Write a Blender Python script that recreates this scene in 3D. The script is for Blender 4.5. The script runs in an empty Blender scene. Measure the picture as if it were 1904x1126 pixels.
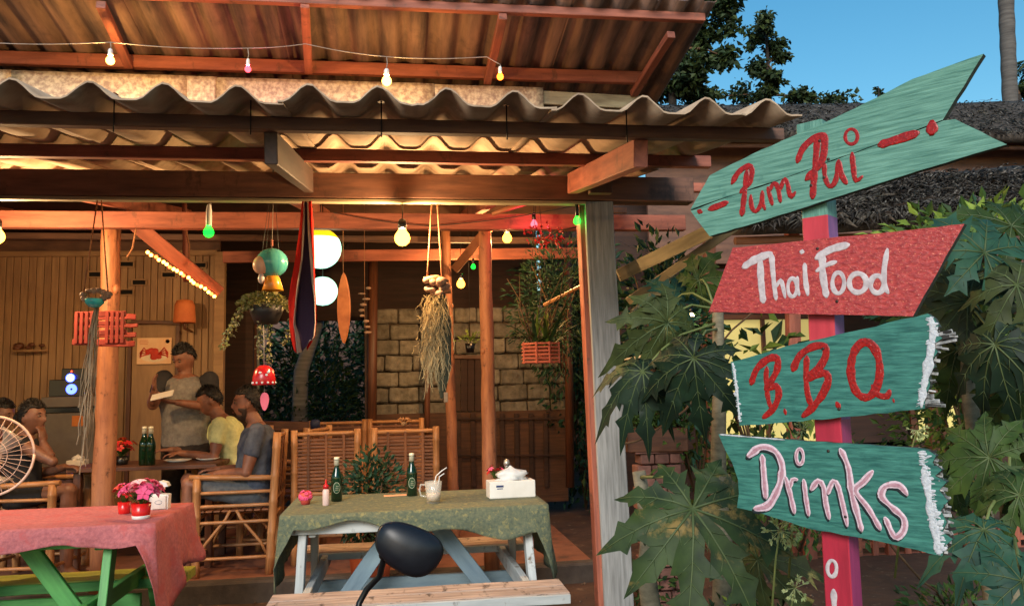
import bpy, bmesh, math, random
from math import radians as rad, sin, cos, pi
from mathutils import Vector, Matrix, noise
random.seed(7)
S = bpy.context.scene
COL = S.collection
# ------------------------------------------------------------------ camera
YAW, PIT, ROL, FPX, EYE = rad(8), rad(6), 0.023, 1500.0, Vector((0, 0, 1.35))
FW = Vector((sin(YAW) * cos(PIT), cos(YAW) * cos(PIT), sin(PIT)))
RH = Vector((cos(YAW), -sin(YAW), 0))
UH = RH.cross(FW)
CR = cos(ROL) * RH - sin(ROL) * UH
CU = sin(ROL) * RH + cos(ROL) * UH
cd = bpy.data.cameras.new('camera')
cam = bpy.data.objects.new('camera', cd)
COL.objects.link(cam)
cd.sensor_width = 36
cd.lens = 36 * FPX / 1904
cd.clip_start = 0.05
cd.clip_end = 600
m = Matrix((CR, CU, -FW)).transposed().to_4x4()
m.translation = EYE
cam.matrix_world = m
S.camera = cam
# ------------------------------------------------------------------ light
SUN_EL, SUN_ROT = rad(16), rad(200)
w = bpy.data.worlds.new("World")
S.world = w
w.use_nodes = True
nt = w.node_tree
nt.nodes.clear()
sky = nt.nodes.new('ShaderNodeTexSky')
sky.sky_type = 'NISHITA'
sky.sun_disc = False
sky.sun_elevation = SUN_EL
sky.sun_rotation = SUN_ROT
sky.air_density = 1.3
sky.dust_density = 0.3
sky.ozone_density = 3.0
hs = nt.nodes.new('ShaderNodeHueSaturation')
hs.inputs['Saturation'].default_value = 1.3
hs.inputs['Hue'].default_value = 0.49
bgn = nt.nodes.new('ShaderNodeBackground')
bgn.inputs['Strength'].default_value = 0.076
wo = nt.nodes.new('ShaderNodeOutputWorld')
nt.links.new(sky.outputs[0], hs.inputs['Color'])
nt.links.new(hs.outputs[0], bgn.inputs['Color'])
nt.links.new(bgn.outputs[0], wo.inputs['Surface'])
sl = bpy.data.lights.new('sun', 'SUN')
sl.energy = 1.65
sl.angle = rad(25)
sl.color = (1.0, 0.93, 0.85)
so = bpy.data.objects.new('sun', sl)
COL.objects.link(so)
sd = Vector((sin(SUN_ROT) * cos(rad(28)), cos(SUN_ROT) * cos(rad(28)), sin(rad(28))))
so.rotation_euler = sd.to_track_quat('Z', 'Y').to_euler()
so.location = (0, -5, 8)
vs = S.view_settings
vs.view_transform = 'Standard'
vs.look = 'None'
vs.gamma = 1
vs.use_curve_mapping = False
vs.exposure = 1.12
S.cycles.use_denoising = True
S.cycles.max_bounces = 6
S.cycles.diffuse_bounces = 5
S.cycles.sample_clamp_indirect = 4
BULB = 1.8
# ------------------------------------------------------------------ placing helpers
def ray(x, y):
    return FW + (x - 952) / FPX * CR + (563 - y) / FPX * CU
def Yp(x, y, Y):
    d = ray(x, y); return EYE + d * ((Y - EYE.y) / d.y)
def Zp(x, y, z):
    d = ray(x, y); return EYE + d * ((z - EYE.z) / d.z)
def Dp(x, y, depth):
    return EYE + ray(x, y) * depth
def Pp(x, y, p, n):
    d = ray(x, y); return EYE + d * ((p - EYE).dot(n) / d.dot(n))
V = lambda *a: Vector(a)
rr = random.uniform
def lin(c):
    return tuple(((v / 255) / 12.92 if v <= 10.3 else (((v / 255) + .055) / 1.055) ** 2.4) for v in c)
# ------------------------------------------------------------------ materials
MC = {}
def mat(name, c1, c2=None, uv=False, scale=(6, 6, 6), rough=.65, bump=.3, bdist=.004, metal=0, var=.12, c3=None, c3s=3., c3t=.55, det=6, emis=None, es=0, alpha=1, trans=0, spec=.5, coat=0, ramp=(.32, .68), sss=0, c3w=.08):
    if name in MC: return MC[name]
    M = bpy.data.materials.new(name); M.use_nodes = True
    N = M.node_tree.nodes; Lk = M.node_tree.links
    b = N['Principled BSDF']
    c1 = lin(c1); c2 = lin(c2) if c2 else tuple(v * .7 for v in c1)
    tc = N.new('ShaderNodeTexCoord'); mp = N.new('ShaderNodeMapping')
    mp.inputs['Scale'].default_value = scale
    Lk.new(tc.outputs['UV' if uv else 'Object'], mp.inputs['Vector'])
    nz = N.new('ShaderNodeTexNoise'); nz.inputs['Scale'].default_value = 1; nz.inputs['Detail'].default_value = det
    nz.inputs['Roughness'].default_value = .62
    Lk.new(mp.outputs[0], nz.inputs['Vector'])
    cr = N.new('ShaderNodeValToRGB'); e = cr.color_ramp.elements
    e[0].position, e[1].position = ramp
    e[0].color = (*c1, 1); e[1].color = (*c2, 1)
    Lk.new(nz.outputs['Fac'], cr.inputs[0])
    out = cr.outputs[0]
    if c3:
        n2 = N.new('ShaderNodeTexNoise'); n2.inputs['Scale'].default_value = c3s; n2.inputs['Detail'].default_value = 8
        n2.inputs['Roughness'].default_value = .7
        Lk.new(tc.outputs['UV' if uv else 'Object'], n2.inputs['Vector'])
        r2 = N.new('ShaderNodeValToRGB'); r2.color_ramp.elements[0].position = c3t; r2.color_ramp.elements[1].position = c3t + c3w
        Lk.new(n2.outputs['Fac'], r2.inputs[0])
        mx = N.new('ShaderNodeMixRGB'); mx.inputs['Color2'].default_value = (*lin(c3), 1)
        Lk.new(r2.outputs[0], mx.inputs['Fac']); Lk.new(out, mx.inputs['Color1'])
        out = mx.outputs[0]
    if var:
        oi = N.new('ShaderNodeObjectInfo'); mr = N.new('ShaderNodeMapRange')
        mr.inputs['To Min'].default_value = 1 - var; mr.inputs['To Max'].default_value = 1 + var
        Lk.new(oi.outputs['Random'], mr.inputs['Value'])
        h = N.new('ShaderNodeHueSaturation'); Lk.new(mr.outputs[0], h.inputs['Value']); Lk.new(out, h.inputs['Color'])
        out = h.outputs[0]
    Lk.new(out, b.inputs['Base Color'])
    b.inputs['Roughness'].default_value = rough
    b.inputs['Metallic'].default_value = metal
    b.inputs['Specular IOR Level'].default_value = spec
    if coat: b.inputs['Coat Weight'].default_value = coat
    if trans: b.inputs['Transmission Weight'].default_value = trans
    if alpha < 1: b.inputs['Alpha'].default_value = alpha
    if sss:
        b.inputs['Subsurface Weight'].default_value = sss; b.inputs['Subsurface Scale'].default_value = .02
    if emis:
        b.inputs['Emission Color'].default_value = (*lin(emis), 1); b.inputs['Emission Strength'].default_value = es
    if bump:
        bp = N.new('ShaderNodeBump'); bp.inputs['Strength'].default_value = bump; bp.inputs['Distance'].default_value = bdist
        Lk.new(nz.outputs['Fac'], bp.inputs['Height']); Lk.new(bp.outputs[0], b.inputs['Normal'])
    MC[name] = M
    return M
def wood(name, c1, c2, sc=(3, 45, 1), **k):
    k.setdefault('bump', .5); k.setdefault('bdist', .003)
    return mat(name, c1, c2, uv=True, scale=sc, **k)
def leafm(name, c1, c2, rough=.6, **k):
    k.setdefault('spec', .25)
    M = mat(name, c1, c2, scale=(9, 9, 9), rough=rough, bump=.15, var=.25, **k)
    return M
# ------------------------------------------------------------------ mesh builder
class MB:
    def __init__(s):
        s.bm = bmesh.new(); s.uv = s.bm.loops.layers.uv.new('UVMap')
    def face(s, vs, uvs=None, mi=0, sm=False):
        try: f = s.bm.faces.new(vs)
        except ValueError: return None
        f.material_index = mi; f.smooth = sm
        if uvs:
            for l, u in zip(f.loops, uvs): l[s.uv].uv = u
        return f
    def quad(s, pts, mi=0, sm=False, uvs=None):
        if uvs is None and len(pts) == 4:
            a = (pts[1] - pts[0]).length; b = (pts[3] - pts[0]).length; o = rr(0, 5)
            uvs = [(o, o), (o + a, o), (o + a, o + b), (o, o + b)]
        return s.face([s.bm.verts.new(p) for p in pts], uvs, mi, sm)
    def sweep(s, rings, us=None, per=None, cap=True, mi=0, sm=True, closed=True):
        n = len(rings[0]); R = [[s.bm.verts.new(p) for p in r] for r in rings]
        if us is None:
            us = [0]
            for a, b in zip(rings, rings[1:]): us.append(us[-1] + (a[0] - b[0]).length)
        if per is None: per = sum((rings[len(rings) // 2][i] - rings[len(rings) // 2][i - 1]).length for i in range(n))
        ou, ov = rr(0, 9), rr(0, 9)
        for k in range(len(R) - 1):
            for i in range(n if closed else n - 1):
                j = (i + 1) % n
                v0, v1 = ov + per * i / n, ov + per * (i + 1) / n
                s.face([R[k][i], R[k][j], R[k + 1][j], R[k + 1][i]], [(ou + us[k], v0), (ou + us[k], v1), (ou + us[k + 1], v1), (ou + us[k + 1], v0)], mi, sm)
        if cap and closed:
            for r, rv in ((R[0], 1), (R[-1], 0)):
                vs = list(reversed(r)) if rv else r
                s.face(vs, [(ou + (v.co - r[0].co).length * .5, ov + i * .01) for i, v in enumerate(vs)], mi, False)
        return R
    def board(s, p0, p1, w, t, up=(0, 0, 1), b=.003, jit=0, seg=1, mi=0):
        """w across, t along 'up'"""
        p0, p1 = Vector(p0), Vector(p1); d = (p1 - p0); L = d.length; d.normalize(); up = Vector(up)
        sd = d.cross(up).normalized(); up = sd.cross(d).normalized()
        b = min(b, w * .3, t * .3)
        def ring(p, sh, jx=0, jy=0):
            a, c = w / 2 - sh, t / 2 - sh
            q = [(-a, -c + b), (-a + b, -c), (a - b, -c), (a, -c + b), (a, c - b), (a - b, c), (-a + b, c), (-a, c - b)]
            return [p + sd * (x + jx) + up * (y + jy) for x, y in q]
        rings = [ring(p0, b * .7)]
        for i in range(seg + 1):
            f = i / seg
            p = p0 + d * (b * .7 + (L - 1.4 * b) * f)
            rings.append(ring(p, 0, rr(-jit, jit), rr(-jit, jit)))
        rings.append(ring(p1, b * .7))
        s.sweep(rings, per=2 * (w + t), mi=mi, sm=False); return s
    def box(s, c, sz, b=.003, rz=0, mi=0):
        c = Vector(c); R = Matrix.Rotation(rz, 3, 'Z'); a = R @ V(sz[0] / 2, 0, 0)
        return s.board(c - a, c + a, sz[1], sz[2], b=b, mi=mi)
    def tube(s, path, r, n=8, mi=0, sm=True, cap=True, jit=0):
        path = [Vector(p) for p in path]; m = len(path)
        rs = r if isinstance(r, (list, tuple)) else [r] * m
        rings = []; nrm = None
        for i, p in enumerate(path):
            t = (path[min(i + 1, m - 1)] - path[max(i - 1, 0)]).normalized()
            if nrm is None:
                nrm = t.orthogonal().normalized()
            else:
                nrm = (nrm - t * nrm.dot(t))
                nrm = nrm.normalized() if nrm.length > 1e-6 else t.orthogonal().normalized()
            bn = t.cross(nrm)
            rings.append([p + (nrm * cos(2 * pi * k / n) + bn * sin(2 * pi * k / n)) * rs[i] * (1 + rr(-jit, jit)) for k in range(n)])
        s.sweep(rings, mi=mi, sm=sm, cap=cap); return s
    def lathe(s, prof, c=(0, 0, 0), n=16, M=None, mi=0, sm=True, cap=True, sx=1, sy=1):
        c = Vector(c); rings = []
        for r, z in prof:
            ring = []
            for k in range(n):
                p = V(cos(2 * pi * k / n) * max(r, 1e-4) * sx, sin(2 * pi * k / n) * max(r, 1e-4) * sy, z)
                if M: p = M @ p
                ring.append(c + p)
            rings.append(ring)
        s.sweep(rings, mi=mi, sm=sm, cap=cap); return s
    def ball(s, c, rx, ry=None, rz=None, n=12, m=8, M=None, mi=0):
        ry = ry or rx; rz = rz or rx
        return s.lathe([(sin(pi * i / m), -cos(pi * i / m) * rz) for i in range(m + 1)], c, n, M, mi, True, False, rx, ry)
    def prism(s, pts, ext, mi=0, mi_side=None, ax=None, b=0):
        """pts: front outline (3D), ext: vector from front to back"""
        pts = [Vector(p) for p in pts]; ext = Vector(ext)
        if mi_side is None: mi_side = mi
        u = ax or (pts[1] - pts[0]).normalized(); nn = ext.normalized(); v = nn.cross(u).normalized()
        F = [s.bm.verts.new(p) for p in pts]; B = [s.bm.verts.new(p + ext) for p in pts]
        o = pts[0]; uv = lambda p: ((p - o).dot(u), (p - o).dot(v))
        s.face(F, [uv(p) for p in pts], mi)
        s.face(list(reversed(B)), [uv(p) for p in reversed(pts)], mi_side)
        n = len(pts)
        for i in range(n):
            j = (i + 1) % n; a = uv(pts[i]); c = uv(pts[j]); e = ext.length
            s.face([F[j], F[i], B[i], B[j]], [c, a, (a[0], a[1] + e), (c[0], c[1] + e)], mi_side)
        return s
    def build(s, name, mats, parent=None, label=None, cat=None, group=None, kind=None, loc=None, tri=False):
        bm = s.bm
        if parent is not None:
            base = wloc(parent)
        elif loc is not None:
            base = Vector(loc)
        else:
            xs = [v.co for v in bm.verts]
            base = V((min(v.x for v in xs) + max(v.x for v in xs)) / 2, (min(v.y for v in xs) + max(v.y for v in xs)) / 2, min(v.z for v in xs))
        bmesh.ops.translate(bm, vec=-base, verts=bm.verts)
        bmesh.ops.recalc_face_normals(bm, faces=bm.faces)
        me = bpy.data.meshes.new(name); bm.to_mesh(me); bm.free()
        for M_ in (mats if isinstance(mats, (list, tuple)) else [mats]): me.materials.append(M_)
        o = bpy.data.objects.new(name, me); COL.objects.link(o)
        if parent is not None: o.parent = parent
        else: o.location = base
        return tag(o, label, cat, group, kind)
def wloc(o):
    v = V(0, 0, 0)
    while o is not None:
        v += o.location; o = o.parent
    return v
def tag(o, label=None, cat=None, group=None, kind=None):
    for k, v in (('label', label), ('category', cat), ('group', group), ('kind', kind)):
        if v: o[k] = v
    return o
def thing(name, label, cat, loc=(0, 0, 0), group=None):
    o = bpy.data.objects.new(name, None); COL.objects.link(o)
    o.location = loc; o.empty_display_size = .1
    return tag(o, label, cat, group)
KIDS = {}
def copy_tree(o, parent=None, label=None):
    c = o.copy(); COL.objects.link(c)
    if parent: c.parent = parent
    if label: c['label'] = label
    for ch in [x for x in bpy.data.objects if x.parent == o]: copy_tree(ch, c)
    return c
def one(name, mats, parent, fn, *a, **k):
    mb = MB(); getattr(mb, fn)(*a, **k); return mb.build(name, mats, parent)
# ------------------------------------------------------------------ palette
W_red = wood('painted_red_wood', (168, 98, 76), (118, 64, 50), var=.2, c3=(92, 62, 50), c3s=9, c3t=.56, c3w=.12)
W_dark = wood('dark_timber', (118, 84, 66), (80, 56, 46), var=.1)
W_beam = wood('main_beam_timber', (124, 84, 64), (84, 56, 44), var=.05, c3=(70, 48, 38), c3s=4, c3t=.58)
W_grey = wood('weathered_grey_wood', (166, 166, 164), (116, 116, 114), sc=(3.0, 120, 1), c3=(80, 74, 66), c3s=9, c3t=.66, rough=.8)
W_log = wood('debarked_log', (176, 118, 80), (132, 82, 58), sc=(4, 26, 1), c3=(84, 50, 34), c3s=14, c3t=.57, c3w=.12, rough=.6, bump=.8, bdist=.006)
W_bam = wood('bamboo', (190, 138, 90), (146, 98, 60), sc=(5, 60, 1), rough=.42, bump=.2)
W_slat = wood('bamboo_slat', (142, 92, 58), (94, 58, 38), sc=(5, 60, 1), rough=.5, var=.25)
W_brown = wood('brown_furniture_wood', (110, 66, 42), (72, 42, 28), rough=.5)
W_tan = wood('tan_plank', (174, 138, 98), (134, 102, 72), sc=(1.6, 40, 1), rough=.6, var=.08, bump=.3)
W_pale = wood('pale_plank', (170, 160, 130), (120, 108, 84), rough=.7)
SHEET = mat('fibre_cement_sheet', (190, 166, 140), (146, 122, 100), scale=(5, 5, 5), rough=.85, c3=(96, 74, 58), c3s=2.2, c3t=.56, bump=.5, c3w=.2, var=0)
SHEET2 = mat('stained_shaded_fibre_cement', (150, 118, 100), (62, 52, 52), scale=(9, .9, 2), rough=.85, c3=(48, 42, 46), c3s=1.8, c3t=.52, bump=.5, c3w=.25, var=0)  # dark streaks are stains plus valley shading painted into the colour
WHITE = mat('white_plastic', (225, 225, 222), (205, 204, 200), rough=.4, bump=0, var=0)
PAPER = mat('paper', (232, 228, 220), (214, 208, 198), rough=.8, bump=.1, var=0)
BLACK = mat('black_plastic', (16, 17, 19), (10, 10, 12), rough=.3, bump=.05, var=0)
ROPE = mat('jute_rope', (170, 118, 84), (130, 84, 56), scale=(60, 60, 60), rough=.9, var=.1)
WIREW = mat('white_cable', (158, 146, 134), (130, 120, 110), rough=.5, bump=0, var=0)
WIREB = mat('dark_cable', (30, 26, 24), (20, 18, 16), rough=.5, bump=0, var=0)
GLASSG = mat('green_bottle_glass', (10, 44, 22), (6, 30, 14), rough=.06, bump=0, var=0, coat=.4)
REDP = mat('red_glossy_paint', (200, 30, 34), (170, 20, 26), rough=.25, bump=0, var=0)
GREEN1 = leafm('leaf_green', (78, 104, 44), (44, 68, 30))
GREEN2 = leafm('leaf_dark_green', (48, 76, 40), (24, 46, 28))
GREEN3 = leafm('leaf_light_green', (124, 144, 58), (78, 100, 40))
GREEN4 = leafm('leaf_bluish_green', (50, 88, 66), (28, 58, 48))
VEIN = mat('leaf_vein', (150, 160, 96), (120, 140, 80), rough=.5, bump=0)
TWIG = mat('twig_bark', (112, 84, 58), (74, 54, 38), rough=.9)
PINKF = mat('pink_petal', (232, 96, 140), (206, 60, 110), rough=.5, bump=0)
REDF = mat('red_petal', (205, 36, 40), (160, 20, 30), rough=.5, bump=0)
TERRA = mat('terracotta', (176, 90, 60), (140, 66, 44), rough=.8)
# ================================================================== GROUND / SETTING
G = mat('packed_earth', (92, 66, 50), (62, 44, 34), scale=(3, 3, 3), rough=.95, bump=.8, bdist=.02, c3=(112, 92, 74), c3s=9, c3t=.58, var=0)
def sheet(name, x0, x1, y0, y1, z, mt, nx, ny, amp, kind='structure', hole=None):
    mb = MB(); vs = {}
    for i in range(nx + 1):
        for j in range(ny + 1):
            x = x0 + (x1 - x0) * i / nx; y = y0 + (y1 - y0) * j / ny
            vs[i, j] = mb.bm.verts.new((x, y, z + amp * noise.noise(V(x * 1.7, y * 1.7, 3)) + amp * .4 * noise.noise(V(x * 6, y * 6, 1))))
    for i in range(nx):
        for j in range(ny):
            mb.face([vs[i, j], vs[i + 1, j], vs[i + 1, j + 1], vs[i, j + 1]], sm=True)
    return mb.build(name, mt, kind=kind, loc=(0, 0, 0))
sheet('ground', -300, 300, -300, 300, -0.02, G, 60, 60, 0)
sheet('yard_ground', -6, 8, 1.0, 12, 0.0, G, 90, 70, .02)
FLOORM = mat('worn_red_concrete', (140, 92, 70), (108, 68, 52), scale=(5, 5, 5), rough=.7, bump=.4, c3=(88, 62, 50), c3s=5, c3t=.55, var=0)
KERBM = mat('dark_kerb_concrete', (84, 76, 70), (58, 52, 50), scale=(9, 9, 9), rough=.9, bump=.8, bdist=.01, var=0)
mb = MB(); mb.board((-5.5, 8.2, .055), (1.35, 8.2, .055), 4.9, .13, b=.01)
mb.build('terrace_floor', FLOORM, kind='structure')
mb = MB(); mb.board((-5.5, 5.70, .05), (1.35, 5.70, .05), .12, .16, b=.015, jit=.004, seg=30)
mb.build('terrace_kerb', KERBM, kind='structure')
# pebbles and litter on the yard
mb = MB()
for i in range(700):
    x, y = rr(-1.6, 2.8), rr(4.0, 5.6) if random.random() < .6 else rr(2.6, 4.4)
    r = rr(.006, .018); mb.ball((x, y, r * .4), r, r * rr(.6, 1), r * .6, n=5, m=3)
mb.build('gravel', mat('pebbles', (120, 98, 80), (80, 62, 50), rough=.9), kind='stuff', loc=(0, 0, 0))
# ================================================================== ROOFS
def corrugated(x0, x1, y0, y1, z0, slope, pitch, amp, th, mt, name, parent, phase=0, zigzag=.0, rows=2):
    """one corrugated sheet, ridges along Y, waves along X"""
    mb = MB(); sub = 12; n = int(round((x1 - x0) / pitch * sub))
    def prof(x):
        t = ((x - phase) / pitch) % 1.0
        s = min(1, max(0, 1 - min(t, 1 - t) * 2 / .74))
        return amp * s * s * (3 - 2 * s)
    top, bot = [], []
    for k in range(rows + 1):
        y = y0 + (y1 - y0) * k / rows
        z = z0 + slope * (y - y0); tr, br = [], []
        for i in range(n + 1):
            x = x0 + (x1 - x0) * i / n; e = 0
            if k == 0: e = .006 * noise.noise(V(x * 9, y0, 0)) + .005 * noise.noise(V(x * 40, y0, 2)) + (rr(.008, .02) if random.random() < .05 else 0)
            dz = .004 * noise.noise(V(x * 3, y * 2, 5))
            tr.append(mb.bm.verts.new((x, y + e, z + th + prof(x) + dz))); br.append(mb.bm.verts.new((x, y + e, z + prof(x) + dz)))
        top.append(tr); bot.append(br)
    for k in range(rows):
        for i in range(n):
            mb.face([top[k][i], top[k][i + 1], top[k + 1][i + 1], top[k + 1][i]], sm=True)
            mb.face([bot[k][i + 1], bot[k][i], bot[k + 1][i], bot[k + 1][i + 1]], sm=True)
    for i in range(n):
        mb.face([bot[0][i], bot[0][i + 1], top[0][i + 1], top[0][i]])
        mb.face([top[-1][i], top[-1][i + 1], bot[-1][i + 1], bot[-1][i]])
    for k in range(rows):
        for e in (0, -1):
            mb.face([bot[k][e], bot[k + 1][e], top[k + 1][e], top[k][e]])
    return mb.build(name, mt, parent)
PI_ = .243
roofE = Yp(435, 190, 2.80)
ZE = roofE.z - .0
SL = .16
rz = lambda y: ZE + SL * (y - 2.80)
PH = Yp(440, 163, 2.80).x
lr = thing('lower_roof', 'low corrugated fibre-cement porch roof with wavy front edge on timber purlins', 'roof', (0, 2.8, ZE))
xr = Yp(1482, 245, 2.85).x
# sheets laid side by side, in two overlapping courses
xe = xr; k = 0
W = PI_ * 4
courses = [(2.80, 4.62, 0), (4.50, 6.42, .012), (6.30, 9.6, .024)]
for (ya, yb, dz) in courses:
    x = xr
    q = 0
    while x > -6.5:
        x0 = x - W
        corrugated(x0, x + (.02 if q else 0), ya + rr(-.012, .012), yb, rz(ya) - dz + (q % 2) * .0075, SL, PI_, .062, .0065, SHEET, 'corrugated_sheet', lr, PH)
        x -= W; q += 1
# hook bolts through the crests
for k in range(-14, 8, 2):
    xx = PH + k * PI_ + .003
    if xx < xr: 
        one('hook_bolt', WIREB, lr, 'tube', [(xx, 3.05, rz(3.05) - .075), (xx, 3.05, rz(3.05) + .075)], .0028, 6)
        one('bolt_washer', mat('rusty_washer', (120, 70, 44), (80, 44, 30), var=0), lr, 'lathe', [(.014, 0), (.014, .004), (.004, .010)], (xx, 3.05, rz(3.05) + .064), 10)
# purlins
def purlin(name, Yc, zt, h, t, xa, xb, mt, parent, seg=12, jit=.0015):
    mb = MB(); mb.board((xa, Yc, zt - h / 2), (xb, Yc, zt - h / 2), t, h, b=.004, seg=seg, jit=jit)
    return mb.build(name, mt, parent)
xl = -5.5
purlin('purlin', 3.08, rz(3.08) - .003, .052, .045, xl, Yp(1455, 262, 3.08).x, W_dark, lr)
purlin('purlin', 3.95, rz(3.95) - .003, .06, .045, xl, 1.62, W_red, lr)
for yy in (5.1, 6.3, 7.5, 8.7):
    purlin('purlin', yy, rz(yy) - .03, .06, .05, xl, 2.2, W_red if yy < 6 else W_dark, lr)
# main beams
bm_t = thing('main_beam', 'thick dark timber beam running the width of the porch above the front post', 'beam', (0, 4.45, 2.40))
ztop = Yp(600, 320, 4.40).z
mb = MB(); mb.board((xl, 4.46, (2.40 + ztop) / 2), (Yp(1284, 350, 4.46).x, 4.46, (2.40 + ztop) / 2), .11, ztop - 2.40, b=.006, seg=30, jit=.0015)
mb.build('timber', W_beam, bm_t)
mb = MB(); mb.board((xl, 4.43, 2.388), (Yp(1088, 376, 4.43).x, 4.43, 2.388), .05, .018, b=.003, seg=20, jit=.001)
mb.build('lit_edge_strip', W_pale, bm_t)  # pale strip paints in the lamp-lit bottom edge of the beam
# rafters between eave purlin and beam
def rafter(x, y0, y1, h, t, mt, label, sl=SL, zoff=.055, zf=None, name='rafter', dz=0):
    zz = zf or rz
    mb = MB(); mb.board((x, y0, zz(y0) - zoff - h / 2), (x, y1, zz(y1) - zoff - h / 2 + dz), t, h, b=.004, seg=4, jit=.001)
    return mb.build(name, mt, None, label, 'rafter')
xa = Yp(505, 280, 3.12).x; xb = Yp(1176, 295, 3.12).x + .03
rafter(xa, 3.10, 4.39, .125, .05, wood('shaded_rafter_timber', (64, 42, 32), (44, 30, 24)), 'short rafter carrying the porch eave left of the hanging flag')  # darker timber colour puts in the shade on this rafter's side
rafter(xb, 3.10, 4.39, .115, .06, W_red, 'short rafter carrying the porch eave next to the grey front post')
# front post
fx = Yp(1128, 560, 4.46)
mb = MB()
pc = Yp(1128, 700, 4.45).x
mb.board((pc + .02, 4.46, -.02), (pc - .02, 4.46, 2.398), .165, .10, up=(0, 1, 0), b=.004, seg=10, jit=.0015)
post = mb.build('front_post', W_grey, None, 'weathered grey square post at the front right corner of the porch', 'post')
mb = MB(); mb.board((pc - .075, 4.475, 0.0), (pc - .115, 4.475, 2.40), .035, .09, up=(0, 1, 0), b=.003, seg=4, jit=.001)
mb.build('side_plank', W_red, post)
# post head block above beam
mb = MB(); mb.board((Yp(1113, 300, 4.38).x, 4.37, 2.43), (Yp(1113, 300, 4.38).x, 4.37, 2.62), .13, .05, up=(0, 1, 0))
mb.build('post_head', W_dark, post)
# second row beam + log posts
b2 = thing('inner_beam', 'reddish timber beam resting on the row of log posts behind the front post', 'beam', (0, 5.52, 2.44))
zb = Yp(500, 424, 5.50).z; zt2 = Yp(500, 394, 5.50).z
mb = MB(); mb.board((xl, 5.54, (zb + zt2) / 2), (Yp(1272, 412, 5.54).x, 5.54, (zb + zt2) / 2), .07, zt2 - zb, b=.004, seg=20, jit=.002)
mb.build('timber', W_red, b2)
def log(label, x0, y0, x1, y1, Y, r, ztop=None, zbase=.12, mt=None, cat='post'):
    a = Yp(x0, y0, Y); b = Yp(x1, y1, Y)
    d = (b - a) / (b.z - a.z)
    p0 = a + d * (zbase - a.z); p1 = a + d * ((ztop or a.z) - a.z)
    n = 16; path = []; rs = []
    for i in range(n + 1):
        p = p0.lerp(p1, i / n); p += V(rr(-1, 1), rr(-1, 1), 0) * r * .06
        path.append(p); rs.append(r * (1.08 - .2 * i / n) * rr(.95, 1.05))
    mb = MB(); mb.tube(path, rs, 12, jit=.03)
    for q in range(3):
        i = random.randrange(2, n - 1); mb.ball(path[i] + V(rr(-1, 1), -.8, 0) * r * .8, r * .35, r * .3, r * .5, 7, 5)
    return mb.build('log_post', mt or W_log, None, label, cat)
log('thick knotty log post behind the red slatted basket at the left', 208, 425, 193, 900, 5.62, .066, 2.50)
log('slim log post in the middle beside the white tissue box', 901, 425, 910, 850, 5.62, .050, 2.50)
log('thinner log post just left of the middle one, behind the hanging moss', 829, 440, 843, 900, 6.6, .042, 2.66)
log('thin short bamboo strut hanging under the rafters beside the green bulb', 343, 385, 345, 470, 6.3, .02, 2.8, 2.2, W_red, 'strut')
# braces
def plank(name, label, cat, a, b, w, t, mt, up=(0, -1, 0), parent=None, seg=4):
    mb = MB(); mb.board(a, b, w, t, up=up, seg=seg, jit=.001, b=.003)
    return mb.build(name, mt, parent, label, cat)
brace = plank('brace', 'wide diagonal brace board at the left carrying the fairy lights', 'brace', Yp(228, 398, 5.66), Yp(408, 545, 6.0), .10, .04, W_red)
plank('brace', 'pale diagonal brace between the two log posts in the middle', 'brace', Yp(912, 420, 5.9), Yp(846, 500, 6.5), .07, .035, W_log)
plank('tie_beam', 'dark cross beam far back under the porch roof', 'beam', Yp(415, 478, 7.4), Yp(1100, 470, 7.4), .10, .05, W_red, up=(0, -1, 0))
plank('tie_beam', 'upper dark cross beam under the porch roof above the paper lanterns', 'beam', Yp(-60, 438, 6.9), Yp(1100, 448, 6.9), .05, .05, W_dark)
for px_, lb in ((205, 'roof rafter above the thick left log post'), (560, 'roof rafter behind the hanging flag'), (905, 'roof rafter above the middle log post'), (-260, 'roof rafter at the far left edge of the porch')):
    rafter(Yp(px_, 410, 5.5).x, 4.53, 9.4, .10, .06, W_red, lb, zoff=.092)
# ---- upper roof
ur = thing('upper_roof', 'higher corrugated roof sheet with red rafters above the porch', 'roof', (0, 5.0, 3.7))
pf = Yp(640, 6, 4.95); pfr = Yp(1310, 50, 4.95)
pb = Yp(600, 122, 5.66); pbr = Yp(1190, 158, 5.66)
zuf, zub = pf.z, pb.z
slu = (zub - zuf) / (5.66 - 4.95)
zu = lambda y: zuf + .035 + slu * (y - 4.95)
xur = Yp(1322, 50, 4.95).x
x = xur; q = 0
while x > -5.5:
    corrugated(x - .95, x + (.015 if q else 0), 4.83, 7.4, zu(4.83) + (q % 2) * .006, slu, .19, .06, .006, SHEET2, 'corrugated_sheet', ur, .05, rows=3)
    x -= .95; q += 1
mb = MB(); mb.board((-5, 4.95, zuf), (pfr.x, 4.95, zuf), .05, .055, b=.004, seg=10, jit=.002); mb.build('purlin', W_red, ur)
mb = MB(); mb.board((-5, 5.66, zub - .02), (pbr.x + .05, 5.66, zub - .02), .05, .09, b=.004, seg=10, jit=.002); mb.build('purlin', W_red, ur)
for xt, yt, xbm, ybm in ((188, 0, 240, 120), (567, 0, 574, 130), (935, 22, 906, 150), (1248, 56, 1178, 172)):
    a = Yp(xt, yt, 4.93) + V(0, 0, -.03); b = Yp(xbm, ybm, 5.62) + V(0, 0, -.01)
    d = (b - a)
    mb = MB(); mb.board(a, b, .055, .05, b=.004, seg=3, jit=.001); mb.build('rafter', W_red, ur)
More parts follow.
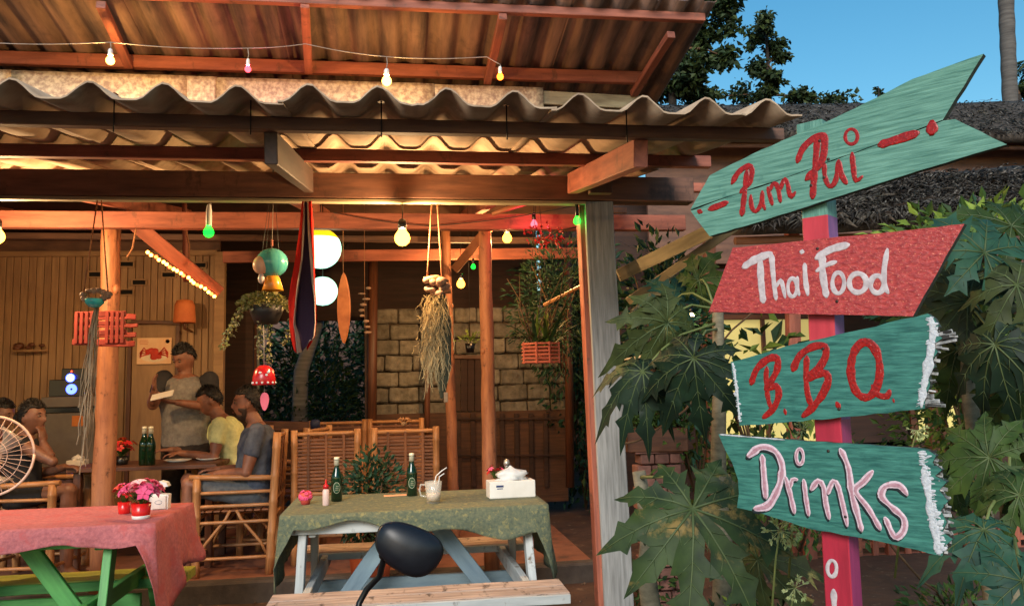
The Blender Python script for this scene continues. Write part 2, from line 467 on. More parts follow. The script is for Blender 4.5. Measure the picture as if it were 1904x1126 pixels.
# clerestory flashing
GALV = mat('galvanised_flashing', (214, 192, 158), (160, 132, 110), scale=(28, 28, 28), rough=.5, metal=.25, bump=.35, bdist=.004, c3=(140, 104, 92), c3s=9, c3t=.6, var=.06, ramp=(.4, .6))
fl = thing('roof_flashing', 'long strip of dull galvanised metal flashing below the upper roof', 'flashing', (0, 5.6, 2.9))
def fpt(x): return Yp(x, 130 + (x / 1010) * 33, 5.60)
edges = [-260, 22, 340, 403, 800, 1010]
for i in range(len(edges) - 1):
    a = fpt(edges[i]); b = fpt(edges[i + 1]); zt = (a.z + b.z) / 2
    mb = MB()
    nx = 14; y0 = 5.60 - .004 * (i % 2)
    vs = [[mb.bm.verts.new((a.x + (b.x - a.x + (.03 if i % 2 else 0)) * k / nx, y0 + rr(-.003, .003), z)) for z in (2.86, 3.1, 3.3, zt - .03, zt)] for k in range(nx + 1)]
    for k in range(nx):
        for j in range(4): mb.face([vs[k][j], vs[k + 1][j], vs[k + 1][j + 1], vs[k][j + 1]], sm=True)
    o = mb.build('metal_sheet', GALV, fl); md = o.modifiers.new('s', 'SOLIDIFY'); md.thickness = .003
plank('fascia_board', 'short weathered board at the right end of the roof flashing', 'board', Yp(1010, 182, 5.64), Yp(1196, 192, 5.64), .10, .03, W_pale)
# gable wall behind clerestory so no sky shows through: dark boards
mb = MB(); mb.board((-5.5, 7.45, 3.35), (1.7, 7.45, 3.35), .04, .9); mb.build('clerestory_wall', W_dark, None, 'dark boarded wall closing the gap below the upper roof', 'wall')
# ================================================================== LEFT ROOM
rw = thing('plank_wall', 'tan vertical plank wall at the back left with the poster and fridge', 'wall', (-2.2, 8.0, .12))
xA = Yp(-200, 600, 8.0).x; xB = Yp(404, 600, 8.0).x; zT = Yp(200, 470, 8.0).z
x = xA; i = 0
while x < xB - .02:
    wd = rr(.062, .072); wd = min(wd, xB - x)
    mb = MB(); mb.board((x + wd / 2, 8.0 + rr(-.003, .003), .12), (x + wd / 2, 8.0, zT), wd - .005, .02, up=(0, 1, 0), b=.004)
    mb.build('plank', W_tan, rw); x += wd
plank('rail', None, None, Yp(-200, 474, 7.97), Yp(404, 470, 7.97), .05, .04, W_tan, parent=rw)
mb = MB(); mb.box((xB + .03, 7.97, (zT + .12) / 2), (.09, .09, zT - .12)); mb.build('corner_post', W_tan, rw)
mb = MB(); mb.box((xA / 2 + xB / 2, 8.08, 1.5), (xB - xA, .06, 2.8)); mb.build('backing', W_dark, rw)
DARK = mat('dark_hollow', (12, 10, 9), (8, 7, 6), rough=.9, bump=0, var=0)
for sx, sy in ((236, 491), (178, 510), (259, 525), (235, 543), (314, 511), (371, 493)):
    p = Yp(sx, sy, 7.975); f = MB()
    for dx, dz, w_, h_ in ((0, .026, .135, .012), (0, -.026, .135, .012), (-.064, 0, .012, .05), (.064, 0, .012, .05)):
        f.box(p + V(dx, -.004, dz), (w_, .02, h_), b=.002)
    o = f.build('vent', W_tan, rw)
    one('hollow', DARK, o, 'box', p + V(0, .004, 0), (.118, .012, .042), b=.001)
plank('towel_rail', 'dark horizontal rail on the tan plank wall above the poster', 'rail', Yp(244, 598, 7.9), Yp(336, 600, 7.9), .035, .03, W_brown)
# door leaf left of the man (smooth board)
dr = thing('door', 'plain tan door in the plank wall behind the standing man', 'door', Yp(290, 900, 7.93))
a = Yp(248, 604, 7.95); b = Yp(328, 604, 7.95)
mb = MB(); mb.board(((a.x + b.x) / 2, 7.95, .13), ((a.x + b.x) / 2, 7.95, a.z), b.x - a.x, .03, up=(0, 1, 0)); mb.build('leaf', W_tan, dr)
for xx in (a.x - .02, b.x + .02):
    mb = MB(); mb.board((xx, 7.94, .13), (xx, 7.94, a.z + .02), .035, .045, up=(0, 1, 0)); mb.build('jamb', W_brown, dr)
# poster of a crab dish
p0 = Yp(255, 628, 7.90); p1 = Yp(318, 676, 7.90)
po = MB(); cx, cz = (p0.x + p1.x) / 2, (p0.z + p1.z) / 2; ww, hh = p1.x - p0.x, p0.z - p1.z
po.box((cx, 7.905, cz), (ww, .006, hh), b=.001)
post_ = po.build('poster', mat('poster_paper', (244, 205, 160), (232, 176, 128), scale=(6, 6, 6), rough=.5, bump=0, var=0), None, 'pale food poster of a red crab on a plate on the tan plank wall', 'poster')
mb = MB()
M90 = Matrix.Rotation(rad(90), 3, 'X')
mb.lathe([(.0, .0), (.1, .0), (.105, .001)], (cx, 7.9012, cz - .05), 22, M90, sx=1.15, sy=.5); mb.build('printed_plate', mat('plate_print', (250, 225, 190), bump=0, var=0), post_)
mb = MB()
for k in range(9):
    mb.ball((cx + rr(-.07, .07), 7.9, cz - .03 + rr(-.03, .035)), rr(.02, .04), .003, rr(.014, .03), 9, 5)
for sg in (-1, 1):
    for k in range(4):
        mb.tube([(cx + sg * .04, 7.899, cz - .03), (cx + sg * (.09 + k * .006), 7.899, cz + .03 - k * .025), (cx + sg * (.125), 7.899, cz - .02 - k * .014)], .006, 5)
mb.build('printed_crab', mat('crab_print', (214, 62, 34), (180, 40, 24), scale=(40, 40, 40), bump=0, var=0), post_)
mb = MB(); mb.lathe([(0, 0), (.018, 0)], (p1.x - .035, 7.9005, p0.z - .035), 12, M90); 
for k in range(3): mb.box((p0.x + .06, 7.9005, p0.z - .025 - k * .017), (.07 + .012 * (k % 2), .002, .004), b=.0003)
mb.build('printed_mark', mat('mark_print', (206, 80, 50), bump=0, var=0), post_)
# wall lamp shade
lm = MB(); c = Yp(343, 600, 7.7); lm.lathe([(.095, 0), (.098, .01), (.088, .16), (.07, .205), (.02, .215)], c, 20)
ls = lm.build('wall_lamp', mat('orange_lamp_shade', (214, 124, 70), (190, 100, 54), rough=.7, bump=.1), None, 'orange fabric wall lamp shade above the standing man', 'lamp')
one('arm', W_brown, ls, 'tube', [c + V(0, 0, .02), c + V(0, 0, -.05), c + V(0, .26, -.06)], .012)
# ================================================================== MIDDLE BACK: opening on dark garden
op = thing('garden_opening', 'dark framed opening onto the night garden in the middle of the back wall', 'opening', Yp(575, 900, 8.6))
for (xa_, ya_, xb_, yb_, w_) in ((470, 560, 470, 800, .08), (688, 560, 690, 800, .12), (440, 790, 700, 795, .10)):
    mb = MB(); mb.board(Yp(xa_, ya_, 8.6), Yp(xb_, yb_, 8.6), w_, .06, up=(0, -1, 0), b=.004); mb.build('frame', W_brown, op)
mb = MB()
mb.quad([Yp(472, 604, 8.64), Yp(482, 604, 8.64), Yp(482, 760, 8.64), Yp(472, 760, 8.64)])
o = mb.build('curtain_edge', mat('pale_curtain', (150, 160, 158), (110, 122, 122), rough=.9), op); o.modifiers.new('s', 'SOLIDIFY').thickness = .01
# side wall between plank room and opening, and low wall
def wallbox(name, label, a, b, Y, mt, th=.08):
    mb = MB(); mb.box(((a.x + b.x) / 2, Y, (a.z + b.z) / 2), (abs(b.x - a.x), th, abs(a.z - b.z)), b=.004); return mb.build(name, mt, None, label, 'wall')
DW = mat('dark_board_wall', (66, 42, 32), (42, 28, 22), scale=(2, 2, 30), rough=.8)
wl = wallbox('partition_wall', 'dark brown partition between the tan wall and the garden opening', Yp(412, 560, 8.5), Yp(468, 1000, 8.5), 8.5, DW)
wl = wallbox('low_wall', 'dark low wall below the garden opening', Yp(470, 792, 8.68), Yp(700, 905, 8.68), 8.68, DW)
wl = wallbox('boarded_screen', 'dark boarded screen below the brick wall', Yp(700, 770, 8.62), Yp(1056, 930, 8.62), 8.62, mat('slatted_dark', (92, 62, 44), (60, 40, 30), scale=(3, 3, 40), rough=.8))
for k in range(7):
    x0 = 852 + k * 27
    plank('screen_batten', None, None, Yp(x0, 768, 8.56), Yp(x0 + 2, 905, 8.56), .05, .02, DW, parent=wl)
for yy in (778, 846):
    plank('screen_rail', None, None, Yp(846, yy, 8.54), Yp(1050, yy, 8.54), .02, .02, DW, parent=wl)
# brick wall
bw = thing('block_wall', 'wall of rough tan clay blocks at the back behind the moss planter', 'wall', (.4, 8.6, .8))
BR = mat('rough_clay_block', (134, 128, 116), (88, 84, 74), scale=(14, 14, 14), rough=.95, bump=1, bdist=.012, var=.22, c3=(90, 74, 60), c3s=12, c3t=.6)
MOR = mat('dark_mortar', (84, 72, 60), (58, 48, 40), scale=(20, 20, 20), rough=1, var=0)
a = Yp(690, 574, 8.7); b = Yp(1056, 770, 8.7)
mb = MB(); mb.box(((a.x + b.x) / 2, 8.74, (a.z + b.z) / 2), (b.x - a.x, .08, a.z - b.z)); mb.build('mortar_bed', MOR, bw)
rows = 7; hrow = (a.z - b.z) / rows
for r_ in range(rows):
    x = a.x - (.12 if r_ % 2 else 0); z = a.z - hrow * (r_ + .5)
    while x < b.x - .02:
        L_ = rr(.24, .32); x0, x1 = max(x, a.x), min(x + L_, b.x)
        if x1 - x0 > .04:
            mb = MB(); h_ = hrow * rr(.86, .96)
            mb.board((x0 + .005, 8.68, z + rr(-.006, .006)), (x1 - .005, 8.68, z + rr(-.006, .006)), .09 + rr(-.02, .02), h_, b=.016, seg=4, jit=.006)
            mb.build('block', BR, bw)
        x += L_
# dark wooden shutter in block wall
sh = thing('shutter', 'dark wooden shutter set in the block wall between the log posts', 'shutter', Yp(875, 765, 8.58))
for i in range(5):
    xx = 850 + i * 13
    plank('slat', None, None, Yp(xx, 664, 8.58), Yp(xx, 764, 8.58), .07, .02, DW, parent=sh)
plank('cross_bar', None, None, Yp(843, 663, 8.56), Yp(910, 664, 8.56), .04, .03, W_brown, parent=sh)
pole = MB(); pole.tube([Yp(796, 560, 8.4), Yp(793, 905, 8.4)], .03, 8); pole.build('thin_pole', W_brown, None, 'thin dark pole in front of the block wall beneath the moss planter', 'pole')
pole = MB(); pole.tube([Yp(1056, 420, 8.3), Yp(1060, 905, 8.3)], .045, 8); pole.build('thin_pole', W_brown, None, 'dark pole at the right end of the block wall', 'pole')
pole = MB(); pole.tube([Yp(694, 470, 8.4), Yp(690, 900, 8.4)], .05, 8); pole.build('thin_pole', W_brown, None, 'dark pole between the garden opening and the block wall', 'pole')
# ceiling side closing boards: far dark wall above the openings
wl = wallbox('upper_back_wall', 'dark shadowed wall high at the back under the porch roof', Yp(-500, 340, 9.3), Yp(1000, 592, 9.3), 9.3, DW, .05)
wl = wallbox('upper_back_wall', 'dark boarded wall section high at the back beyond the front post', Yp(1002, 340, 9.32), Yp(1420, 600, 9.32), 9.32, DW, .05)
# left side wall of the room (outside the frame, closes it)
mb = MB(); mb.board((-4.6, 5.8, 1.5), (-4.6, 9.3, 1.5), .06, 2.9); mb.build('side_wall', W_tan, None, 'tan side wall closing the room off the left edge of the view', 'wall')
# ================================================================== FURNITURE
def bamboo(p0, p1, r, n=8, nodes=4):
    """one bamboo cane with slightly raised joints"""
    mb = MB(); p0, p1 = Vector(p0), Vector(p1); path = []; rs = []
    path.append(p0); rs.append(r)
    for k in range(1, nodes + 1):
        f = (k - .5 + rr(-.1, .1)) / nodes
        for df, rr_ in ((-.012, 1.0), (0, 1.12), (.012, 1.0)):
            path.append(p0.lerp(p1, min(1, max(0, f + df)))); rs.append(r * rr_)
    path.append(p1); rs.append(r * .97)
    mb.tube(path, rs, n); return mb
def chair_proto():
    t = thing('bamboo_chair', 'bamboo chair', 'chair')
    w_, d_ = .25, .24
    for sx in (-1, 1):
        bamboo((sx * w_, d_, 0), (sx * w_, d_, .66), .028).build('front_leg', W_bam, t)
        bamboo((sx * w_, -d_, 0), (sx * w_ * 1.0, -d_ - .05, .96), .028, nodes=5).build('rear_leg', W_bam, t)
        bamboo((sx * w_, d_ + .05, .67), (sx * w_, -d_ - .03, .65), .019).build('armrest', W_bam, t)
        for z in (.12, .36, .47, .56):
            bamboo((sx * w_, d_, z), (sx * w_, -d_ - z * .05, z), .012, nodes=3).build('rung', W_bam, t)
        for s2 in (-1, 1):
            mb = MB(); mb.tube([(sx * w_ * .97, s2 * .02, .44), (sx * w_ * .97, s2 * .05, .38), (sx * w_ * .97, s2 * .18, .22), (sx * w_ * .97, s2 * .22, .14)], .011, 7)
            mb.build('bent_brace', W_bam, t)
    for y_, zz in ((d_, .12), (d_, .38), (-d_ - .01, .12), (-d_ - .02, .38)):
        bamboo((-w_, y_, zz), (w_, y_, zz), .013, nodes=3).build('rung', W_bam, t)
    for k in range(9):
        mb = MB(); mb.board((-w_, -d_ + .03 + k * .053, .435), (w_, -d_ + .03 + k * .053, .435), .045, .012, b=.004); mb.build('seat_slat', W_slat, t)
    bk = lambda z: -d_ - .05 * z / .96
    for z in (.93, .50):
        bamboo((-w_ - .01, bk(z), z), (w_ + .01, bk(z), z), .016, nodes=3).build('back_rail', W_bam, t)
    for k in range(15):
        z = .53 + k * .0255
        mb = MB(); mb.board((-w_ + .02, bk(z) + rr(-.003, .003), z), (w_ - .02, bk(z) + rr(-.003, .003), z), .010, .019, up=(0, 0, 1), b=.003)
        mb.build('back_slat', W_slat, t)
    for x in (-.14, 0, .14):
        mb = MB(); mb.board((x, bk(.5) - .012, .5), (x, bk(.93) - .012, .93), .022, .008, up=(0, 1, 0), b=.002); mb.build('back_stile', W_slat, t)
    return t
CH = chair_proto(); used = [0]
def chair(p, rz_, label, z=.12):
    o = CH if not used[0] else copy_tree(CH)
    used[0] = 1
    o.location = (p.x, p.y, z); o.rotation_euler = (0, 0, rz_); o['label'] = label; o['group'] = 'bamboo chairs on the terrace'
    return o
chair(V(-1.15, 6.12, 0), rad(92), 'bamboo armchair the man in the grey t-shirt sits on')
_c = chair(Yp(610, 850, 6.35), rad(2), 'bamboo chair with its slatted back to the picnic table, left of the pair'); _c.scale = (.90, .95, 1)
_c = chair(Yp(756, 850, 6.35), rad(-2), 'bamboo chair with its slatted back to the picnic table, right of the pair'); _c.scale = (.90, .95, 1)
chair(Yp(624, 850, 7.75), rad(180), 'far bamboo chair behind the left one of the pair, a blue thing on its post')
chair(Yp(732, 850, 7.75), rad(176), 'far bamboo chair behind the right one of the pair')
chair(Yp(527, 850, 6.75), rad(75), 'bamboo chair squeezed between the grey-shirted man and the slatted pair')
chair(Yp(66, 900, 6.12), rad(-95), 'bamboo chair the bare-armed woman sits on behind the pink table')
chair(Yp(430, 850, 6.95), rad(95), 'bamboo chair under the man in the yellow t-shirt')
chair(Yp(-20, 850, 6.75), rad(-90), 'bamboo chair at the left edge under the person behind the woman')

def roundtable(name, label, x, y, r, z, mt, z0=.12):
    t = thing(name, label, 'table', (x, y, z0))
    mb = MB(); mb.lathe([(r - .01, z - .03), (r, z - .025), (r, z - .006), (r - .008, z)], (x, y, 0), 28); mb.build('tabletop', mt, t)
    mb = MB(); mb.lathe([(.05, z0 + .05), (.04, z0 + .1), (.035, z - .06), (.06, z - .03)], (x, y, 0), 12); mb.build('leg', mt, t)
    mb = MB(); mb.lathe([(.22, z0), (.22, z0 + .02), (.06, z0 + .05)], (x, y, 0), 18); mb.build('base', mt, t)
    return t
tp = Yp(285, 850, 6.45)
dt = thing('dining_table', 'brown wooden dining table in front of the standing man', 'table', (tp.x, 6.45, .12))
for k in range(6):
    mb = MB(); mb.board((tp.x - .5, 6.2 + k * .1, .84), (tp.x + .52, 6.2 + k * .1, .84), .095, .03); mb.build('tabletop_plank', W_brown, dt)
for sx in (-.44, .46):
    for sy in (6.22, 6.68):
        mb = MB(); mb.board((tp.x + sx, sy, .12), (tp.x + sx, sy, .824), .05, .05, up=(0, 1, 0)); mb.build('leg', W_brown, dt)
# low dark table with tissue box
CLD = mat('dark_patterned_cloth', (74, 54, 50), (44, 34, 34), scale=(30, 30, 30), rough=.9, var=0)
q = Zp(138, 876, .80)
dk = MB(); n = 48
def skirt_round(mb, x, y, r, z, drop, amp, k_):
    rings = []
    for j in range(9):
        f = j / 8
        rings.append([V(x + cos(2 * pi * i / n) * (r + amp * f * (1 + sin(k_ * 2 * pi * i / n + 1))), y + sin(2 * pi * i / n) * (r + amp * f * (1 + sin(k_ * 2 * pi * i / n + 1))), z - drop * f) for i in range(n)])
    mb.sweep([[p.copy() + V(0, 0, 0) for p in rings[0]]] + rings[1:], cap=False)
    mb.face([mb.bm.verts.new(p) for p in rings[0]])
skirt_round(dk, q.x, q.y + .12, .21, .80, .42, .018, 9)
t_ = roundtable('side_table', 'small round side table under a dark cloth at the left', q.x, q.y + .12, .20, .797, W_brown)
dk.build('tablecloth', CLD, None, 'dark cloth hanging over the small round side table', 'tablecloth')
def tissue_box(name, label, c, w_, d_, h_, rz_=0, printm=None):
    t = thing(name, label, 'tissue box', c)
    mb = MB(); mb.box(c + V(0, 0, h_ / 2), (w_, d_, h_), b=.004, rz=rz_); mb.build('carton', PAPER, t)
    mb = MB(); base = c + V(0, 0, h_)
    rings = []
    for j in range(6):
        f = j / 5; r = (.05, .035, .045, .04, .022, .004)[j] * w_ / .2
        rings.append([base + V(cos(a_) * r * (1.5 if j < 4 else 1) * (1 + .25 * sin(3 * a_ + j)), sin(a_) * r * .7 * (1 + .3 * cos(5 * a_)), f * .055 * w_ / .2 + .008 * sin(4 * a_ + j)) for a_ in [2 * pi * i / 16 for i in range(16)]])
    mb.sweep(rings, sm=True); mb.build('tissue', WHITE, t)
    if printm:
        mb = MB(); R = Matrix.Rotation(rz_, 3, 'Z')
        mb.box(c + R @ V(-w_ * .28, -d_ / 2 - .0006, h_ * .72), (w_ * .16, .001, h_ * .12), b=.0002, rz=rz_)
        mb.box(c + R @ V(-w_ * .28, -d_ / 2 - .0006, h_ * .58), (w_ * .13, .001, h_ * .05), b=.0002, rz=rz_)
        mb.build('printed_mark', printm, t)
    return t
PM = mat('blue_print', (50, 64, 110), bump=0, var=0)
tissue_box('tissue_box', 'small white tissue box on the dark round side table', V(q.x, q.y + .06, .806), .13, .10, .075)
# fridge + speaker
FR = mat('grey_fridge_enamel', (122, 112, 100), (104, 94, 84), rough=.5, bump=.05, var=0)
fa = Yp(76, 738, 7.5); fb = Yp(176, 738, 7.5)
ft = thing('chest_fridge', 'grey fridge standing against the plank wall under the speaker', 'fridge', ((fa.x + fb.x) / 2, 7.75, .12))
zt_ = fa.z; zc = Yp(100, 757, 7.5).z; zd = Yp(100, 768, 7.5).z
cx = (fa.x + fb.x) / 2; fw = fb.x - fa.x
for nm, z0, z1, mt, dep in (('lid', zc, zt_, FR, .5), ('black_band', zd, zc, BLACK, .46), ('body', .12, zd, FR, .49)):  # lid and body are parted by a recessed black band
    mb = MB(); mb.box((cx, 7.75, (z0 + z1) / 2), (fw, dep, z1 - z0), b=.006); mb.build(nm, mt, ft)
mb = MB(); p = Yp(145, 782, 7.5); mb.box((p.x, 7.502, p.z), (.10, .004, .09), b=.001); mb.build('sticker', mat('orange_sticker', (208, 128, 52), (190, 100, 40), bump=0, var=0), ft)
sa = Yp(92, 737, 7.6); 
st = thing('stereo', 'black stereo with two blue glowing speaker cones on the grey fridge', 'stereo', (Yp(128, 737, 7.6).x, 7.6, zt_))
BLUE = mat('blue_glow', (60, 90, 255), (60, 90, 255), bump=0, var=0, emis=(70, 90, 255), es=3.5)
BLUEW = mat('pale_blue_glow', (190, 200, 255), (190, 200, 255), bump=0, var=0, emis=(190, 205, 255), es=6)
for (x0, x1, y0) in ((92, 160, 706), (114, 162, 685)):
    a_ = Yp(x0, y0, 7.6); b_ = Yp(x1, 737, 7.6)
    mb = MB(); mb.box(((a_.x + b_.x) / 2, 7.66 + (.015 if y0 == 685 else 0), (a_.z + zt_ + .001) / 2), (b_.x - a_.x, .14, a_.z - zt_), b=.006); mb.build('cabinet', BLACK, st)
for (x_, y_, r_) in ((131, 702, .038), (133, 723, .045)):
    c_ = Yp(x_, y_, 7.585)
    mb = MB(); mb.lathe([(r_, 0), (r_, .006), (r_ * .75, .006), (r_ * .75, 0)], c_, 20, M90); mb.build('glow_ring', BLUE, st)
    mb = MB(); mb.lathe([(.0, -.001), (r_ * .4, .003), (r_ * .74, .001)], c_, 18, M90); mb.build('cone', BLUEW if y_ == 702 else BLUE, st)
    one('dust_cap', BLACK, st, 'ball', c_ + V(0, -.004, 0), r_ * .2, r_ * .1, r_ * .2, 10, 6)
one('power_light', mat('red_led', (255, 60, 40), bump=0, var=0, emis=(255, 60, 30), es=4), st, 'ball', Yp(133, 690, 7.585), .007)
# shelf with dish on the plank wall
pl = Yp(55, 652, 7.88)
shf = thing('wall_ornament', 'small oval wall shelf holding dark shells on the tan plank wall', 'ornament', pl)
mb = MB(); mb.lathe([(.01, -.02), (.12, -.012), (.16, .0), (.15, .008), (.01, .0)], pl, 20, sy=.4); mb.build('dish', W_tan, shf)
for k in range(7):
    one('shell', W_brown, shf, 'ball', pl + V(rr(-.11, .11), rr(-.02, .02), .02 + rr(0, .04)), rr(.025, .045), .02, rr(.015, .03), 8, 6)
# ------------------------------------------------------------------ picnic tables
def cloth(label, x0, x1, y0, y1, z, drops, mt, name='tablecloth', amp=.022, seed=1, corner=.0, ysk=0):
    """drops: function(side, f)-> drop length; sides: 0 front,1 right,2 back,3 left; draped skirt with folds"""
    rnd = random.Random(seed); mb = MB(); P = []
    rc = .03; N_ = 46
    for side in range(4):
        L_ = (x1 - x0, y1 - y0, x1 - x0, y1 - y0)[side]; n_ = int(N_ * L_)
        for i in range(n_):
            f = i / n_
            if side == 0: p = V(x0 + (x1 - x0) * f, y0, z); nn = V(0, -1, 0)
            elif side == 1: p = V(x1, y0 + (y1 - y0) * f, z); nn = V(1, 0, 0)
            elif side == 2: p = V(x1 - (x1 - x0) * f, y1, z); nn = V(0, 1, 0)
            else: p = V(x0, y1 - (y1 - y0) * f, z); nn = V(-1, 0, 0)
            e = min(f, 1 - f) * L_
            if e < .07:
                ps = ((0, 3), (1, 0), (2, 1), (3, 2))[side][1] if f < .5 else (side + 1) % 4
                n2 = (V(0, -1, 0), V(1, 0, 0), V(0, 1, 0), V(-1, 0, 0))[ps]
                nn = (nn + n2 * (1 - e / .07)).normalized()
            P.append((p, nn, drops(side, f)))
    m_ = len(P); J = 10
    ph = rnd.uniform(0, 6)
    per = 0; rings = []
    for j in range(J + 1):
        f = j / J; ring = []
        for i, (p, nn, d) in enumerate(P):
            s_ = i / 46
            wv = (1 - 2 * abs(sin(s_ * 10 + ph + 1.3 * noise.noise(V(s_ * 3, seed, 9)))) * .8 + noise.noise(V(s_ * 7, seed, f * 1.5)) * 1.1 + .5 * noise.noise(V(s_ * 26, seed, f * 5)))
            off = .006 + min(1, f * 2.5) * .012 + amp * f * (1 + wv) * min(1, d / .15)
            ring.append(p + nn * off - V(0, 0, d * f + (0 if j else 0)) + V(0, 0, .004 * (1 - min(1, f * 10))))
        rings.append(ring)
    # top inset rings
    cx, cy = (x0 + x1) / 2, (y0 + y1) / 2
    R = mb.sweep(rings, cap=False)
    top = R[0]
    prev = top
    for s_ in (.97, .8, .55, .25):
        cur = [mb.bm.verts.new((cx + (P[i][0].x - cx) * s_, cy + (P[i][0].y - cy) * s_, z + .004 + .002 * noise.noise(V(P[i][0].x * s_ * 9, P[i][0].y * s_ * 9, seed)))) for i in range(m_)]
        for i in range(m_):
            j = (i + 1) % m_; vs = [prev[i], prev[j], cur[j], cur[i]]
            mb.face(vs, [(v.co.x, v.co.y) for v in vs], sm=True)
        prev = cur
    mb.face(prev, [(v.co.x, v.co.y) for v in prev])
    o = mb.build(name, mt, None, label, 'tablecloth')
    md = o.modifiers.new('thickness', 'SOLIDIFY'); md.thickness = .002; md.offset = 1
    return o
def picnic(label, cx, cy, L_, D_, ztop, mts, legx=.09, benches=((-.72, .45, .26, 1),(.62, .40, .24, 1)), bt=.04):
    t = thing('picnic_table', label, 'table', (cx, cy, 0))
    x0, x1 = cx - L_ / 2, cx + L_ / 2
    mt, mt_seat, mt_leg, mt_br = mts
    def pl(nm, a, b, w_, t_, m_, up=(0, 0, 1), seg=5):
        mb = MB(); mb.board(a, b, w_, t_, up=up, b=.003, seg=seg, jit=.0015); mb.build(nm, m_, t)
    for k in range(5):
        y_ = cy - D_ / 2 + D_ * (k + .5) / 5
        pl('tabletop_plank', (x0, y_, ztop - .015), (x1, y_, ztop - .015), D_ / 5 - .006, .03, mt)
    pl('apron', (x0 + .03, cy - D_ / 2 + .03, ztop - .062), (x1 - .03, cy - D_ / 2 + .03, ztop - .062), .02, .06, mt)
    for xx in (x0 + legx, x1 - legx):
        for s_ in (-1, 1):
            pl('leg', (xx, cy + s_ * (D_ / 2 - .10), ztop - .035), (xx + (.02 if xx > cx else -.02), cy + s_ * (D_ / 2 + .16), 0), .075, .04, mt_leg, up=(1, 0, 0))
        sgn = 1 if xx > cx else -1
        pl('cross_rail', (xx - sgn * .045, cy - .80, .385), (xx - sgn * .045, cy + .74, .365), .035, .08, mt_leg)
        pl('top_batten', (xx - sgn * .045, cy - D_ / 2 + .05, ztop - .07), (xx - sgn * .045, cy + D_ / 2 - .05, ztop - .07), .035, .08, mt_leg)
        pl('diagonal_brace', (xx - sgn * .08, cy - .10, .13), (xx - sgn * .50, cy - .08, ztop - .05), .085, .03, mt_br, up=(0, -1, 0))
    pl('stretcher', (x0 + legx, cy + .22, .25), (x1 - legx, cy + .22, .25), .03, .11, mt_br)
    for (dy, zz, wd, _) in benches:
        for h in (0, 1):
            pl('bench_plank', (x0 - .0, cy + dy + (h - .5) * wd / 2, zz - bt / 2), (x1, cy + dy + (h - .5) * wd / 2, zz - bt / 2), wd / 2 - .004, bt, mt_seat, seg=8)
        pl('bench_edge', (x0 + .001, cy + dy - wd / 2 - .012, zz - bt / 2 - .004), (x1 - .001, cy + dy - wd / 2 - .012, zz - bt / 2 - .004), .018, bt, mt, seg=12)
    return t
PWH = wood('peeling_white_paint', (196, 200, 198), (160, 166, 166), c3=(104, 88, 72), c3s=14, c3t=.58, rough=.75)
PBL = wood('pale_blue_paint', (124, 146, 156), (92, 114, 128), c3=(90, 80, 70), c3s=10, c3t=.64, rough=.7)
SEATW = wood('bare_bench_wood', (200, 180, 166), (132, 114, 104), sc=(3, 90, 1), c3=(86, 74, 68), c3s=12, c3t=.56, rough=.8)
TX0, TX1, TY0, TY1 = -.585, .745, 4.17, 4.90
picnic('white and blue painted picnic table under the green cloth', (TX0 + TX1) / 2, (TY0 + TY1) / 2, TX1 - TX0 - .02, .70, .74, (PWH, SEATW, PWH, PBL), benches=((-.80, .45, .26, 1), (.55, .42, .26, 1)))
GCL = mat('green_tablecloth', (106, 110, 84), (70, 82, 70), scale=(70, 70, 70), rough=.9, bump=.9, bdist=.004, c3=(128, 124, 84), c3s=34, c3t=.54, det=10, var=0)
def dg(side, f):
    if side == 0: return .045 + .085 * max(0, min(1, (f - .25) / .5)) + .02 * sin(f * 17) + .20 * max(0, 1 - f / .05) ** 1 + .22 * max(0, 1 - (1 - f) / .05)
    if side == 1: return .38 - .06 * f
    if side == 2: return .10 + .2 * max(0, 1 - f / .05) + .25 * max(0, 1 - (1 - f) / .05)
    return .40 - .1 * (1 - f)
cloth('green cloth draped over the picnic table with the beer bottles', TX0, TX1, TY0, TY1, .746, dg, GCL, seed=4)
PGR = wood('bright_green_paint', (88, 166, 84), (58, 124, 60), rough=.55, c3=(96, 120, 60), c3s=7, c3t=.68)
PGY = wood('green_yellow_seat_paint', (148, 150, 64), (112, 130, 56), rough=.6)
px1 = -1.18
picnic('bright green picnic table under the pink cloth at the left', px1 - .8, 4.47, 1.6, .70, .74, (PGR, PGY, PGR, PGR), legx=.20, benches=((-.88, .42, .24, 1), (.42, .37, .26, 1)), bt=.05)
PCL = mat('pink_tablecloth', (184, 106, 108), (146, 80, 86), scale=(60, 60, 60), rough=.9, bump=.8, bdist=.004, c3=(170, 84, 86), c3s=11, c3t=.52, det=10, var=0)
def dp(side, f):
    if side == 0: return .085 + .012 * sin(f * 23) + .34 * max(0, 1 - (1 - f) / .035)
    if side == 1: return .46 * (1 - .55 * f) + .04 * sin(f * 9)
    if side == 2: return .12 + .2 * max(0, 1 - f / .05)
    return .2
cloth('pink cloth draped over the green picnic table at the left', px1 - 1.62, px1 + .02, 4.11, 4.83, .746, dp, PCL, amp=.035, seed=9)
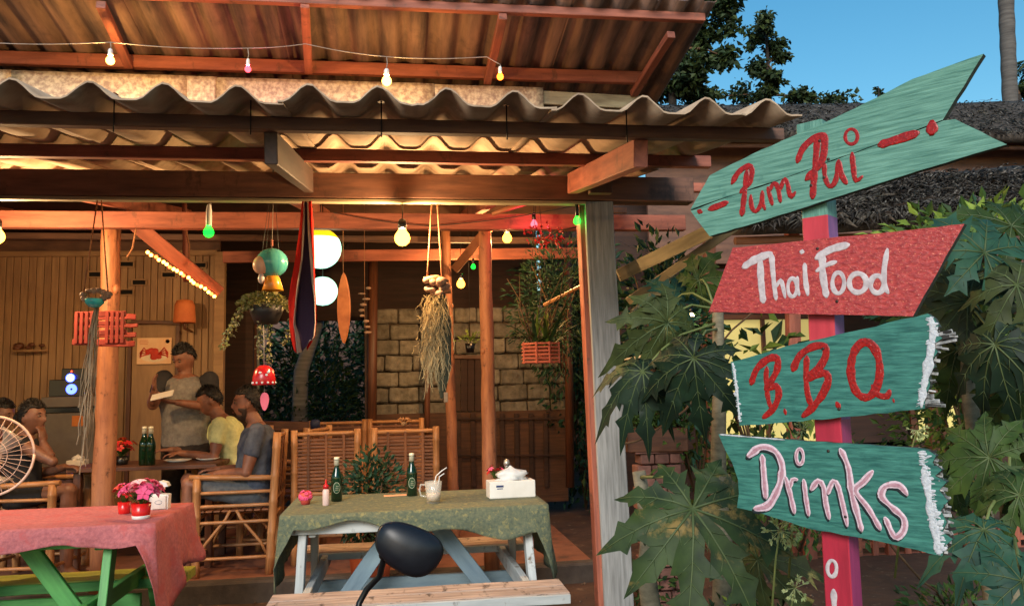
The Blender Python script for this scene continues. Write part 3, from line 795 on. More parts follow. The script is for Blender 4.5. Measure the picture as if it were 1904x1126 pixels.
# ------------------------------------------------------------------ table things
def bottle(label, c, h=.235, cap=(220, 215, 190), lab=True):
    t = thing('beer_bottle', label, 'bottle', c, 'green beer bottles on the picnic table' if h < .24 else 'dark bottles on the dining table')
    s = h / .235
    mb = MB(); mb.lathe([(.0, .004), (.027, 0), (.0305, .004), (.0305, .125), (.029, .14), (.018, .168), (.0135, .185), (.0125, .222), (.0145, .224), (.0145, .232), (.012, .235)], c, 20)
    if s != 1: 
        for v in mb.bm.verts: v.co = c + (v.co - c) * s
    mb.build('glass', GLASSG, t)
    mb = MB(); mb.lathe([(.0150 * s, .195 * s), (.0142 * s, .225 * s), (.0155 * s, .228 * s), (.015 * s, .239 * s), (.002, .241 * s)], c, 16); mb.build('foil_cap', mat('foil%d' % cap[0], cap, rough=.35, metal=.2, bump=.1, var=0), t)
    if lab:
        R = .0312; d = (EYE - c); a0 = math.atan2(d.y, d.x)
        LB = mat('label_green', (28, 70, 40), (20, 54, 30), bump=0, var=0, rough=.4); LC = mat('label_cream', (206, 206, 180), bump=0, var=0)
        def ov(rx, rz_, rr_, nm, m_, zc_=.075):
            mb = MB(); ring = []
            for i in range(22):
                a = 2 * pi * i / 22; th = a0 + rx * cos(a) / R
                ring.append(c + V(cos(th) * rr_, sin(th) * rr_, zc_ + rz_ * sin(a)))
            cen = mb.bm.verts.new(c + V(cos(a0) * rr_ * 1.005, sin(a0) * rr_ * 1.005, zc_)); vs = [mb.bm.verts.new(p) for p in ring]
            for i in range(22): mb.face([cen, vs[i], vs[(i + 1) % 22]], sm=True)
            mb.build(nm, m_, t)
        ov(.020, .030, R, 'label', LC); ov(.018, .028, R + .0004, 'label_field', LB)
        mb = MB()
        for k, (u0, z_) in enumerate(((-.006, .062), (-.006, .072), (-.004, .082))):
            pts = [c + V(cos(a0 + (u0 + q_ * .004) / R) * (R + .0012), sin(a0 + (u0 + q_ * .004) / R) * (R + .0012), z_ + (q_ % 2) * .004) for q_ in range(5)]
            mb.tube(pts, .0011, 4)
        mb.build('label_lettering', LC, t)
    return t
ZT = .752
bottle('green beer bottle on the picnic table beside the small red-capped bottle', Zp(626, 931, ZT))
bottle('green beer bottle on the picnic table beside the glass mug', Zp(766, 921, ZT))
# squeeze bottle
c = Zp(606, 939, ZT); sq = thing('sauce_bottle', 'small clear sauce bottle with red nozzle cap on the picnic table', 'bottle', c)
mb = MB(); mb.lathe([(0, 0), (.0165, 0), (.018, .004), (.018, .075), (.012, .088)], c, 16); mb.build('body', mat('milky_plastic', (214, 190, 182), (200, 170, 164), rough=.3, bump=0, var=0), sq)
mb = MB(); mb.lathe([(.0145, .087), (.0145, .105), (.006, .112), (.003, .135), (.001, .137)], c, 14); mb.build('nozzle_cap', REDP, sq)
# flower ball
c = Zp(568, 937, ZT); fb_ = thing('flower_ball', 'small round posy of pink and red flowers at the left end of the green cloth', 'flowers', c)
for k in range(34):
    a = rr(0, 2 * pi); e = rr(-.6, 1); d = V(cos(a) * math.sqrt(max(0, 1 - e * e)), sin(a) * math.sqrt(max(0, 1 - e * e)), e)
    mb = MB(); cc = c + V(0, 0, .042) + d * .028
    for q_ in range(5):
        t1 = d.orthogonal().normalized(); t1 = Matrix.Rotation(q_ * 2 * pi / 5, 3, d) @ t1
        mb.ball(cc + t1 * .007 + d * .003, .007, .006, .004, 6, 4)
    mb.build('flower', PINKF if k % 3 else REDF, fb_)
mb = MB(); mb.lathe([(.0, 0), (.022, 0), (.03, .03), (.024, .06), (0, .066)], c, 14); mb.build('base', mat('coral_pot', (206, 84, 70), (180, 60, 54), var=0), fb_)
# mug with straws
GL = mat('clear_glass', (225, 228, 222), (225, 228, 222), rough=.05, bump=0, var=0, alpha=.28, spec=1.0)
c = Zp(806, 934, ZT); mg = thing('glass_mug', 'clear glass mug with two white bent straws on the picnic table', 'mug', c)
mb = MB(); mb.lathe([(.0, .006), (.034, .004), (.036, 0), (.040, .05), (.047, .112), (.0455, .112), (.0385, .05), (.034, .014), (0, .013)], c, 24); mb.build('glass', GL, mg)
mb = MB(); mb.tube([c + V(-.040, 0, .095), c + V(-.066, 0, .098), c + V(-.074, 0, .07), c + V(-.066, 0, .04), c + V(-.038, 0, .034)], .0055, 8); mb.build('handle', GL, mg)
mb = MB(); mb.lathe([(0, .015), (.034, .015), (.0375, .05), (0, .05)], c, 20); mb.build('ice_dregs', mat('milky_drink', (220, 196, 170), (200, 170, 140), rough=.2, bump=.1, var=0), mg)
for (dx, tx) in ((-.012, .055), (.004, .042)):
    one('straw', WHITE, mg, 'tube', [c + V(dx, .0, .02), c + V(dx + .028, 0, .14 - (.02 if tx < .05 else 0)), c + V(tx - .01, .0, .165 - (.03 if tx < .05 else 0)), c + V(tx + .018, 0, .182 - (.03 if tx < .05 else 0))], .0032, 7)
# tissue box big, pepper mill, pots
c = Zp(952, 925, ZT)
tissue_box('tissue_box', 'large white tissue box at the right end of the green cloth', c + V(0, .05, 0), .255, .12, .092, rad(4), PM)
c = Zp(943, 903, ZT); pm = thing('salt_shaker', 'grey glass salt shaker behind the large white tissue box', 'shaker', c)
mb = MB(); mb.lathe([(0, 0), (.022, 0), (.024, .03), (.014, .07), (.012, .115), (.017, .125)], c, 16); mb.build('body', mat('smoky_glass', (150, 150, 140), (120, 120, 110), rough=.15, bump=0, var=0), pm)
mb = MB(); mb.lathe([(.019, .125), (.020, .14), (.015, .158), (.001, .165)], c, 16); mb.build('cap', mat('steel_cap', (190, 190, 185), rough=.3, metal=.6, bump=0, var=0), pm)
def flowerpot(label, c, potmat, petals, pr=.035, ph=.055, fh=.12, spread=.06, n=16, fr=.018, leaves=10, name='flower_pot', band=None):
    t = thing(name, label, 'flower pot', c)
    mb = MB(); mb.lathe([(0, 0), (pr * .8, 0), (pr * .85, .004), (pr, ph), (pr * .86, ph), (pr * .8, ph - .01), (0, ph - .01)], c, 18); mb.build('pot', potmat, t)
    if band:
        mb = MB(); mb.lathe([(pr * .80, 0), (pr * .88, .001), (pr * .90, ph * .22), (pr * .84, ph * .22)], c + V(0, 0, -.0005), 18); mb.build('band', band, t)
    for k in range(leaves):
        a = rr(0, 2 * pi); L_ = rr(.5, 1) * fh * .7
        mb = MB(); p0 = c + V(0, 0, ph); d = V(cos(a), sin(a), 0)
        s_ = V(-d.y, d.x, 0) * pr * .3; q0 = p0 + d * L_ * .5 + V(0, 0, L_ * .6); q1 = p0 + d * L_ * .95 + V(0, 0, L_ * rr(.3, .8))
        mb.quad([p0, q0 - s_, q1, q0 + s_], sm=True); mb.build('leaf', GREEN1, t)
    for k in range(n):
        a = rr(0, 2 * pi); r_ = math.sqrt(random.random()) * spread
        top = c + V(cos(a) * r_, sin(a) * r_, ph + fh * rr(.45, 1) * (1 - .4 * r_ / spread))
        one('stem', GREEN1, t, 'tube', [c + V(cos(a) * r_ * .2, sin(a) * r_ * .2, ph - .01), (c + top) / 2 + V(0, 0, .03), top], .0016, 4)
        d = (top - c - V(0, 0, ph)).normalized(); mb = MB()
        for q_ in range(5):
            t1 = Matrix.Rotation(q_ * 2 * pi / 5 + a, 3, d) @ d.orthogonal().normalized(); t2 = d.cross(t1)
            mb.quad([top, top + t1 * fr * .7 + t2 * fr * .45 + d * fr * .3, top + t1 * fr * 1.25 + d * fr * .1, top + t1 * fr * .7 - t2 * fr * .45 + d * fr * .3], sm=True)
        mb.ball(top + d * .003, fr * .22)
        mb.build('flower', petals[k % len(petals)], t)
    return t
SMOKED = mat('small_brown_pot', (150, 100, 76), (120, 76, 56), var=0)
flowerpot('little pot of crimson flowers left of the salt shaker on the green cloth', Zp(922, 904, ZT), SMOKED, [PINKF, REDF], .03, .05, .10, .05, 10, .016)
# white/pink paper menu on table
c = Zp(735, 921, ZT + .0015); mb = MB(); mb.box(c + V(0, .02, 0), (.13, .05, .003), b=.0008, rz=.1); mb.build('paper_menu', mat('peach_paper', (236, 176, 130), (220, 150, 110), bump=0, var=0), None, 'flat peach coloured paper slip lying left of the right-hand beer bottle', 'paper')
# pink table things
WPK = mat('white_pink_petal', (240, 196, 200), (230, 150, 170), bump=0, rough=.5)
REDC = mat('red_pot', (214, 34, 30), (190, 24, 24), rough=.25, bump=0, var=0, c3=(230, 220, 215), c3s=60, c3t=.68)
flowerpot('red pot with white rim bursting with pink flowers on the pink cloth', Zp(262, 963, ZT), REDC, [PINKF, WPK, PINKF], .047, .075, .13, .085, 20, .034, 20, band=WHITE)
flowerpot('small red flower pot tucked left of the larger red pot on the pink cloth', Zp(231, 954, ZT), REDC, [PINKF, REDF], .033, .06, .11, .05, 12, .022, 8)
# napkin holder: penguin-like curved white holder -> plain white curved holder
c = Zp(298, 945, ZT); nh = thing('napkin_holder', 'white ceramic napkin holder with curved hood behind the red flower pots', 'napkin holder', c)
mb = MB()
out = [(-.045, 0), (.045, 0), (.048, .075), (.02, .078), (-.005, .082), (.0, .098), (.02, .115), (.045, .118), (.035, .138), (.005, .148), (-.028, .138), (-.046, .112), (-.05, .08)]
mb.prism([c + V(x_, -.028, z_) for x_, z_ in out], V(0, .056, 0)); mb.build('holder', WHITE, nh)
one('eye_hole', BLACK, nh, 'ball', c + V(-.024, -.029, .112), .005, .002, .005, 8, 6)
mb = MB(); mb.box(c + V(.002, -.033, .038), (.07, .008, .068), b=.001, rz=0); mb.build('napkins', PAPER, nh)
mb = MB(); mb.tube([c + V(.018 * cos(k * .5), -.0375, .038 + .010 * sin(k * .5)) for k in range(14)], .0010, 4); mb.build('printed_mark', PM, nh)
# dining table things
bottle('tall dark bottle with white neck, left one on the dining table', Yp(267, 868, 6.25) * 1, .27, (225, 222, 200), False)
bottle('tall dark bottle with white neck, right one on the dining table', Yp(279, 872, 6.22) * 1, .27, (224, 222, 200), False)
for o in bpy.data.objects:
    if o.name.startswith('beer_bottle') and o.location.y > 6: o.location.z = .857
o = flowerpot('pot of red and orange flowers on the dining table behind the log post', V(Yp(226, 868, 6.35).x, 6.35, .857), BLACK, [REDF, mat('orange_petal', (230, 110, 40), (220, 70, 30), bump=0)], .05, .06, .16, .10, 16, .026, 12)
dc = V(Yp(330, 868, 6.42).x, 6.42, .857)
for k, (dx, dy, r_) in enumerate(((0, 0, .10), (.2, .08, .09))):
    mb = MB(); mb.lathe([(.0, 0), (r_ * .6, 0), (r_, .018), (r_ * .96, .018), (r_ * .6, .006), (0, .006)], dc + V(dx, dy, 0), 22); mb.build('plate', WHITE, None, ('white plate on the dining table in front of the yellow-shirted man', 'white plate on the dining table under the server')[k], 'plate')
# dark bushy potted plant between chairs and the table
def bush(label, c, r, h, n, mts, size=.04, pot=None, name='potted_plant', cat='plant', stuff=True, droop=.3, elong=2.2, stems=6):
    t = thing(name, label, cat, c)
    z0 = 0
    if pot:
        mb = MB(); mb.lathe([(0, 0), (pot[0] * .75, 0), (pot[0], pot[1]), (pot[0] * .88, pot[1]), (pot[0] * .8, pot[1] - .02), (0, pot[1] - .02)], c, 18); mb.build('pot', pot[2], t); z0 = pot[1]
    for k in range(stems):
        a = rr(0, 2 * pi); e = c + V(cos(a) * r * .6, sin(a) * r * .6, z0 + h * rr(.5, .9))
        one('stem', TWIG, t, 'tube', [c + V(0, 0, z0 - .02), c.lerp(e, .5) + V(0, 0, h * .15), e], [.008, .006, .003], 5)
    groups = [MB() for _ in mts]
    for k in range(n):
        d = V(random.gauss(0, 1), random.gauss(0, 1), random.gauss(0, 1)).normalized() * (random.random() ** .4)
        clump = 1 + .35 * noise.noise(d * 2.3 + c)
        p = c + V(d.x * r * clump, d.y * r * clump, z0 + h * .5 + d.z * h * .5 * clump)
        leaf(groups[random.randrange(len(mts))], p, (d + V(rr(-.6, .6), rr(-.6, .6), rr(-.5, .4))).normalized(), size * rr(.6, 1.3), elong)
    for g_, m_ in zip(groups, mts): g_.build('foliage', m_, t, kind='stuff' if stuff else None)
    return t
def leaf(mb, p, d, L_, elong=2.2, mi=0, fold=.18):
    s_ = d.cross(V(rr(-1, 1), rr(-1, 1), rr(.2, 1))).normalized(); n_ = s_.cross(d)
    wd = L_ / elong
    a, b, c_, e = p, p + d * L_ * .45 + s_ * wd * .5 + n_ * wd * fold, p + d * L_ - n_ * L_ * .12, p + d * L_ * .45 - s_ * wd * .5 + n_ * wd * fold
    mm = p + d * L_ * .5 - n_ * wd * .05
    va, vb, vc, ve = [mb.bm.verts.new(q) for q in (a, b, c_, e)]
    mb.face([va, vb, vc], mi=mi, sm=False); mb.face([va, vc, ve], mi=mi, sm=False)
bush('dark leafy potted plant standing between the picnic table and the bamboo chairs', V(Yp(688, 880, 5.45).x, 5.45, 0.0), .22, .62, 1500, [GREEN2, GREEN4], .05, (.14, .34, TERRA))
# small ornament on back of right chair: cloth doll-like tuft
c = Yp(751, 790, 6.1); or_ = thing('chair_ornament', 'small woven star ornament on the top rail of the right slatted chair', 'ornament', c)
for k in range(7):
    a = k * 2 * pi / 7
    one('petal', W_bam, or_, 'tube', [c + V(0, 0, .02), c + V(cos(a) * .03, sin(a) * .02, .05), c + V(cos(a) * .06, sin(a) * .03, .035)], [.008, .010, .003], 6)
one('core', W_tan, or_, 'ball', c + V(0, 0, .012), .022, .018, .02)
c = Yp(572, 790, 6.9); mb = MB(); mb.lathe([(0, 0), (.04, 0), (.045, .07), (.03, .085), (0, .09)], V(c.x, 7.50, 1.02), 12); mb.build('blue_cap', mat('dark_blue_cloth', (34, 44, 84), (22, 30, 60)), None, 'dark blue cap hung on a far bamboo chair behind the left slatted chair', 'cap')
# ------------------------------------------------------------------ pedestal fan (left edge)
fc = Yp(-22, 848, 5.15); fn = thing('pedestal_fan', 'round white wire fan partly cut off by the left edge of the frame', 'fan', V(fc.x, 5.15, 0))
fdir = V(.35, -1, .05).normalized(); MF = fdir.to_track_quat('Z', 'Y').to_matrix()
CAGE = mat('white_fan_wire', (226, 196, 180), (206, 176, 160), rough=.4, bump=0, var=0)
R_ = .232
ringp = lambda r, z, n=40: [fc + MF @ V(cos(2 * pi * i / n) * r, sin(2 * pi * i / n) * r, z) for i in range(n + 1)]
one('cage_ring', CAGE, fn, 'tube', ringp(R_, 0), .008, 8)
for r_, z_ in ((.17, .045), (.10, .062), (.05, .068)): one('cage_ring', CAGE, fn, 'tube', ringp(r_, z_), .002, 5)
for k in range(36):
    a = 2 * pi * k / 36; u = V(cos(a), sin(a), 0)
    one('cage_wire', CAGE, fn, 'tube', [fc + MF @ (u * R_), fc + MF @ (u * .17 + V(0, 0, .047)), fc + MF @ (u * .04 + V(0, 0, .07))], .0016, 4)
    if k % 2: one('cage_wire', CAGE, fn, 'tube', [fc + MF @ (u * R_), fc + MF @ (u * .17 - V(0, 0, .05)), fc + MF @ (u * .05 - V(0, 0, .07))], .0016, 4)
for k in range(3):
    a = 2 * pi * k / 3; mb = MB()
    pts = []
    for i in range(7):
        f = i / 6; r_ = .03 + f * .165
        pts.append((fc + MF @ V(cos(a + .5 * f) * r_, sin(a + .5 * f) * r_, .012), fc + MF @ V(cos(a + .55 + .75 * f) * r_ * .98, sin(a + .55 + .75 * f) * r_ * .98, -.02)))
    for i in range(6):
        q4 = [pts[i][0], pts[i + 1][0], pts[i + 1][1], pts[i][1]]
        mb.face([mb.bm.verts.new(v) for v in q4], sm=True)
    bmesh.ops.remove_doubles(mb.bm, verts=mb.bm.verts, dist=.0005)
    o = mb.build('blade', mat('smoky_fan_blade', (150, 140, 130), (130, 120, 110), rough=.3, bump=0, var=0), fn); o.modifiers.new('s', 'SOLIDIFY').thickness = .003
mb = MB(); mb.lathe([(0, .075), (.04, .072), (.045, .06), (.045, 0), (.06, -.06), (.055, -.17), (0, -.18)], fc, 18, MF); mb.build('motor', WHITE, fn)
mb = MB(); mb.tube([V(fc.x, 5.15, .03) - fdir * .1, fc - fdir * .1], [.018, .014], 10); mb.build('pole', WHITE, fn)
mb = MB(); b_ = V(fc.x, 5.15, 0) - fdir * .1; b_.z = .0; mb.lathe([(.2, 0), (.2, .02), (.05, .04), (.03, .06)], b_, 24); mb.build('base', WHITE, fn)
# ------------------------------------------------------------------ scooter at the bottom edge (only its mirror shows)
mc = Yp(758, 1020, 1.62)
sc_ = thing('scooter', 'motor scooter parked in front of the bench, only its black mirror in view', 'scooter', V(mc.x, 1.6, 0))
fdir = (EYE + V(0, 0, -.35) - mc).normalized(); MF = fdir.to_track_quat('Z', 'Y').to_matrix() @ Matrix.Rotation(rad(-28), 3, 'Z')
BLK = mat('black_mirror_shell', (24, 27, 34), (18, 20, 26), scale=(60, 60, 60), rough=.42, bump=.1, bdist=.0005, var=0)
mb = MB(); n = 40
def sq_ring(a, b, z, e=2.5):
    out = []
    for i in range(n):
        t = 2 * pi * i / n; c_, s_ = cos(t), sin(t)
        x = math.copysign(abs(c_) ** (2 / e), c_) * a; y = math.copysign(abs(s_) ** (2 / e), s_) * b
        x *= 1 + .10 * (y / b); y *= 1 + .12 * (x / a)
        out.append(mc + MF @ V(x, y, z))
    return out
rings = [sq_ring(.062, .040, -.016), sq_ring(.066, .044, -.006), sq_ring(.066, .044, .0), sq_ring(.063, .041, .006), sq_ring(.052, .034, .013), sq_ring(.036, .023, .019), sq_ring(.016, .010, .022), sq_ring(.004, .003, .0225)]
mb.sweep(rings); mb.build('mirror_shell', BLK, sc_)
mb = MB(); rg = sq_ring(.0665, .0445, -.004); mb.tube(rg + [rg[0]], .0012, 5); mb.build('seam', BLACK, sc_)
one('ball_joint', BLACK, sc_, 'ball', mc + MF @ V(-.035, -.030, -.006), .011, n=12)
s0 = mc + MF @ V(-.035, -.028, -.006)
hb = V(mc.x - .13, 1.64, .80)
mb = MB(); mb.tube([s0 + V(.01, 0, .015), s0, Dp(706, 1070, 1.60), Dp(682, 1095, 1.60), Dp(668, 1120, 1.60), hb + V(.02, 0, .06), hb], .0062, 10); mb.build('mirror_stem', BLACK, sc_)
mb = MB(); mb.tube([hb + V(.10, -.06, -.02), hb + V(-.02, 0, 0), hb + V(-.14, .02, 0), hb + V(-.28, .02, -.01), hb + V(-.42, 0, 0), hb + V(-.54, -.06, -.02)], .011, 8); mb.build('handlebar', BLACK, sc_)
for s_ in (.14, -.58): 
    mb = MB(); mb.tube([hb + V(s_, -.085 , -.03), hb + V(s_ + (-.08 if s_ > 0 else .08), -.045, -.015)], .017, 10); mb.build('grip', BLACK, sc_)
RB = mat('scooter_red_panel', (120, 24, 26), (96, 18, 20), rough=.25, bump=0, var=0)
xc = hb.x - .22
mb = MB(); mb.tube([V(xc, 1.68, .80), V(xc, 1.80, .30)], .03, 10); mb.build('steering_column', BLACK, sc_)
mb = MB(); mb.sweep([[V(xc + x * w_, y, z) for x, z in ((-1, z0), (1, z0), (.8, z1), (-.8, z1))] for (y, w_, z0, z1) in ((1.86, .06, .35, .72), (1.76, .14, .25, .78), (1.66, .15, .25, .74), (1.58, .14, .22, .5), (1.2, .13, .2, .30), (1.0, .14, .22, .62), (.6, .14, .32, .68), (.35, .07, .45, .62))]); mb.build('body', RB, sc_)
mb = MB(); mb.board((xc, 1.02, .68), (xc, .42, .72), .24, .08, b=.03); mb.build('seat', BLACK, sc_)
for yy in (1.90, .72):
    mb = MB(); MW = Matrix.Rotation(rad(90), 3, 'Y')
    mb.lathe([(.16, -.04), (.21, -.035), (.225, 0), (.21, .035), (.16, .04)], (xc, yy, .225), 28, MW, cap=False); o = mb.build('wheel', BLACK, sc_)
    mb = MB(); mb.lathe([(.03, -.03), (.17, -.02), (.17, .02), (.03, .03)], (xc, yy, .225), 20, MW); mb.build('rim', mat('alloy', (150, 150, 150), rough=.3, metal=.8, bump=0, var=0), o)
# ================================================================== PEOPLE
def headf(cen, f, u, sc=1.0, grow=0.0, N1=30, N2=24):
    """grid of head surface points; returns dict[i][j] -> (world point, local unit-ish coords)"""
    f = f.normalized(); s_ = f.cross(u).normalized(); u = s_.cross(f).normalized()
    out = []
    for j in range(N2 + 1):
        ph = pi * j / N2; row = []
        for i in range(N1):
            th = 2 * pi * i / N1
            x = sin(ph) * sin(th) * .074; y = sin(ph) * cos(th) * .094; z = cos(ph) * .118
            if z < 0:
                t = (-z / .118); x *= 1 - .26 * t ** 1.4
                if y < 0: y *= 1 - .5 * t
                else: y *= 1 - .06 * t
            if z > 0: y *= 1 + .03 * z / .118
            if y > 0:
                y += .024 * math.exp(-(x / .011) ** 2) * math.exp(-((z + .028) / .018) ** 2)
                y += .010 * math.exp(-(x / .008) ** 2) * math.exp(-((z + .0) / .022) ** 2)
                y += .005 * math.exp(-(x / .04) ** 2) * math.exp(-((z - .03) / .012) ** 2)
                y -= .011 * math.exp(-((abs(x) - .031) / .016) ** 2 - ((z - .008) / .013) ** 2)
                y += .006 * math.exp(-(x / .022) ** 2) * (math.exp(-((z + .058) / .006) ** 2) + math.exp(-((z + .071) / .006) ** 2))
                y += .006 * math.exp(-(x / .02) ** 2) * math.exp(-((z + .1) / .014) ** 2)
            g_ = 1 + grow
            row.append((cen + (s_ * x * g_ + f * y * g_ + u * z * g_) * sc, x, y, z))
        out.append(row)
    return out
def head_into(mb, cen, f, u, sc=1.0):
    G_ = headf(cen, f, u, sc)
    mb.sweep([[q[0] for q in row] for row in G_], cap=False)
    f = f.normalized(); s_ = f.cross(u).normalized(); u = s_.cross(f).normalized()
    for sg in (-1, 1):
        M = Matrix((s_, f, u)).transposed()
        mb.ball(cen + (s_ * sg * .073 - f * .008 - u * .005) * sc, .010 * sc, .019 * sc, .031 * sc, 10, 8, M)
def region(G_, test, off, nz=.004, seed=0):
    mb = MB(); N1 = len(G_[0]); vmap = {}
    def vert(j, i):
        if (j, i) not in vmap:
            p, x, y, z = G_[j][i]; c_ = G_[0][0][0].lerp(G_[-1][0][0], .5)
            d = (p - c_).normalized()
            vmap[j, i] = mb.bm.verts.new(p + d * (off + nz * noise.noise(p * 60 + V(seed, 0, 0))))
        return vmap[j, i]
    for j in range(len(G_) - 1):
        for i in range(N1):
            i2 = (i + 1) % N1
            if all(test(*G_[a][b][1:]) for a, b in ((j, i), (j, i2), (j + 1, i2), (j + 1, i))):
                mb.face([vert(j, i), vert(j, i2), vert(j + 1, i2), vert(j + 1, i)], sm=True)
    return mb
def ell(mb, pts, side):
    """elliptical loft: pts = [(p, a_side, b_other)]"""
    n = 18; rings = []
    for k, (p, a, b) in enumerate(pts):
        t = (pts[min(k + 1, len(pts) - 1)][0] - pts[max(k - 1, 0)][0]).normalized()
        s_ = (side - t * side.dot(t)).normalized(); o = t.cross(s_)
        rings.append([p + s_ * a * cos(2 * pi * i / n) + o * b * sin(2 * pi * i / n) for i in range(n)])
    mb.sweep(rings)
def limb(mb, pts):
    """pts [(p, r)] tapered with round ends"""
    P = [p for p, r in pts]; Rr = [r for p, r in pts]
    fine = []; fr = []
    for k in range(len(P) - 1):
        for q_ in range(4):
            f = q_ / 4; bul = 1 + .07 * sin(pi * f)
            fine.append(P[k].lerp(P[k + 1], f)); fr.append((Rr[k] * (1 - f) + Rr[k + 1] * f) * bul)
    fine.append(P[-1]); fr.append(Rr[-1])
    mb.tube(fine, fr, 12)
    for p, r in pts: mb.ball(p, r * .99, n=12, m=8)
def hand(mb, wr, d, n_, sc=1.0, curl=.5, thumb=1):
    """d: direction of fingers, n_: palm normal (palm faces n_)"""
    d = d.normalized(); s_ = d.cross(n_).normalized(); n_ = s_.cross(d).normalized()
    pc_ = wr + d * .045 * sc
    M = Matrix((s_, d, n_)).transposed()
    mb.ball(pc_, .038 * sc, .052 * sc, .016 * sc, 12, 8, M)
    mb.tube([wr - d * .02, wr + d * .02], [.025 * sc, .022 * sc], 10)
    for k, (o, L_) in enumerate(((-.028, .062), (-.010, .072), (.010, .068), (.028, .052))):
        p = wr + d * .075 * sc + s_ * o * sc; pts = [p - d * .02, p]; a = 0
        for seg_, fr in ((.45, .35), (.32, .8), (.23, 1.1)):
            a += curl * fr; p = p + (d * cos(a) + n_ * sin(a)) * L_ * seg_ * sc; pts.append(p)
        mb.tube(pts, [.0095 * sc, .0095 * sc, .009 * sc, .0085 * sc, .0065 * sc], 8)
    tb = wr + d * .02 * sc + s_ * thumb * .028 * sc; td = (d * .6 + s_ * thumb * .75 + n_ * .35).normalized()
    mb.tube([tb, tb + td * .03 * sc, tb + (td + d * .25).normalized() * .06 * sc], [.013 * sc, .011 * sc, .008 * sc], 8)
def solid(mb, name, mt, parent, vox, wr=0, smooth=4):
    o = mb.build(name, mt, parent)
    r = o.modifiers.new('remesh', 'REMESH'); r.mode = 'VOXEL'; r.voxel_size = vox; r.use_smooth_shade = True
    s_ = o.modifiers.new('smooth', 'SMOOTH'); s_.iterations = smooth; s_.factor = .5
    if wr:
        tx = bpy.data.textures.new('cloth_folds', 'CLOUDS'); tx.noise_scale = .09; tx.noise_depth = 2
        d = o.modifiers.new('folds', 'DISPLACE'); d.texture = tx; d.strength = wr; d.mid_level = .5; d.texture_coords = 'GLOBAL'
    return o
SKIN = mat('skin_tan', (146, 98, 76), (118, 76, 58), scale=(20, 20, 20), rough=.5, bump=.05, var=0)
SKIN2 = mat('skin_brown', (128, 88, 70), (106, 70, 54), scale=(20, 20, 20), rough=.5, bump=.05, var=0)
HAIR = mat('dark_hair', (16, 12, 11), (8, 6, 6), scale=(90, 90, 90), rough=.55, bump=.8, bdist=.004, var=0)
def fabric(n, a, b): return mat(n, a, b, scale=(35, 35, 35), rough=.9, bump=.25, bdist=.002, var=0)
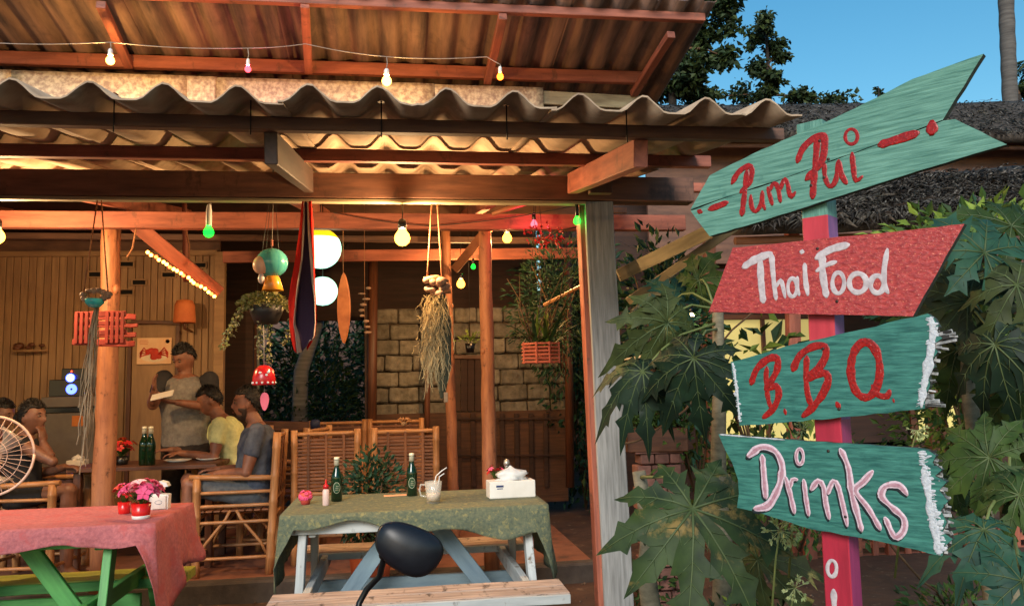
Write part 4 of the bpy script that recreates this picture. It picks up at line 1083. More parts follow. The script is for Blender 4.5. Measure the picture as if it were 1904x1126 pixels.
def person(label, J, skin, shirt, trousers, hairstyle='short', beard=0, sleeve=.55, sleevemat=None, stocky=1.0, short=1.0, hands=True):
    """J: pel, chest, neck, head, f(face dir), u(up), L/R: sh el wr hd hn kn an"""
    base = V(J['pel'].x, J['pel'].y, .12)
    t = thing('person', label, 'person', base)
    k = stocky; sd = (J['shR'] - J['shL']).normalized()
    pel, ch, nk = J['pel'], J['chest'], J['neck']
    hipL = pel - sd * .085 * k; hipR = pel + sd * .085 * k
    mid = pel.lerp(ch, .5)
    tors = lambda g_: [(pel - (ch - pel).normalized() * .08, .13 * k + g_, .10 * k + g_), (pel, .165 * k + g_, .12 * k + g_), (mid, .15 * k + g_, .115 * k + g_), (pel.lerp(ch, .85), .17 * k + g_, .12 * k + g_), (ch, .175 * k + g_, .115 * k + g_), (ch.lerp(nk, .55), .14 * k + g_, .085 * k + g_), (nk.lerp(ch, .1), .07 + g_ * .5, .06 + g_ * .5)]
    b = MB()
    ell(b, tors(0), sd)
    b.tube([ch.lerp(nk, .5), nk, J['head'] - J['u'] * .05], [.062, .054, .052], 14)
    for S_, hip in (('L', hipL), ('R', hipR)):
        sh, el, wr = J['sh' + S_], J['el' + S_], J['wr' + S_]
        limb(b, [(sh, .052 * k), (el, .039 * k), (wr, .026)])
        limb(b, [(hip, .085 * k), (J['kn' + S_], .056), (J['an' + S_], .038)])
        an = J['an' + S_]; ft = J.get('foot', J['f'] * 1); ft = V(ft.x, ft.y, 0).normalized()
        limb(b, [(an, .038), (an + ft * .07 - V(0, 0, .045), .034), (an + ft * .16 - V(0, 0, .055), .028)])
        if hands: hand(b, wr, J['hd' + S_], J['hn' + S_], 1.0, J.get('curl', .5), 1 if S_ == 'L' else -1)
    head_into(b, J['head'], J['f'], J['u'])
    solid(b, 'body', skin, t, .0065, smooth=2)
    # eyes & brows
    f = J['f'].normalized(); s_ = f.cross(J['u']).normalized(); u = s_.cross(f)
    for sg in (-1, 1):
        e = J['head'] + s_ * sg * .031 + f * .079 + u * .007
        o = one('eye', mat('eye_white', (130, 112, 100), bump=0, var=0, rough=.2), t, 'ball', e - f * .002, .010, .010, .006, 10, 8)
        one('pupil', BLACK, o, 'ball', e + f * .008, .0052, .004, .0052, 8, 6)
        one('eyebrow', HAIR, t, 'tube', [e + u * .018 - s_ * .014 + f * .006, e + u * .022 + f * .0085, e + u * .018 + s_ * .014 + f * .005], [.002, .0035, .002], 6)
    one('mouth', mat('lips', (130, 70, 60), bump=0, var=0), t, 'tube', [J['head'] + f * .089 - u * .064 - s_ * .02, J['head'] + f * .097 - u * .064, J['head'] + f * .089 - u * .064 + s_ * .02], [.002, .0042, .002], 6)
    # hair
    G_ = headf(J['head'], J['f'], J['u'], 1.0, .02, 44, 34)
    def ht(x, y, z):
        if hairstyle == 'short': return z > (.062 if y > .03 else .062 - (.03 - y) * 1.15) and not (abs(x) > .066 and abs(y + .005) < .02 and z < .02)
        return z > (.058 if y > .03 else .058 - (.03 - y) * 1.6)
    h = region(G_, ht, .009, .010, len(label)); ho = h.build('hair', HAIR, t)
    md = ho.modifiers.new('s', 'SOLIDIFY'); md.thickness = .018; md.offset = -1
    if hairstyle == 'bun':
        one('hair_bun', HAIR, ho, 'ball', J['head'] - f * .10 + u * .0, .042, .04, .05, 14, 10)
    # tufts of hair breaking the outline
    mb = MB()
    for j in range(0, len(G_) - 1):
        for i in range(0, len(G_[0]), 1):
            p, x, y, z = G_[j][i]
            if ht(x, y, z) and random.random() < .8:
                d = (p - J['head']).normalized(); dd = (d * .5 - u * .5 * (1 if z < .05 else -.2) + s_ * rr(-.5, .5) - f * .3).normalized(); q_ = p + d * .008
                ww = d.cross(dd).normalized() * .003
                mb.quad([q_ - ww, q_ + ww, q_ + dd * .014 + d * .003 + ww * .3, q_ + dd * .014 + d * .003 - ww * .3])
    mb.build('hair_tufts', HAIR, ho, kind='stuff')
    if beard:
        bd = region(G_, lambda x, y, z: y > -.005 and (z < -.078 or (z < -.03 and abs(x) > .044)), -.002, .002, 2)
        bo = bd.build('beard', mat('short_beard', (62, 44, 34), (44, 30, 24), scale=(90, 90, 90), bump=.8, var=0), t); md = bo.modifiers.new('s', 'SOLIDIFY'); md.thickness = .008; md.offset = -.8
    # clothes
    c = MB(); low = J.get('hem', 1.0)
    T = tors(.020); T = T[:-1] + [(T[-1][0] - (nk - ch) * .12, T[-1][1], T[-1][2])]
    if low != 1.0:
        d = (pel - ch).normalized(); T = [(T[0][0] + d * low, T[0][1] + .035, T[0][2] + .03)] + T
    ell(c, T, sd)
    slv = []
    for S_ in 'LR':
        sh, el = J['sh' + S_], J['el' + S_]; e = sh.lerp(el, sleeve); sm_ = MB() if sleevemat else c
        if sleevemat: slv.append(sm_)
        pts = [(ch.lerp(sh, .75), .062 * k), (sh, .067 * k), (e, .057 * k)]
        sm_.tube([p for p, r in pts], [r for p, r in pts], 14); sm_.ball(sh, .066 * k, n=14, m=10)
    solid(c, 'shirt', shirt, t, .011, .022, 5)
    for q_ in slv: solid(q_, 'raglan_sleeve', sleevemat, t, .011, .014, 4)
    if trousers:
        c = MB()
        ell(c, [(pel + (ch - pel) * .12, .168 * k, .124 * k), (pel, .182 * k, .138 * k), (pel - (ch - pel).normalized() * .1, .15 * k, .13 * k)], sd)
        for hip, S_ in ((hipL, 'L'), (hipR, 'R')):
            kn, an = J['kn' + S_], J['an' + S_]
            if short < 1: pts = [(hip, .102 * k), (hip.lerp(kn, short), .088 * k)]
            else: pts = [(hip, .102 * k), (kn, .074), (kn.lerp(an, .92), .06)]
            c.tube([p for p, r in pts], [r for p, r in pts], 14); c.ball(hip, .10 * k, n=12, m=8)
            if short >= 1: c.ball(kn, .073, n=12, m=8)
        solid(c, 'shorts' if short < 1 else 'trousers', trousers, t, .012, .018, 4)
    return t
# --- standing server
Yq = 6.95
hd_ = Yp(343, 666, Yq)
J = dict(head=hd_, f=V(-.50, -.75, -.42), u=V(-.15, -.25, 1).normalized(), neck=Yp(344, 692, Yq + .02), chest=Yp(344, 725, Yq + .03), pel=Yp(348, 825, Yq + .05),
    shL=Yp(390, 706, Yq - .02), elL=Yp(397, 757, Yq - .12), wrL=Yp(330, 748, Yq - .30), shR=Yp(304, 704, Yq + .02), elR=Yp(284, 752, Yq - .12), wrR=Yp(287, 727, Yq - .26),
    hdL=V(-1, -.3, .15), hnL=V(0, .3, 1), hdR=V(.0, -.15, 1), hnR=V(1, 0, 0), hem=.10,
    knL=V(0, 0, 0), knR=V(0, 0, 0), anL=V(0, 0, 0), anR=V(0, 0, 0), curl=.45, foot=V(-.3, -1, 0))
# shL is anatomical left = viewer right
for S_, dx in (('L', .10), ('R', -.10)):
    J['kn' + S_] = V(J['pel'].x + dx, Yq - .02, .60); J['an' + S_] = V(J['pel'].x + dx * 1.1, Yq + .03, .19)
person('standing man in a beige shirt with dark sleeves, holding a notepad at the table', J, SKIN, fabric('beige_shirt', (140, 136, 130), (112, 108, 104)), fabric('dark_trousers', (60, 50, 46), (44, 38, 36)), 'short', 0, .62, fabric('charcoal_sleeve', (50, 48, 50), (38, 37, 40)), 1.12)
c = Yp(303, 734, Yq - .40); mb = MB(); mb.board(c + V(-.085, 0, -.02), c + V(.075, -.0, .016), .09, .012, up=(0, -.5, 1)); mb.build('notepad', PAPER, None, 'small white notepad in the hands of the standing man', 'notepad')
# --- yellow t-shirt man, leaning on the table to the left
Yq = 6.78
J = dict(head=Yp(390, 746, Yq), f=V(-.93, -.25, -.3), u=V(-.35, -.05, 1).normalized(), neck=Yp(407, 772, Yq), chest=Yp(420, 800, Yq), pel=Yp(438, 893, Yq),
    shL=Yp(408, 790, Yq - .17), elL=Yp(398, 850, Yq - .24), wrL=Yp(335, 842, Yq - .20), shR=Yp(412, 782, Yq + .18), elR=Yp(372, 838, Yq + .2), wrR=Yp(318, 836, Yq + .05),
    hdL=V(-1, .1, -.1), hnL=V(0, 0, -1), hdR=V(-1, -.2, 0), hnR=V(0, 0, -1),
    knL=Yp(350, 905, Yq - .12), knR=Yp(350, 903, Yq + .12), anL=V(-1.6, Yq - .12, .18), anR=V(-1.6, Yq + .12, .18), foot=V(-1, 0, 0))
J['anL'].x = J['knL'].x + .05; J['anR'].x = J['knR'].x + .05
person('seated man in a pale yellow t-shirt leaning over the dining table', J, SKIN, fabric('pale_yellow_tshirt', (232, 234, 168), (204, 210, 146)), fabric('green_grey_shorts', (110, 130, 104), (90, 108, 88)), 'short', 0, .6, short=.8)
# --- grey t-shirt man on the bamboo chair, seen side-on, facing left
Yq = 6.10
J = dict(head=Yp(460, 750, Yq), f=V(-.97, -.12, .03), u=V(-.06, 0, 1).normalized(), neck=Yp(474, 783, Yq), chest=Yp(480, 815, Yq), pel=Yp(474, 912, Yq),
    shL=Yp(478, 802, Yq - .18), elL=Yp(458, 878, Yq - .22), wrL=Yp(404, 880, Yq - .12), shR=Yp(478, 800, Yq + .18), elR=Yp(452, 872, Yq + .18), wrR=Yp(405, 872, Yq + .05),
    hdL=V(-1, .25, -.08), hnL=V(0, .2, -1), hdR=V(-1, -.2, 0), hnR=V(0, 0, -1),
    knL=Yp(352, 900, Yq - .14), knR=Yp(350, 893, Yq + .12), anL=V(0, Yq - .14, .18), anR=V(0, Yq + .12, .18), foot=V(-1, 0, 0))
J['anL'].x = J['knL'].x - .0; J['anR'].x = J['knR'].x + .04
person('bearded man in a grey t-shirt sitting sideways in the bamboo armchair', J, SKIN, fabric('grey_tshirt', (84, 92, 108), (58, 66, 82)), fabric('grey_shorts', (104, 108, 112), (82, 86, 92)), 'short', 1, .6, short=.86)
# --- woman at the left, facing right, chin on hand
Yq = 6.18
J = dict(head=Yp(60, 776, Yq), f=V(.93, -.28, .05), u=V(.05, 0, 1).normalized(), neck=Yp(48, 806, Yq), chest=Yp(42, 836, Yq), pel=Yp(40, 915, Yq),
    shR=Yp(40, 826, Yq - .16), elR=Yp(98, 858, Yq - .20), wrR=Yp(80, 822, Yq - .12), shL=Yp(40, 822, Yq + .16), elL=Yp(72, 880, Yq + .1), wrL=Yp(120, 868, Yq - .0),
    hdR=V(-.15, .1, 1), hnR=V(-1, .3, .2), hdL=V(1, -.2, 0), hnL=V(0, 0, -1),
    knL=Yp(128, 905, Yq + .12), knR=Yp(128, 912, Yq - .12), anL=V(0, Yq + .12, .18), anR=V(0, Yq - .12, .18), foot=V(1, 0, 0), curl=.9)
J['anL'].x = J['knL'].x; J['anR'].x = J['knR'].x
person('woman with tied-back hair resting her chin on her hand at the left', J, SKIN2, fabric('black_top', (34, 34, 38), (24, 24, 28)), fabric('black_skirt', (30, 32, 38), (22, 24, 28)), 'bun', 0, .12, stocky=.9, short=.55)
Yq = 6.85
J = dict(head=Yp(3, 772, Yq), f=V(.9, -.2, -.1), u=V(0, 0, 1), neck=Yp(-10, 802, Yq), chest=Yp(-14, 830, Yq), pel=Yp(-20, 905, Yq),
    shR=Yp(-14, 822, Yq - .16), elR=Yp(0, 872, Yq - .20), wrR=Yp(40, 866, Yq - .12), shL=Yp(-14, 820, Yq + .16), elL=Yp(0, 870, Yq + .2), wrL=Yp(40, 866, Yq + .1),
    hdR=V(1, 0, 0), hnR=V(0, 0, -1), hdL=V(1, 0, 0), hnL=V(0, 0, -1),
    knL=Yp(60, 905, Yq + .12), knR=Yp(60, 905, Yq - .12), anL=V(0, Yq + .12, .18), anR=V(0, Yq - .12, .18), foot=V(1, 0, 0))
J['anL'].x = J['knL'].x; J['anR'].x = J['knR'].x
person('dark-haired person at the very left edge behind the woman, mostly cut off', J, SKIN2, fabric('maroon_top', (90, 50, 44), (70, 38, 34)), fabric('dark_shorts', (40, 40, 46), (30, 30, 34)), 'short', 0, .5, short=.8)
# ================================================================== LIT BULBS AND HANGING THINGS
def emat(name, col, es, edge=None):
    M = bpy.data.materials.new(name); M.use_nodes = True; b = M.node_tree.nodes['Principled BSDF']
    b.inputs['Base Color'].default_value = (*lin(col), 1); b.inputs['Roughness'].default_value = .3
    b.inputs['Emission Color'].default_value = (*lin(col), 1); b.inputs['Emission Strength'].default_value = es
    return M
def bulbmat(name, col, es, watts, lcol):
    M = bpy.data.materials.new(name); M.use_nodes = True; n_ = M.node_tree.nodes; l_ = M.node_tree.links; n_.clear()
    e_ = n_.new('ShaderNodeEmission'); t_ = n_.new('ShaderNodeBsdfTransparent'); x_ = n_.new('ShaderNodeMixShader'); o_ = n_.new('ShaderNodeOutputMaterial')
    e_.inputs['Color'].default_value = (*lin(col), 1); e_.inputs['Strength'].default_value = es
    x_.inputs[0].default_value = .4; l_.new(t_.outputs[0], x_.inputs[1]); l_.new(e_.outputs[0], x_.inputs[2]); l_.new(x_.outputs[0], o_.inputs[0])
    M['watts'] = watts; M['lcol'] = lcol; return M
def bulb(label, c, r, mt, cord_to=None, socket=WHITE, group='hanging light bulbs', sock=1.0, cordm=None, wk=None):
    t = thing('light_bulb', label, 'light bulb', c + V(0, 0, -r), group)
    mb = MB(); mb.lathe([(.001, -r), (r * .5, -r * .87), (r * .87, -r * .5), (r, 0), (r * .87, r * .5), (r * .55, r * .95), (r * .42, r * 1.25), (.001, r * 1.3)], c, 16); mb.build('glass', mt, t)
    if 'watts' in mt:
        lt = bpy.data.lights.new('bulb_light', 'POINT'); lt.energy = mt['watts'] * (wk or 1); lt.color = lin(mt['lcol']); lt.shadow_soft_size = r * .45
        lo = bpy.data.objects.new('filament_light', lt); COL.objects.link(lo); lo.parent = t; lo.location = (0, 0, r)
    s_ = r * 1.25
    mb = MB(); mb.lathe([(r * .5, s_), (r * .56, s_ + .002), (r * .56, s_ + .035 * sock), (r * .40, s_ + .05 * sock), (r * .15, s_ + .055 * sock)], c, 14); mb.build('socket', socket, t)
    if cord_to is not None:
        a = c + V(0, 0, s_ + .05 * sock)
        mb = MB(); mb.tube([a, a.lerp(cord_to, .5) + V(.004, 0, 0), cord_to], .0028, 5); mb.build('cord', cordm or WIREW, t)
    return t
EB = BULB
B_big = bulbmat('lit_bulb_bright', (255, 170, 60), 9, 30 * EB, (255, 204, 142))
B_mid = bulbmat('lit_bulb_warm', (255, 160, 50), 8, 22 * EB, (255, 194, 124))
B_up = bulbmat('lit_bulb_upper', (255, 186, 80), 8, 8 * EB, (255, 196, 110))
B_grn = bulbmat('lit_bulb_green', (20, 255, 50), 3, .25, (40, 255, 90))
B_pnk = bulbmat('lit_bulb_pink', (255, 70, 84), 4, 3, (255, 60, 110))
B_red = bulbmat('lit_bulb_orange', (255, 110, 30), 7, 1.6, (255, 110, 40))
top = lambda x, y, Y_, z: V(Yp(x, y, Y_).x, Y_, z)
# upper string
def wire(label, pts, r=.004, m=None, name='cable', cat='cable'):
    mb = MB(); out = []
    for a, b in zip(pts, pts[1:]):
        for i in range(8): 
            f = i / 8; p = a.lerp(b, f); p.z -= .02 * sin(pi * f) * (b - a).length; out.append(p)
    out.append(pts[-1]); mb.tube(out, r, 6); return mb.build(name, m or WIREW, None, label, cat)
YU = 5.0
wire('thin pale cable strung under the upper roof holding four bulbs', [Yp(-80, 76, YU), Yp(205, 79, YU), Yp(461, 90, YU), Yp(568, 82, YU), Yp(719, 106, YU), Yp(905, 106, YU), Yp(930, 120, YU)], .0026)
for x, y, y0, r, m_, lb in ((205, 113, 80, .026, B_up, 'warm white bulb under the upper roof at the far left of its cable'), (461, 129, 91, .020, B_pnk, 'pink glowing bulb under the upper roof'),
                         (719, 151, 107, .031, B_up, 'brightest warm bulb hanging in front of the roof flashing'), (930, 143, 121, .022, B_red, 'orange-red bulb at the right end of the upper cable')):
    bulb(lb, Yp(x, y, YU), r, m_, Yp(x, y0, YU), sock=.8)
# lower bulbs
bulb('green bulb in a white socket hanging from the main beam left of the wind chime', Yp(388, 432, 4.42), .028, B_grn, Yp(392, 377, 4.42), sock=2.2)
bulb('green bulb hanging beside the top of the grey front post', Yp(1073, 411, 4.42), .022, B_grn, Yp(1074, 377, 4.42), socket=BLACK, sock=1.4)
bulb('largest warm glowing bulb in the middle, right of the paper lanterns', Yp(748, 443, 4.36), .043, B_big, V(Yp(748, 443, 4.36).x, 4.42, 2.385), cordm=WIREB, socket=BLACK)
bulb('warm bulb glowing between the middle log post and the front post', Yp(943, 443, 5.9), .036, B_mid, top(943, 443, 5.9, rz(5.9) - .06), cordm=WIREB, socket=BLACK)
bulb('warm bulb farther back between the two middle log posts', Yp(857, 528, 7.2), .038, B_mid, top(857, 528, 7.2, rz(7.2) - .06), cordm=WIREB, socket=BLACK)
bulb('tiny green bulb far back above the warm one between the log posts', Yp(880, 496, 7.3), .022, B_grn, top(880, 496, 7.3, rz(7.3) - .06), cordm=WIREB, socket=BLACK)
bulb('pink bulb glowing against the inner beam near the red flowers', Yp(993, 417, 5.3), .024, B_pnk, top(993, 417, 5.3, rz(5.3) - .06), cordm=WIREB, socket=BLACK)
bulb('warm bulb at the left edge of the frame below the inner beam', Yp(-6, 440, 4.85), .042, B_big, V(Yp(-6, 440, 4.85).x, 4.85, rz(4.85) - .01), cordm=WIREB, socket=BLACK, wk=1.5)
wire('dark cable slung below the inner beam between the bulbs', [Yp(620, 395, 5.4), Yp(800, 420, 5.4), Yp(1080, 380, 5.0)], .003, WIREB)
# paper lanterns (lit)
PLM = emat('lit_paper_lantern', (176, 255, 226), .9); PLY = emat('lit_lantern_top', (240, 215, 30), .4)
def lantern(label, x, y, r, Y_, yellow):
    c = Yp(x, y, Y_); t = thing('paper_lantern', label, 'lantern', c - V(0, 0, r), 'round paper lanterns')
    for nm, z0, z1, m_ in (('globe', -1, .5 if yellow else 1, PLM),) + ((('cap_band', .5, 1, PLY),) if yellow else ()):
        pr = []; n = 26
        for i in range(n + 1):
            z = z0 + (z1 - z0) * i / n; pr.append((r * math.sqrt(max(0, 1 - z * z)) * (1 + .012 * (i % 2)) + .001, z * r))
        mb = MB(); mb.lathe(pr, c, 26, cap=False); mb.build(nm, m_, t)
    tz = rz(Y_) - .06
    one('cord', WIREB, t, 'tube', [c + V(0, 0, r), V(c.x, c.y, tz)], .003, 5)
    return t
lantern('upper glowing paper lantern with a yellow top behind the flag', 596, 462, .145, 5.85, True)
lantern('lower and smaller glowing paper lantern behind the flag', 600, 541, .112, 6.3, False)
# fairy lights on the brace
fa_ = thing('fairy_lights', 'string of small warm fairy lights along the diagonal brace', 'fairy lights', Yp(275, 470, 5.6))
FL = emat('lit_fairy_lamp', (255, 150, 60), 9); FLR = emat('lit_fairy_red', (255, 80, 36), 6)
p0, p1 = Yp(276, 470, 5.60), Yp(400, 549, 5.93)
for k in range(20):
    f = k / 19; p = p0.lerp(p1, f) + V(rr(-.006, .006), -.01, rr(-.008, .004))
    one('lamp', FLR if k % 4 == 2 else FL, fa_, 'ball', p, .0125, n=8, m=6)
one('cord', WIREB, fa_, 'tube', [p0.lerp(p1, i / 20) + V(0, .004, .012 + .006 * (i % 2)) for i in range(21)], .003, 5)
# rope loops on left post
wire('thin rope looped from the brace by the left log post', [Yp(253, 425, 5.5), Yp(246, 462, 5.5), Yp(236, 478, 5.5)], .006, ROPE, 'rope', 'rope')
wire('crooked vine hanging under the beam above the fairy lights', [Yp(344, 420, 6.2), Yp(352, 455, 6.2), Yp(352, 490, 6.2)], .006, ROPE, 'vine', 'vine')
# --- hanging shell planter with rope (left)
MOSSM = mat('pale_grey_moss', (206, 184, 138), (150, 132, 94), rough=.9, bump=0)
def ropes(t, tops, bottoms, r=.004):
    for a, b in zip(tops, bottoms): one('rope', ROPE, t, 'tube', [a, a.lerp(b, .5) + V(0, 0, -.004), b], r, 6)
Yh = 4.40
c = Yp(180, 560, Yh)
sp = thing('shell_hanger', 'hanging shell ring with a teal glass bowl on two ropes at the left', 'hanging ornament', c - V(0, 0, .6))
tp_ = Yp(184, 376, Yh)
ropes(sp, [tp_ + V(-.008, 0, .01), tp_ + V(.012, 0, .01)], [Yp(155, 545, Yh), Yp(201, 548, Yh)])
SHL = mat('weathered_shell', (178, 140, 116), (120, 92, 78), scale=(30, 30, 30), rough=.7, bump=.8, bdist=.006)
for k in range(16):
    a = 2 * pi * k / 16
    one('shell', SHL, sp, 'ball', c + V(cos(a) * .062, -.01 + sin(a) * .03, sin(a) * .03 + .028 + rr(-.008, .008)), rr(.014, .024), rr(.012, .02), rr(.010, .018), 9, 6)
TEAL = mat('teal_glass', (70, 190, 190), (40, 140, 150), scale=(40, 40, 40), rough=.12, bump=.1, var=0)
mb = MB(); mb.lathe([(0, -.032), (.025, -.028), (.044, -.008), (.047, .012), (.043, .014), (.030, -.004), (0, -.01)], c + V(0, -.03, -.005), 22); mb.build('bowl', TEAL, sp)
mb = MB()
for k in range(20):
    x, y = rr(-.008, .008), rr(-.008, .008); p = c + V(x, y, -.03); pts = [p]; L_ = rr(.45, .86); n = 14
    for i in range(n):
        p = p + V(rr(-.007, .007) - .0032, rr(-.006, .006), -L_ / n); pts.append(p)
    mb.tube(pts, rr(.0018, .004), 4, cap=False)
mb.build('hanging_roots', mat('grey_root', (160, 138, 112), (108, 92, 72), rough=.9), sp, kind='stuff')
# --- red slatted basket on the left post
rb = thing('slatted_basket', 'red wooden slatted orchid basket hanging in front of the left log post', 'basket', Yp(198, 650, 5.25))
REDW = wood('red_lath', (150, 48, 38), (110, 32, 26), rough=.6)
a, b = Yp(150, 600, 5.25), Yp(243, 600, 5.25); dx = b.x - a.x
for (y_, h_) in ((586, .045), (603, .03), (620, .04), (637, .045)):
    z = Yp(198, y_, 5.25).z
    for yy in (5.16, 5.36):
        mb = MB(); mb.board((a.x + rr(-.012, .012), yy, z), (b.x + rr(-.012, .012), yy, z), .014, h_ * .8, b=.004, seg=8, jit=.003); mb.build('lath', REDW, rb)
for k in range(10):
    x = a.x + dx * (k + .5) / 10
    for yy in (5.145,):
        if k not in (4, 5): mb = MB(); mb.board((x, yy, Yp(198, 640, 5.25).z), (x, yy, Yp(198, 582, 5.25).z), .02, .012, up=(0, 1, 0)); mb.build('upright', REDW, rb)
# --- wind chime: ceramic girl with teal hair
Yc = 4.42; c = Yp(504, 490, Yc)
wc = thing('wind_chime', 'ceramic doll wind chime with teal hair and yellow skirt hanging on a thin wire', 'wind chime', c - V(0, 0, .1))
THAIR = mat('teal_ceramic', (60, 150, 160), (96, 190, 176), uv=True, scale=(1, 34, 1), rough=.22, bump=.1, var=0)
mb = MB(); mb.ball(c + V(.005, 0, .005), .084, .075, .078, 22, 16); mb.build('head', THAIR, wc)
mb = MB(); mb.ball(c + V(-.045, -.035, -.012), .045, .04, .05, 16, 12); mb.build('face', mat('doll_face', (240, 190, 160), bump=0, var=0, rough=.3), wc)
mb = MB(); mb.lathe([(.030, 0), (.038, -.015), (.056, -.075), (.052, -.078), (.0, -.04)], c + V(.01, 0, -.068), 20); mb.build('skirt', mat('yellow_ceramic', (228, 176, 40), (240, 120, 60), uv=True, scale=(1, 9, 1), rough=.25, bump=0, var=0), wc)
mb = MB(); mb.ball(c + V(-.045, -.03, -.085), .018, .016, .028, 10, 8); mb.build('arm', mat('doll_white', (232, 214, 210), bump=0, var=0, rough=.3), wc)
for z in (.10, .112, .124): one('bead', mat('bead_red', (190, 110, 90), bump=0, var=0), wc, 'ball', c + V(.004, 0, z), .007, n=8, m=6)
one('wire', WIREW, wc, 'tube', [c + V(.004, 0, .08), V(Yp(508, 376, Yc).x, Yc, 2.385)], .0016, 5)
# hanging plant under it
Yv = 4.50; c = Yp(495, 582, Yv)
hp = thing('hanging_plant', 'black hanging pot with pale trailing vine leaves under the wind chime', 'plant', c - V(0, 0, .09))
mb = MB(); mb.lathe([(.0, -.06), (.06, -.058), (.085, 0), (.092, .04), (.084, .04), (.076, 0), (0, -.0)], c, 22); mb.build('pot', mat('black_pot', (40, 36, 38), (26, 24, 26), rough=.5), hp)
for k in range(3):
    a = 2 * pi * k / 3 + .4; one('hanger_wire', WIREB, hp, 'tube', [c + V(cos(a) * .085, sin(a) * .085, .04), V(Yp(508, 376, Yv).x, Yv + .0, 2.6 - .0)], .0015, 4)
LIME = leafm('variegated_leaf', (150, 146, 84), (96, 108, 56)); LIMEW = leafm('pale_variegated_leaf', (206, 196, 150), (160, 150, 96))
mbs = [MB(), MB()]
for k in range(650):
    a = rr(0, 2 * pi); e = rr(-.25, 1); R_ = .125 * math.sqrt(max(0, 1 - max(0, e) ** 2)) * rr(.5, 1.08)
    p = c + V(cos(a) * R_ - .01, sin(a) * R_, .035 + e * .075)
    leaf(mbs[k % 3 == 0], p, V(cos(a) * .7 + rr(-.5, .5), sin(a) * .7 + rr(-.5, .5), rr(-.6, .9)).normalized(), rr(.016, .03), 1.5)
def vine(pts, n, sz=.026, drop=.012):
    P = []
    for i in range(n):
        f = i / (n - 1) * (len(pts) - 1); j = min(int(f), len(pts) - 2); P.append(pts[j].lerp(pts[j + 1], f - j))
    one('vine', TWIG, hp, 'tube', P[::3] + [P[-1]], .0016, 4)
    for i, p in enumerate(P):
        for q_ in range(2): leaf(mbs[(i + q_) % 2], p + V(rr(-.014, .014), rr(-.014, .014), rr(-.01, .01)), V(rr(-1, 1), rr(-1, 1), rr(-1, .4)).normalized(), sz * rr(.7, 1.2), 1.5)
y = lambda a, b, d=0: Yp(a, b, Yv + d)
vine([y(460, 560, -.05), y(440, 590, -.08), y(425, 615, -.08), y(413, 650, -.07)], 42)
vine([y(470, 560), y(450, 575), y(436, 600, -.03), y(430, 625, -.04)], 26)
vine([y(530, 560), y(545, 580), y(541, 610), y(530, 640)], 26)
vine([y(486, 600, -.06), y(484, 630, -.06), y(482, 665, -.06)], 26, .022)
vine([y(498, 604, -.06), y(502, 640, -.05), y(500, 672, -.05)], 22, .02)
for m_, mt_ in zip(mbs, (LIME, LIMEW)): m_.build('foliage', mt_, hp, kind='stuff')
# red bell with pink tag
Yb = 4.42; c = Yp(491, 697, Yb)
rbell = thing('red_bell', 'small red ceramic bell with white dots on a string below the hanging pot', 'wind chime', c - V(0, 0, .05))
mb = MB(); mb.lathe([(.058, -.052), (.060, -.048), (.058, -.01), (.048, .028), (.028, .048), (.001, .054), (.001, .048), (.024, .042), (.042, .024), (.052, -.012), (.054, -.052)], c, 24); mb.build('bell', REDP, rbell)
for k in range(12):
    a = -pi / 2 + (k - 4) * .5; one('dot', WHITE, rbell, 'ball', c + V(cos(a) * .058, sin(a) * .058, -.040), .0065, .0065, .0065, 8, 6)
for dx_, dz_ in ((-.012, .012), (.03, .015), (.02, .0)): one('dot', WHITE, rbell, 'ball', c + V(dx_, -.051, dz_), .008, .004, .007, 8, 6)
one('string', WIREW, rbell, 'tube', [c + V(0, 0, .05), Yp(490, 605, Yb)], .003, 6)
one('string', WIREW, rbell, 'tube', [c + V(0, 0, .0), c + V(.003, 0, -.11)], .0014, 5)
pc2 = Yp(492, 746, Yb); mb = MB(); mb.prism([pc2 + V(.027 * cos(t_) * (.8 + .2 * sin(t_)), -.002, .048 * sin(t_)) for t_ in [2 * pi * i / 20 for i in range(20)]], V(0, .003, 0)); mb.build('paper_tag', mat('pink_paper', (236, 112, 130), (220, 90, 110), bump=0, var=0), rbell)
# --- flag
fy = 4.30
fl_ = thing('flag', 'long red, white and navy flag hanging twisted from the main beam', 'flag', Yp(558, 650, fy))
def sheer(name, c_):
    M_ = bpy.data.materials.new(name); M_.use_nodes = True; n_ = M_.node_tree.nodes; l_ = M_.node_tree.links; n_.clear()
    d_ = n_.new('ShaderNodeBsdfDiffuse'); t_ = n_.new('ShaderNodeBsdfTranslucent'); x_ = n_.new('ShaderNodeMixShader'); o_ = n_.new('ShaderNodeOutputMaterial')
    for q_ in (d_, t_): q_.inputs['Color'].default_value = (*lin(c_), 1)
    x_.inputs[0].default_value = .3; l_.new(d_.outputs[0], x_.inputs[1]); l_.new(t_.outputs[0], x_.inputs[2]); l_.new(x_.outputs[0], o_.inputs[0]); return M_
FRED = sheer('flag_red', (206, 52, 44)); FWH = sheer('flag_white', (226, 206, 192)); FNV = sheer('flag_navy', (62, 48, 66))
rows_ = [  # y, then x of stripe boundaries: red|white|navy|white|red
    (374, 562, 565, 567, 570, 574, 579), (430, 556, 562, 566, 572, 577, 583), (480, 549, 560, 563, 576, 582, 585), (530, 540, 552, 556, 580, 584, 586),
    (560, 536, 549, 552, 584, 586, 588), (600, 538, 546, 549, 585, 587, 588), (625, 540, 549, 557, 583, 585, 586), (650, 546, 552, 562, 568, 570, 571)]
def lerprow(f):
    f *= len(rows_) - 1; j = min(int(f), len(rows_) - 2); g_ = f - j
    return [a + (b - a) * g_ for a, b in zip(rows_[j], rows_[j + 1])]
stripes = [('red_stripe', FRED), ('white_stripe', FWH), ('navy_stripe', FNV), ('white_stripe', FWH), ('red_stripe', FRED)]
NR = 40
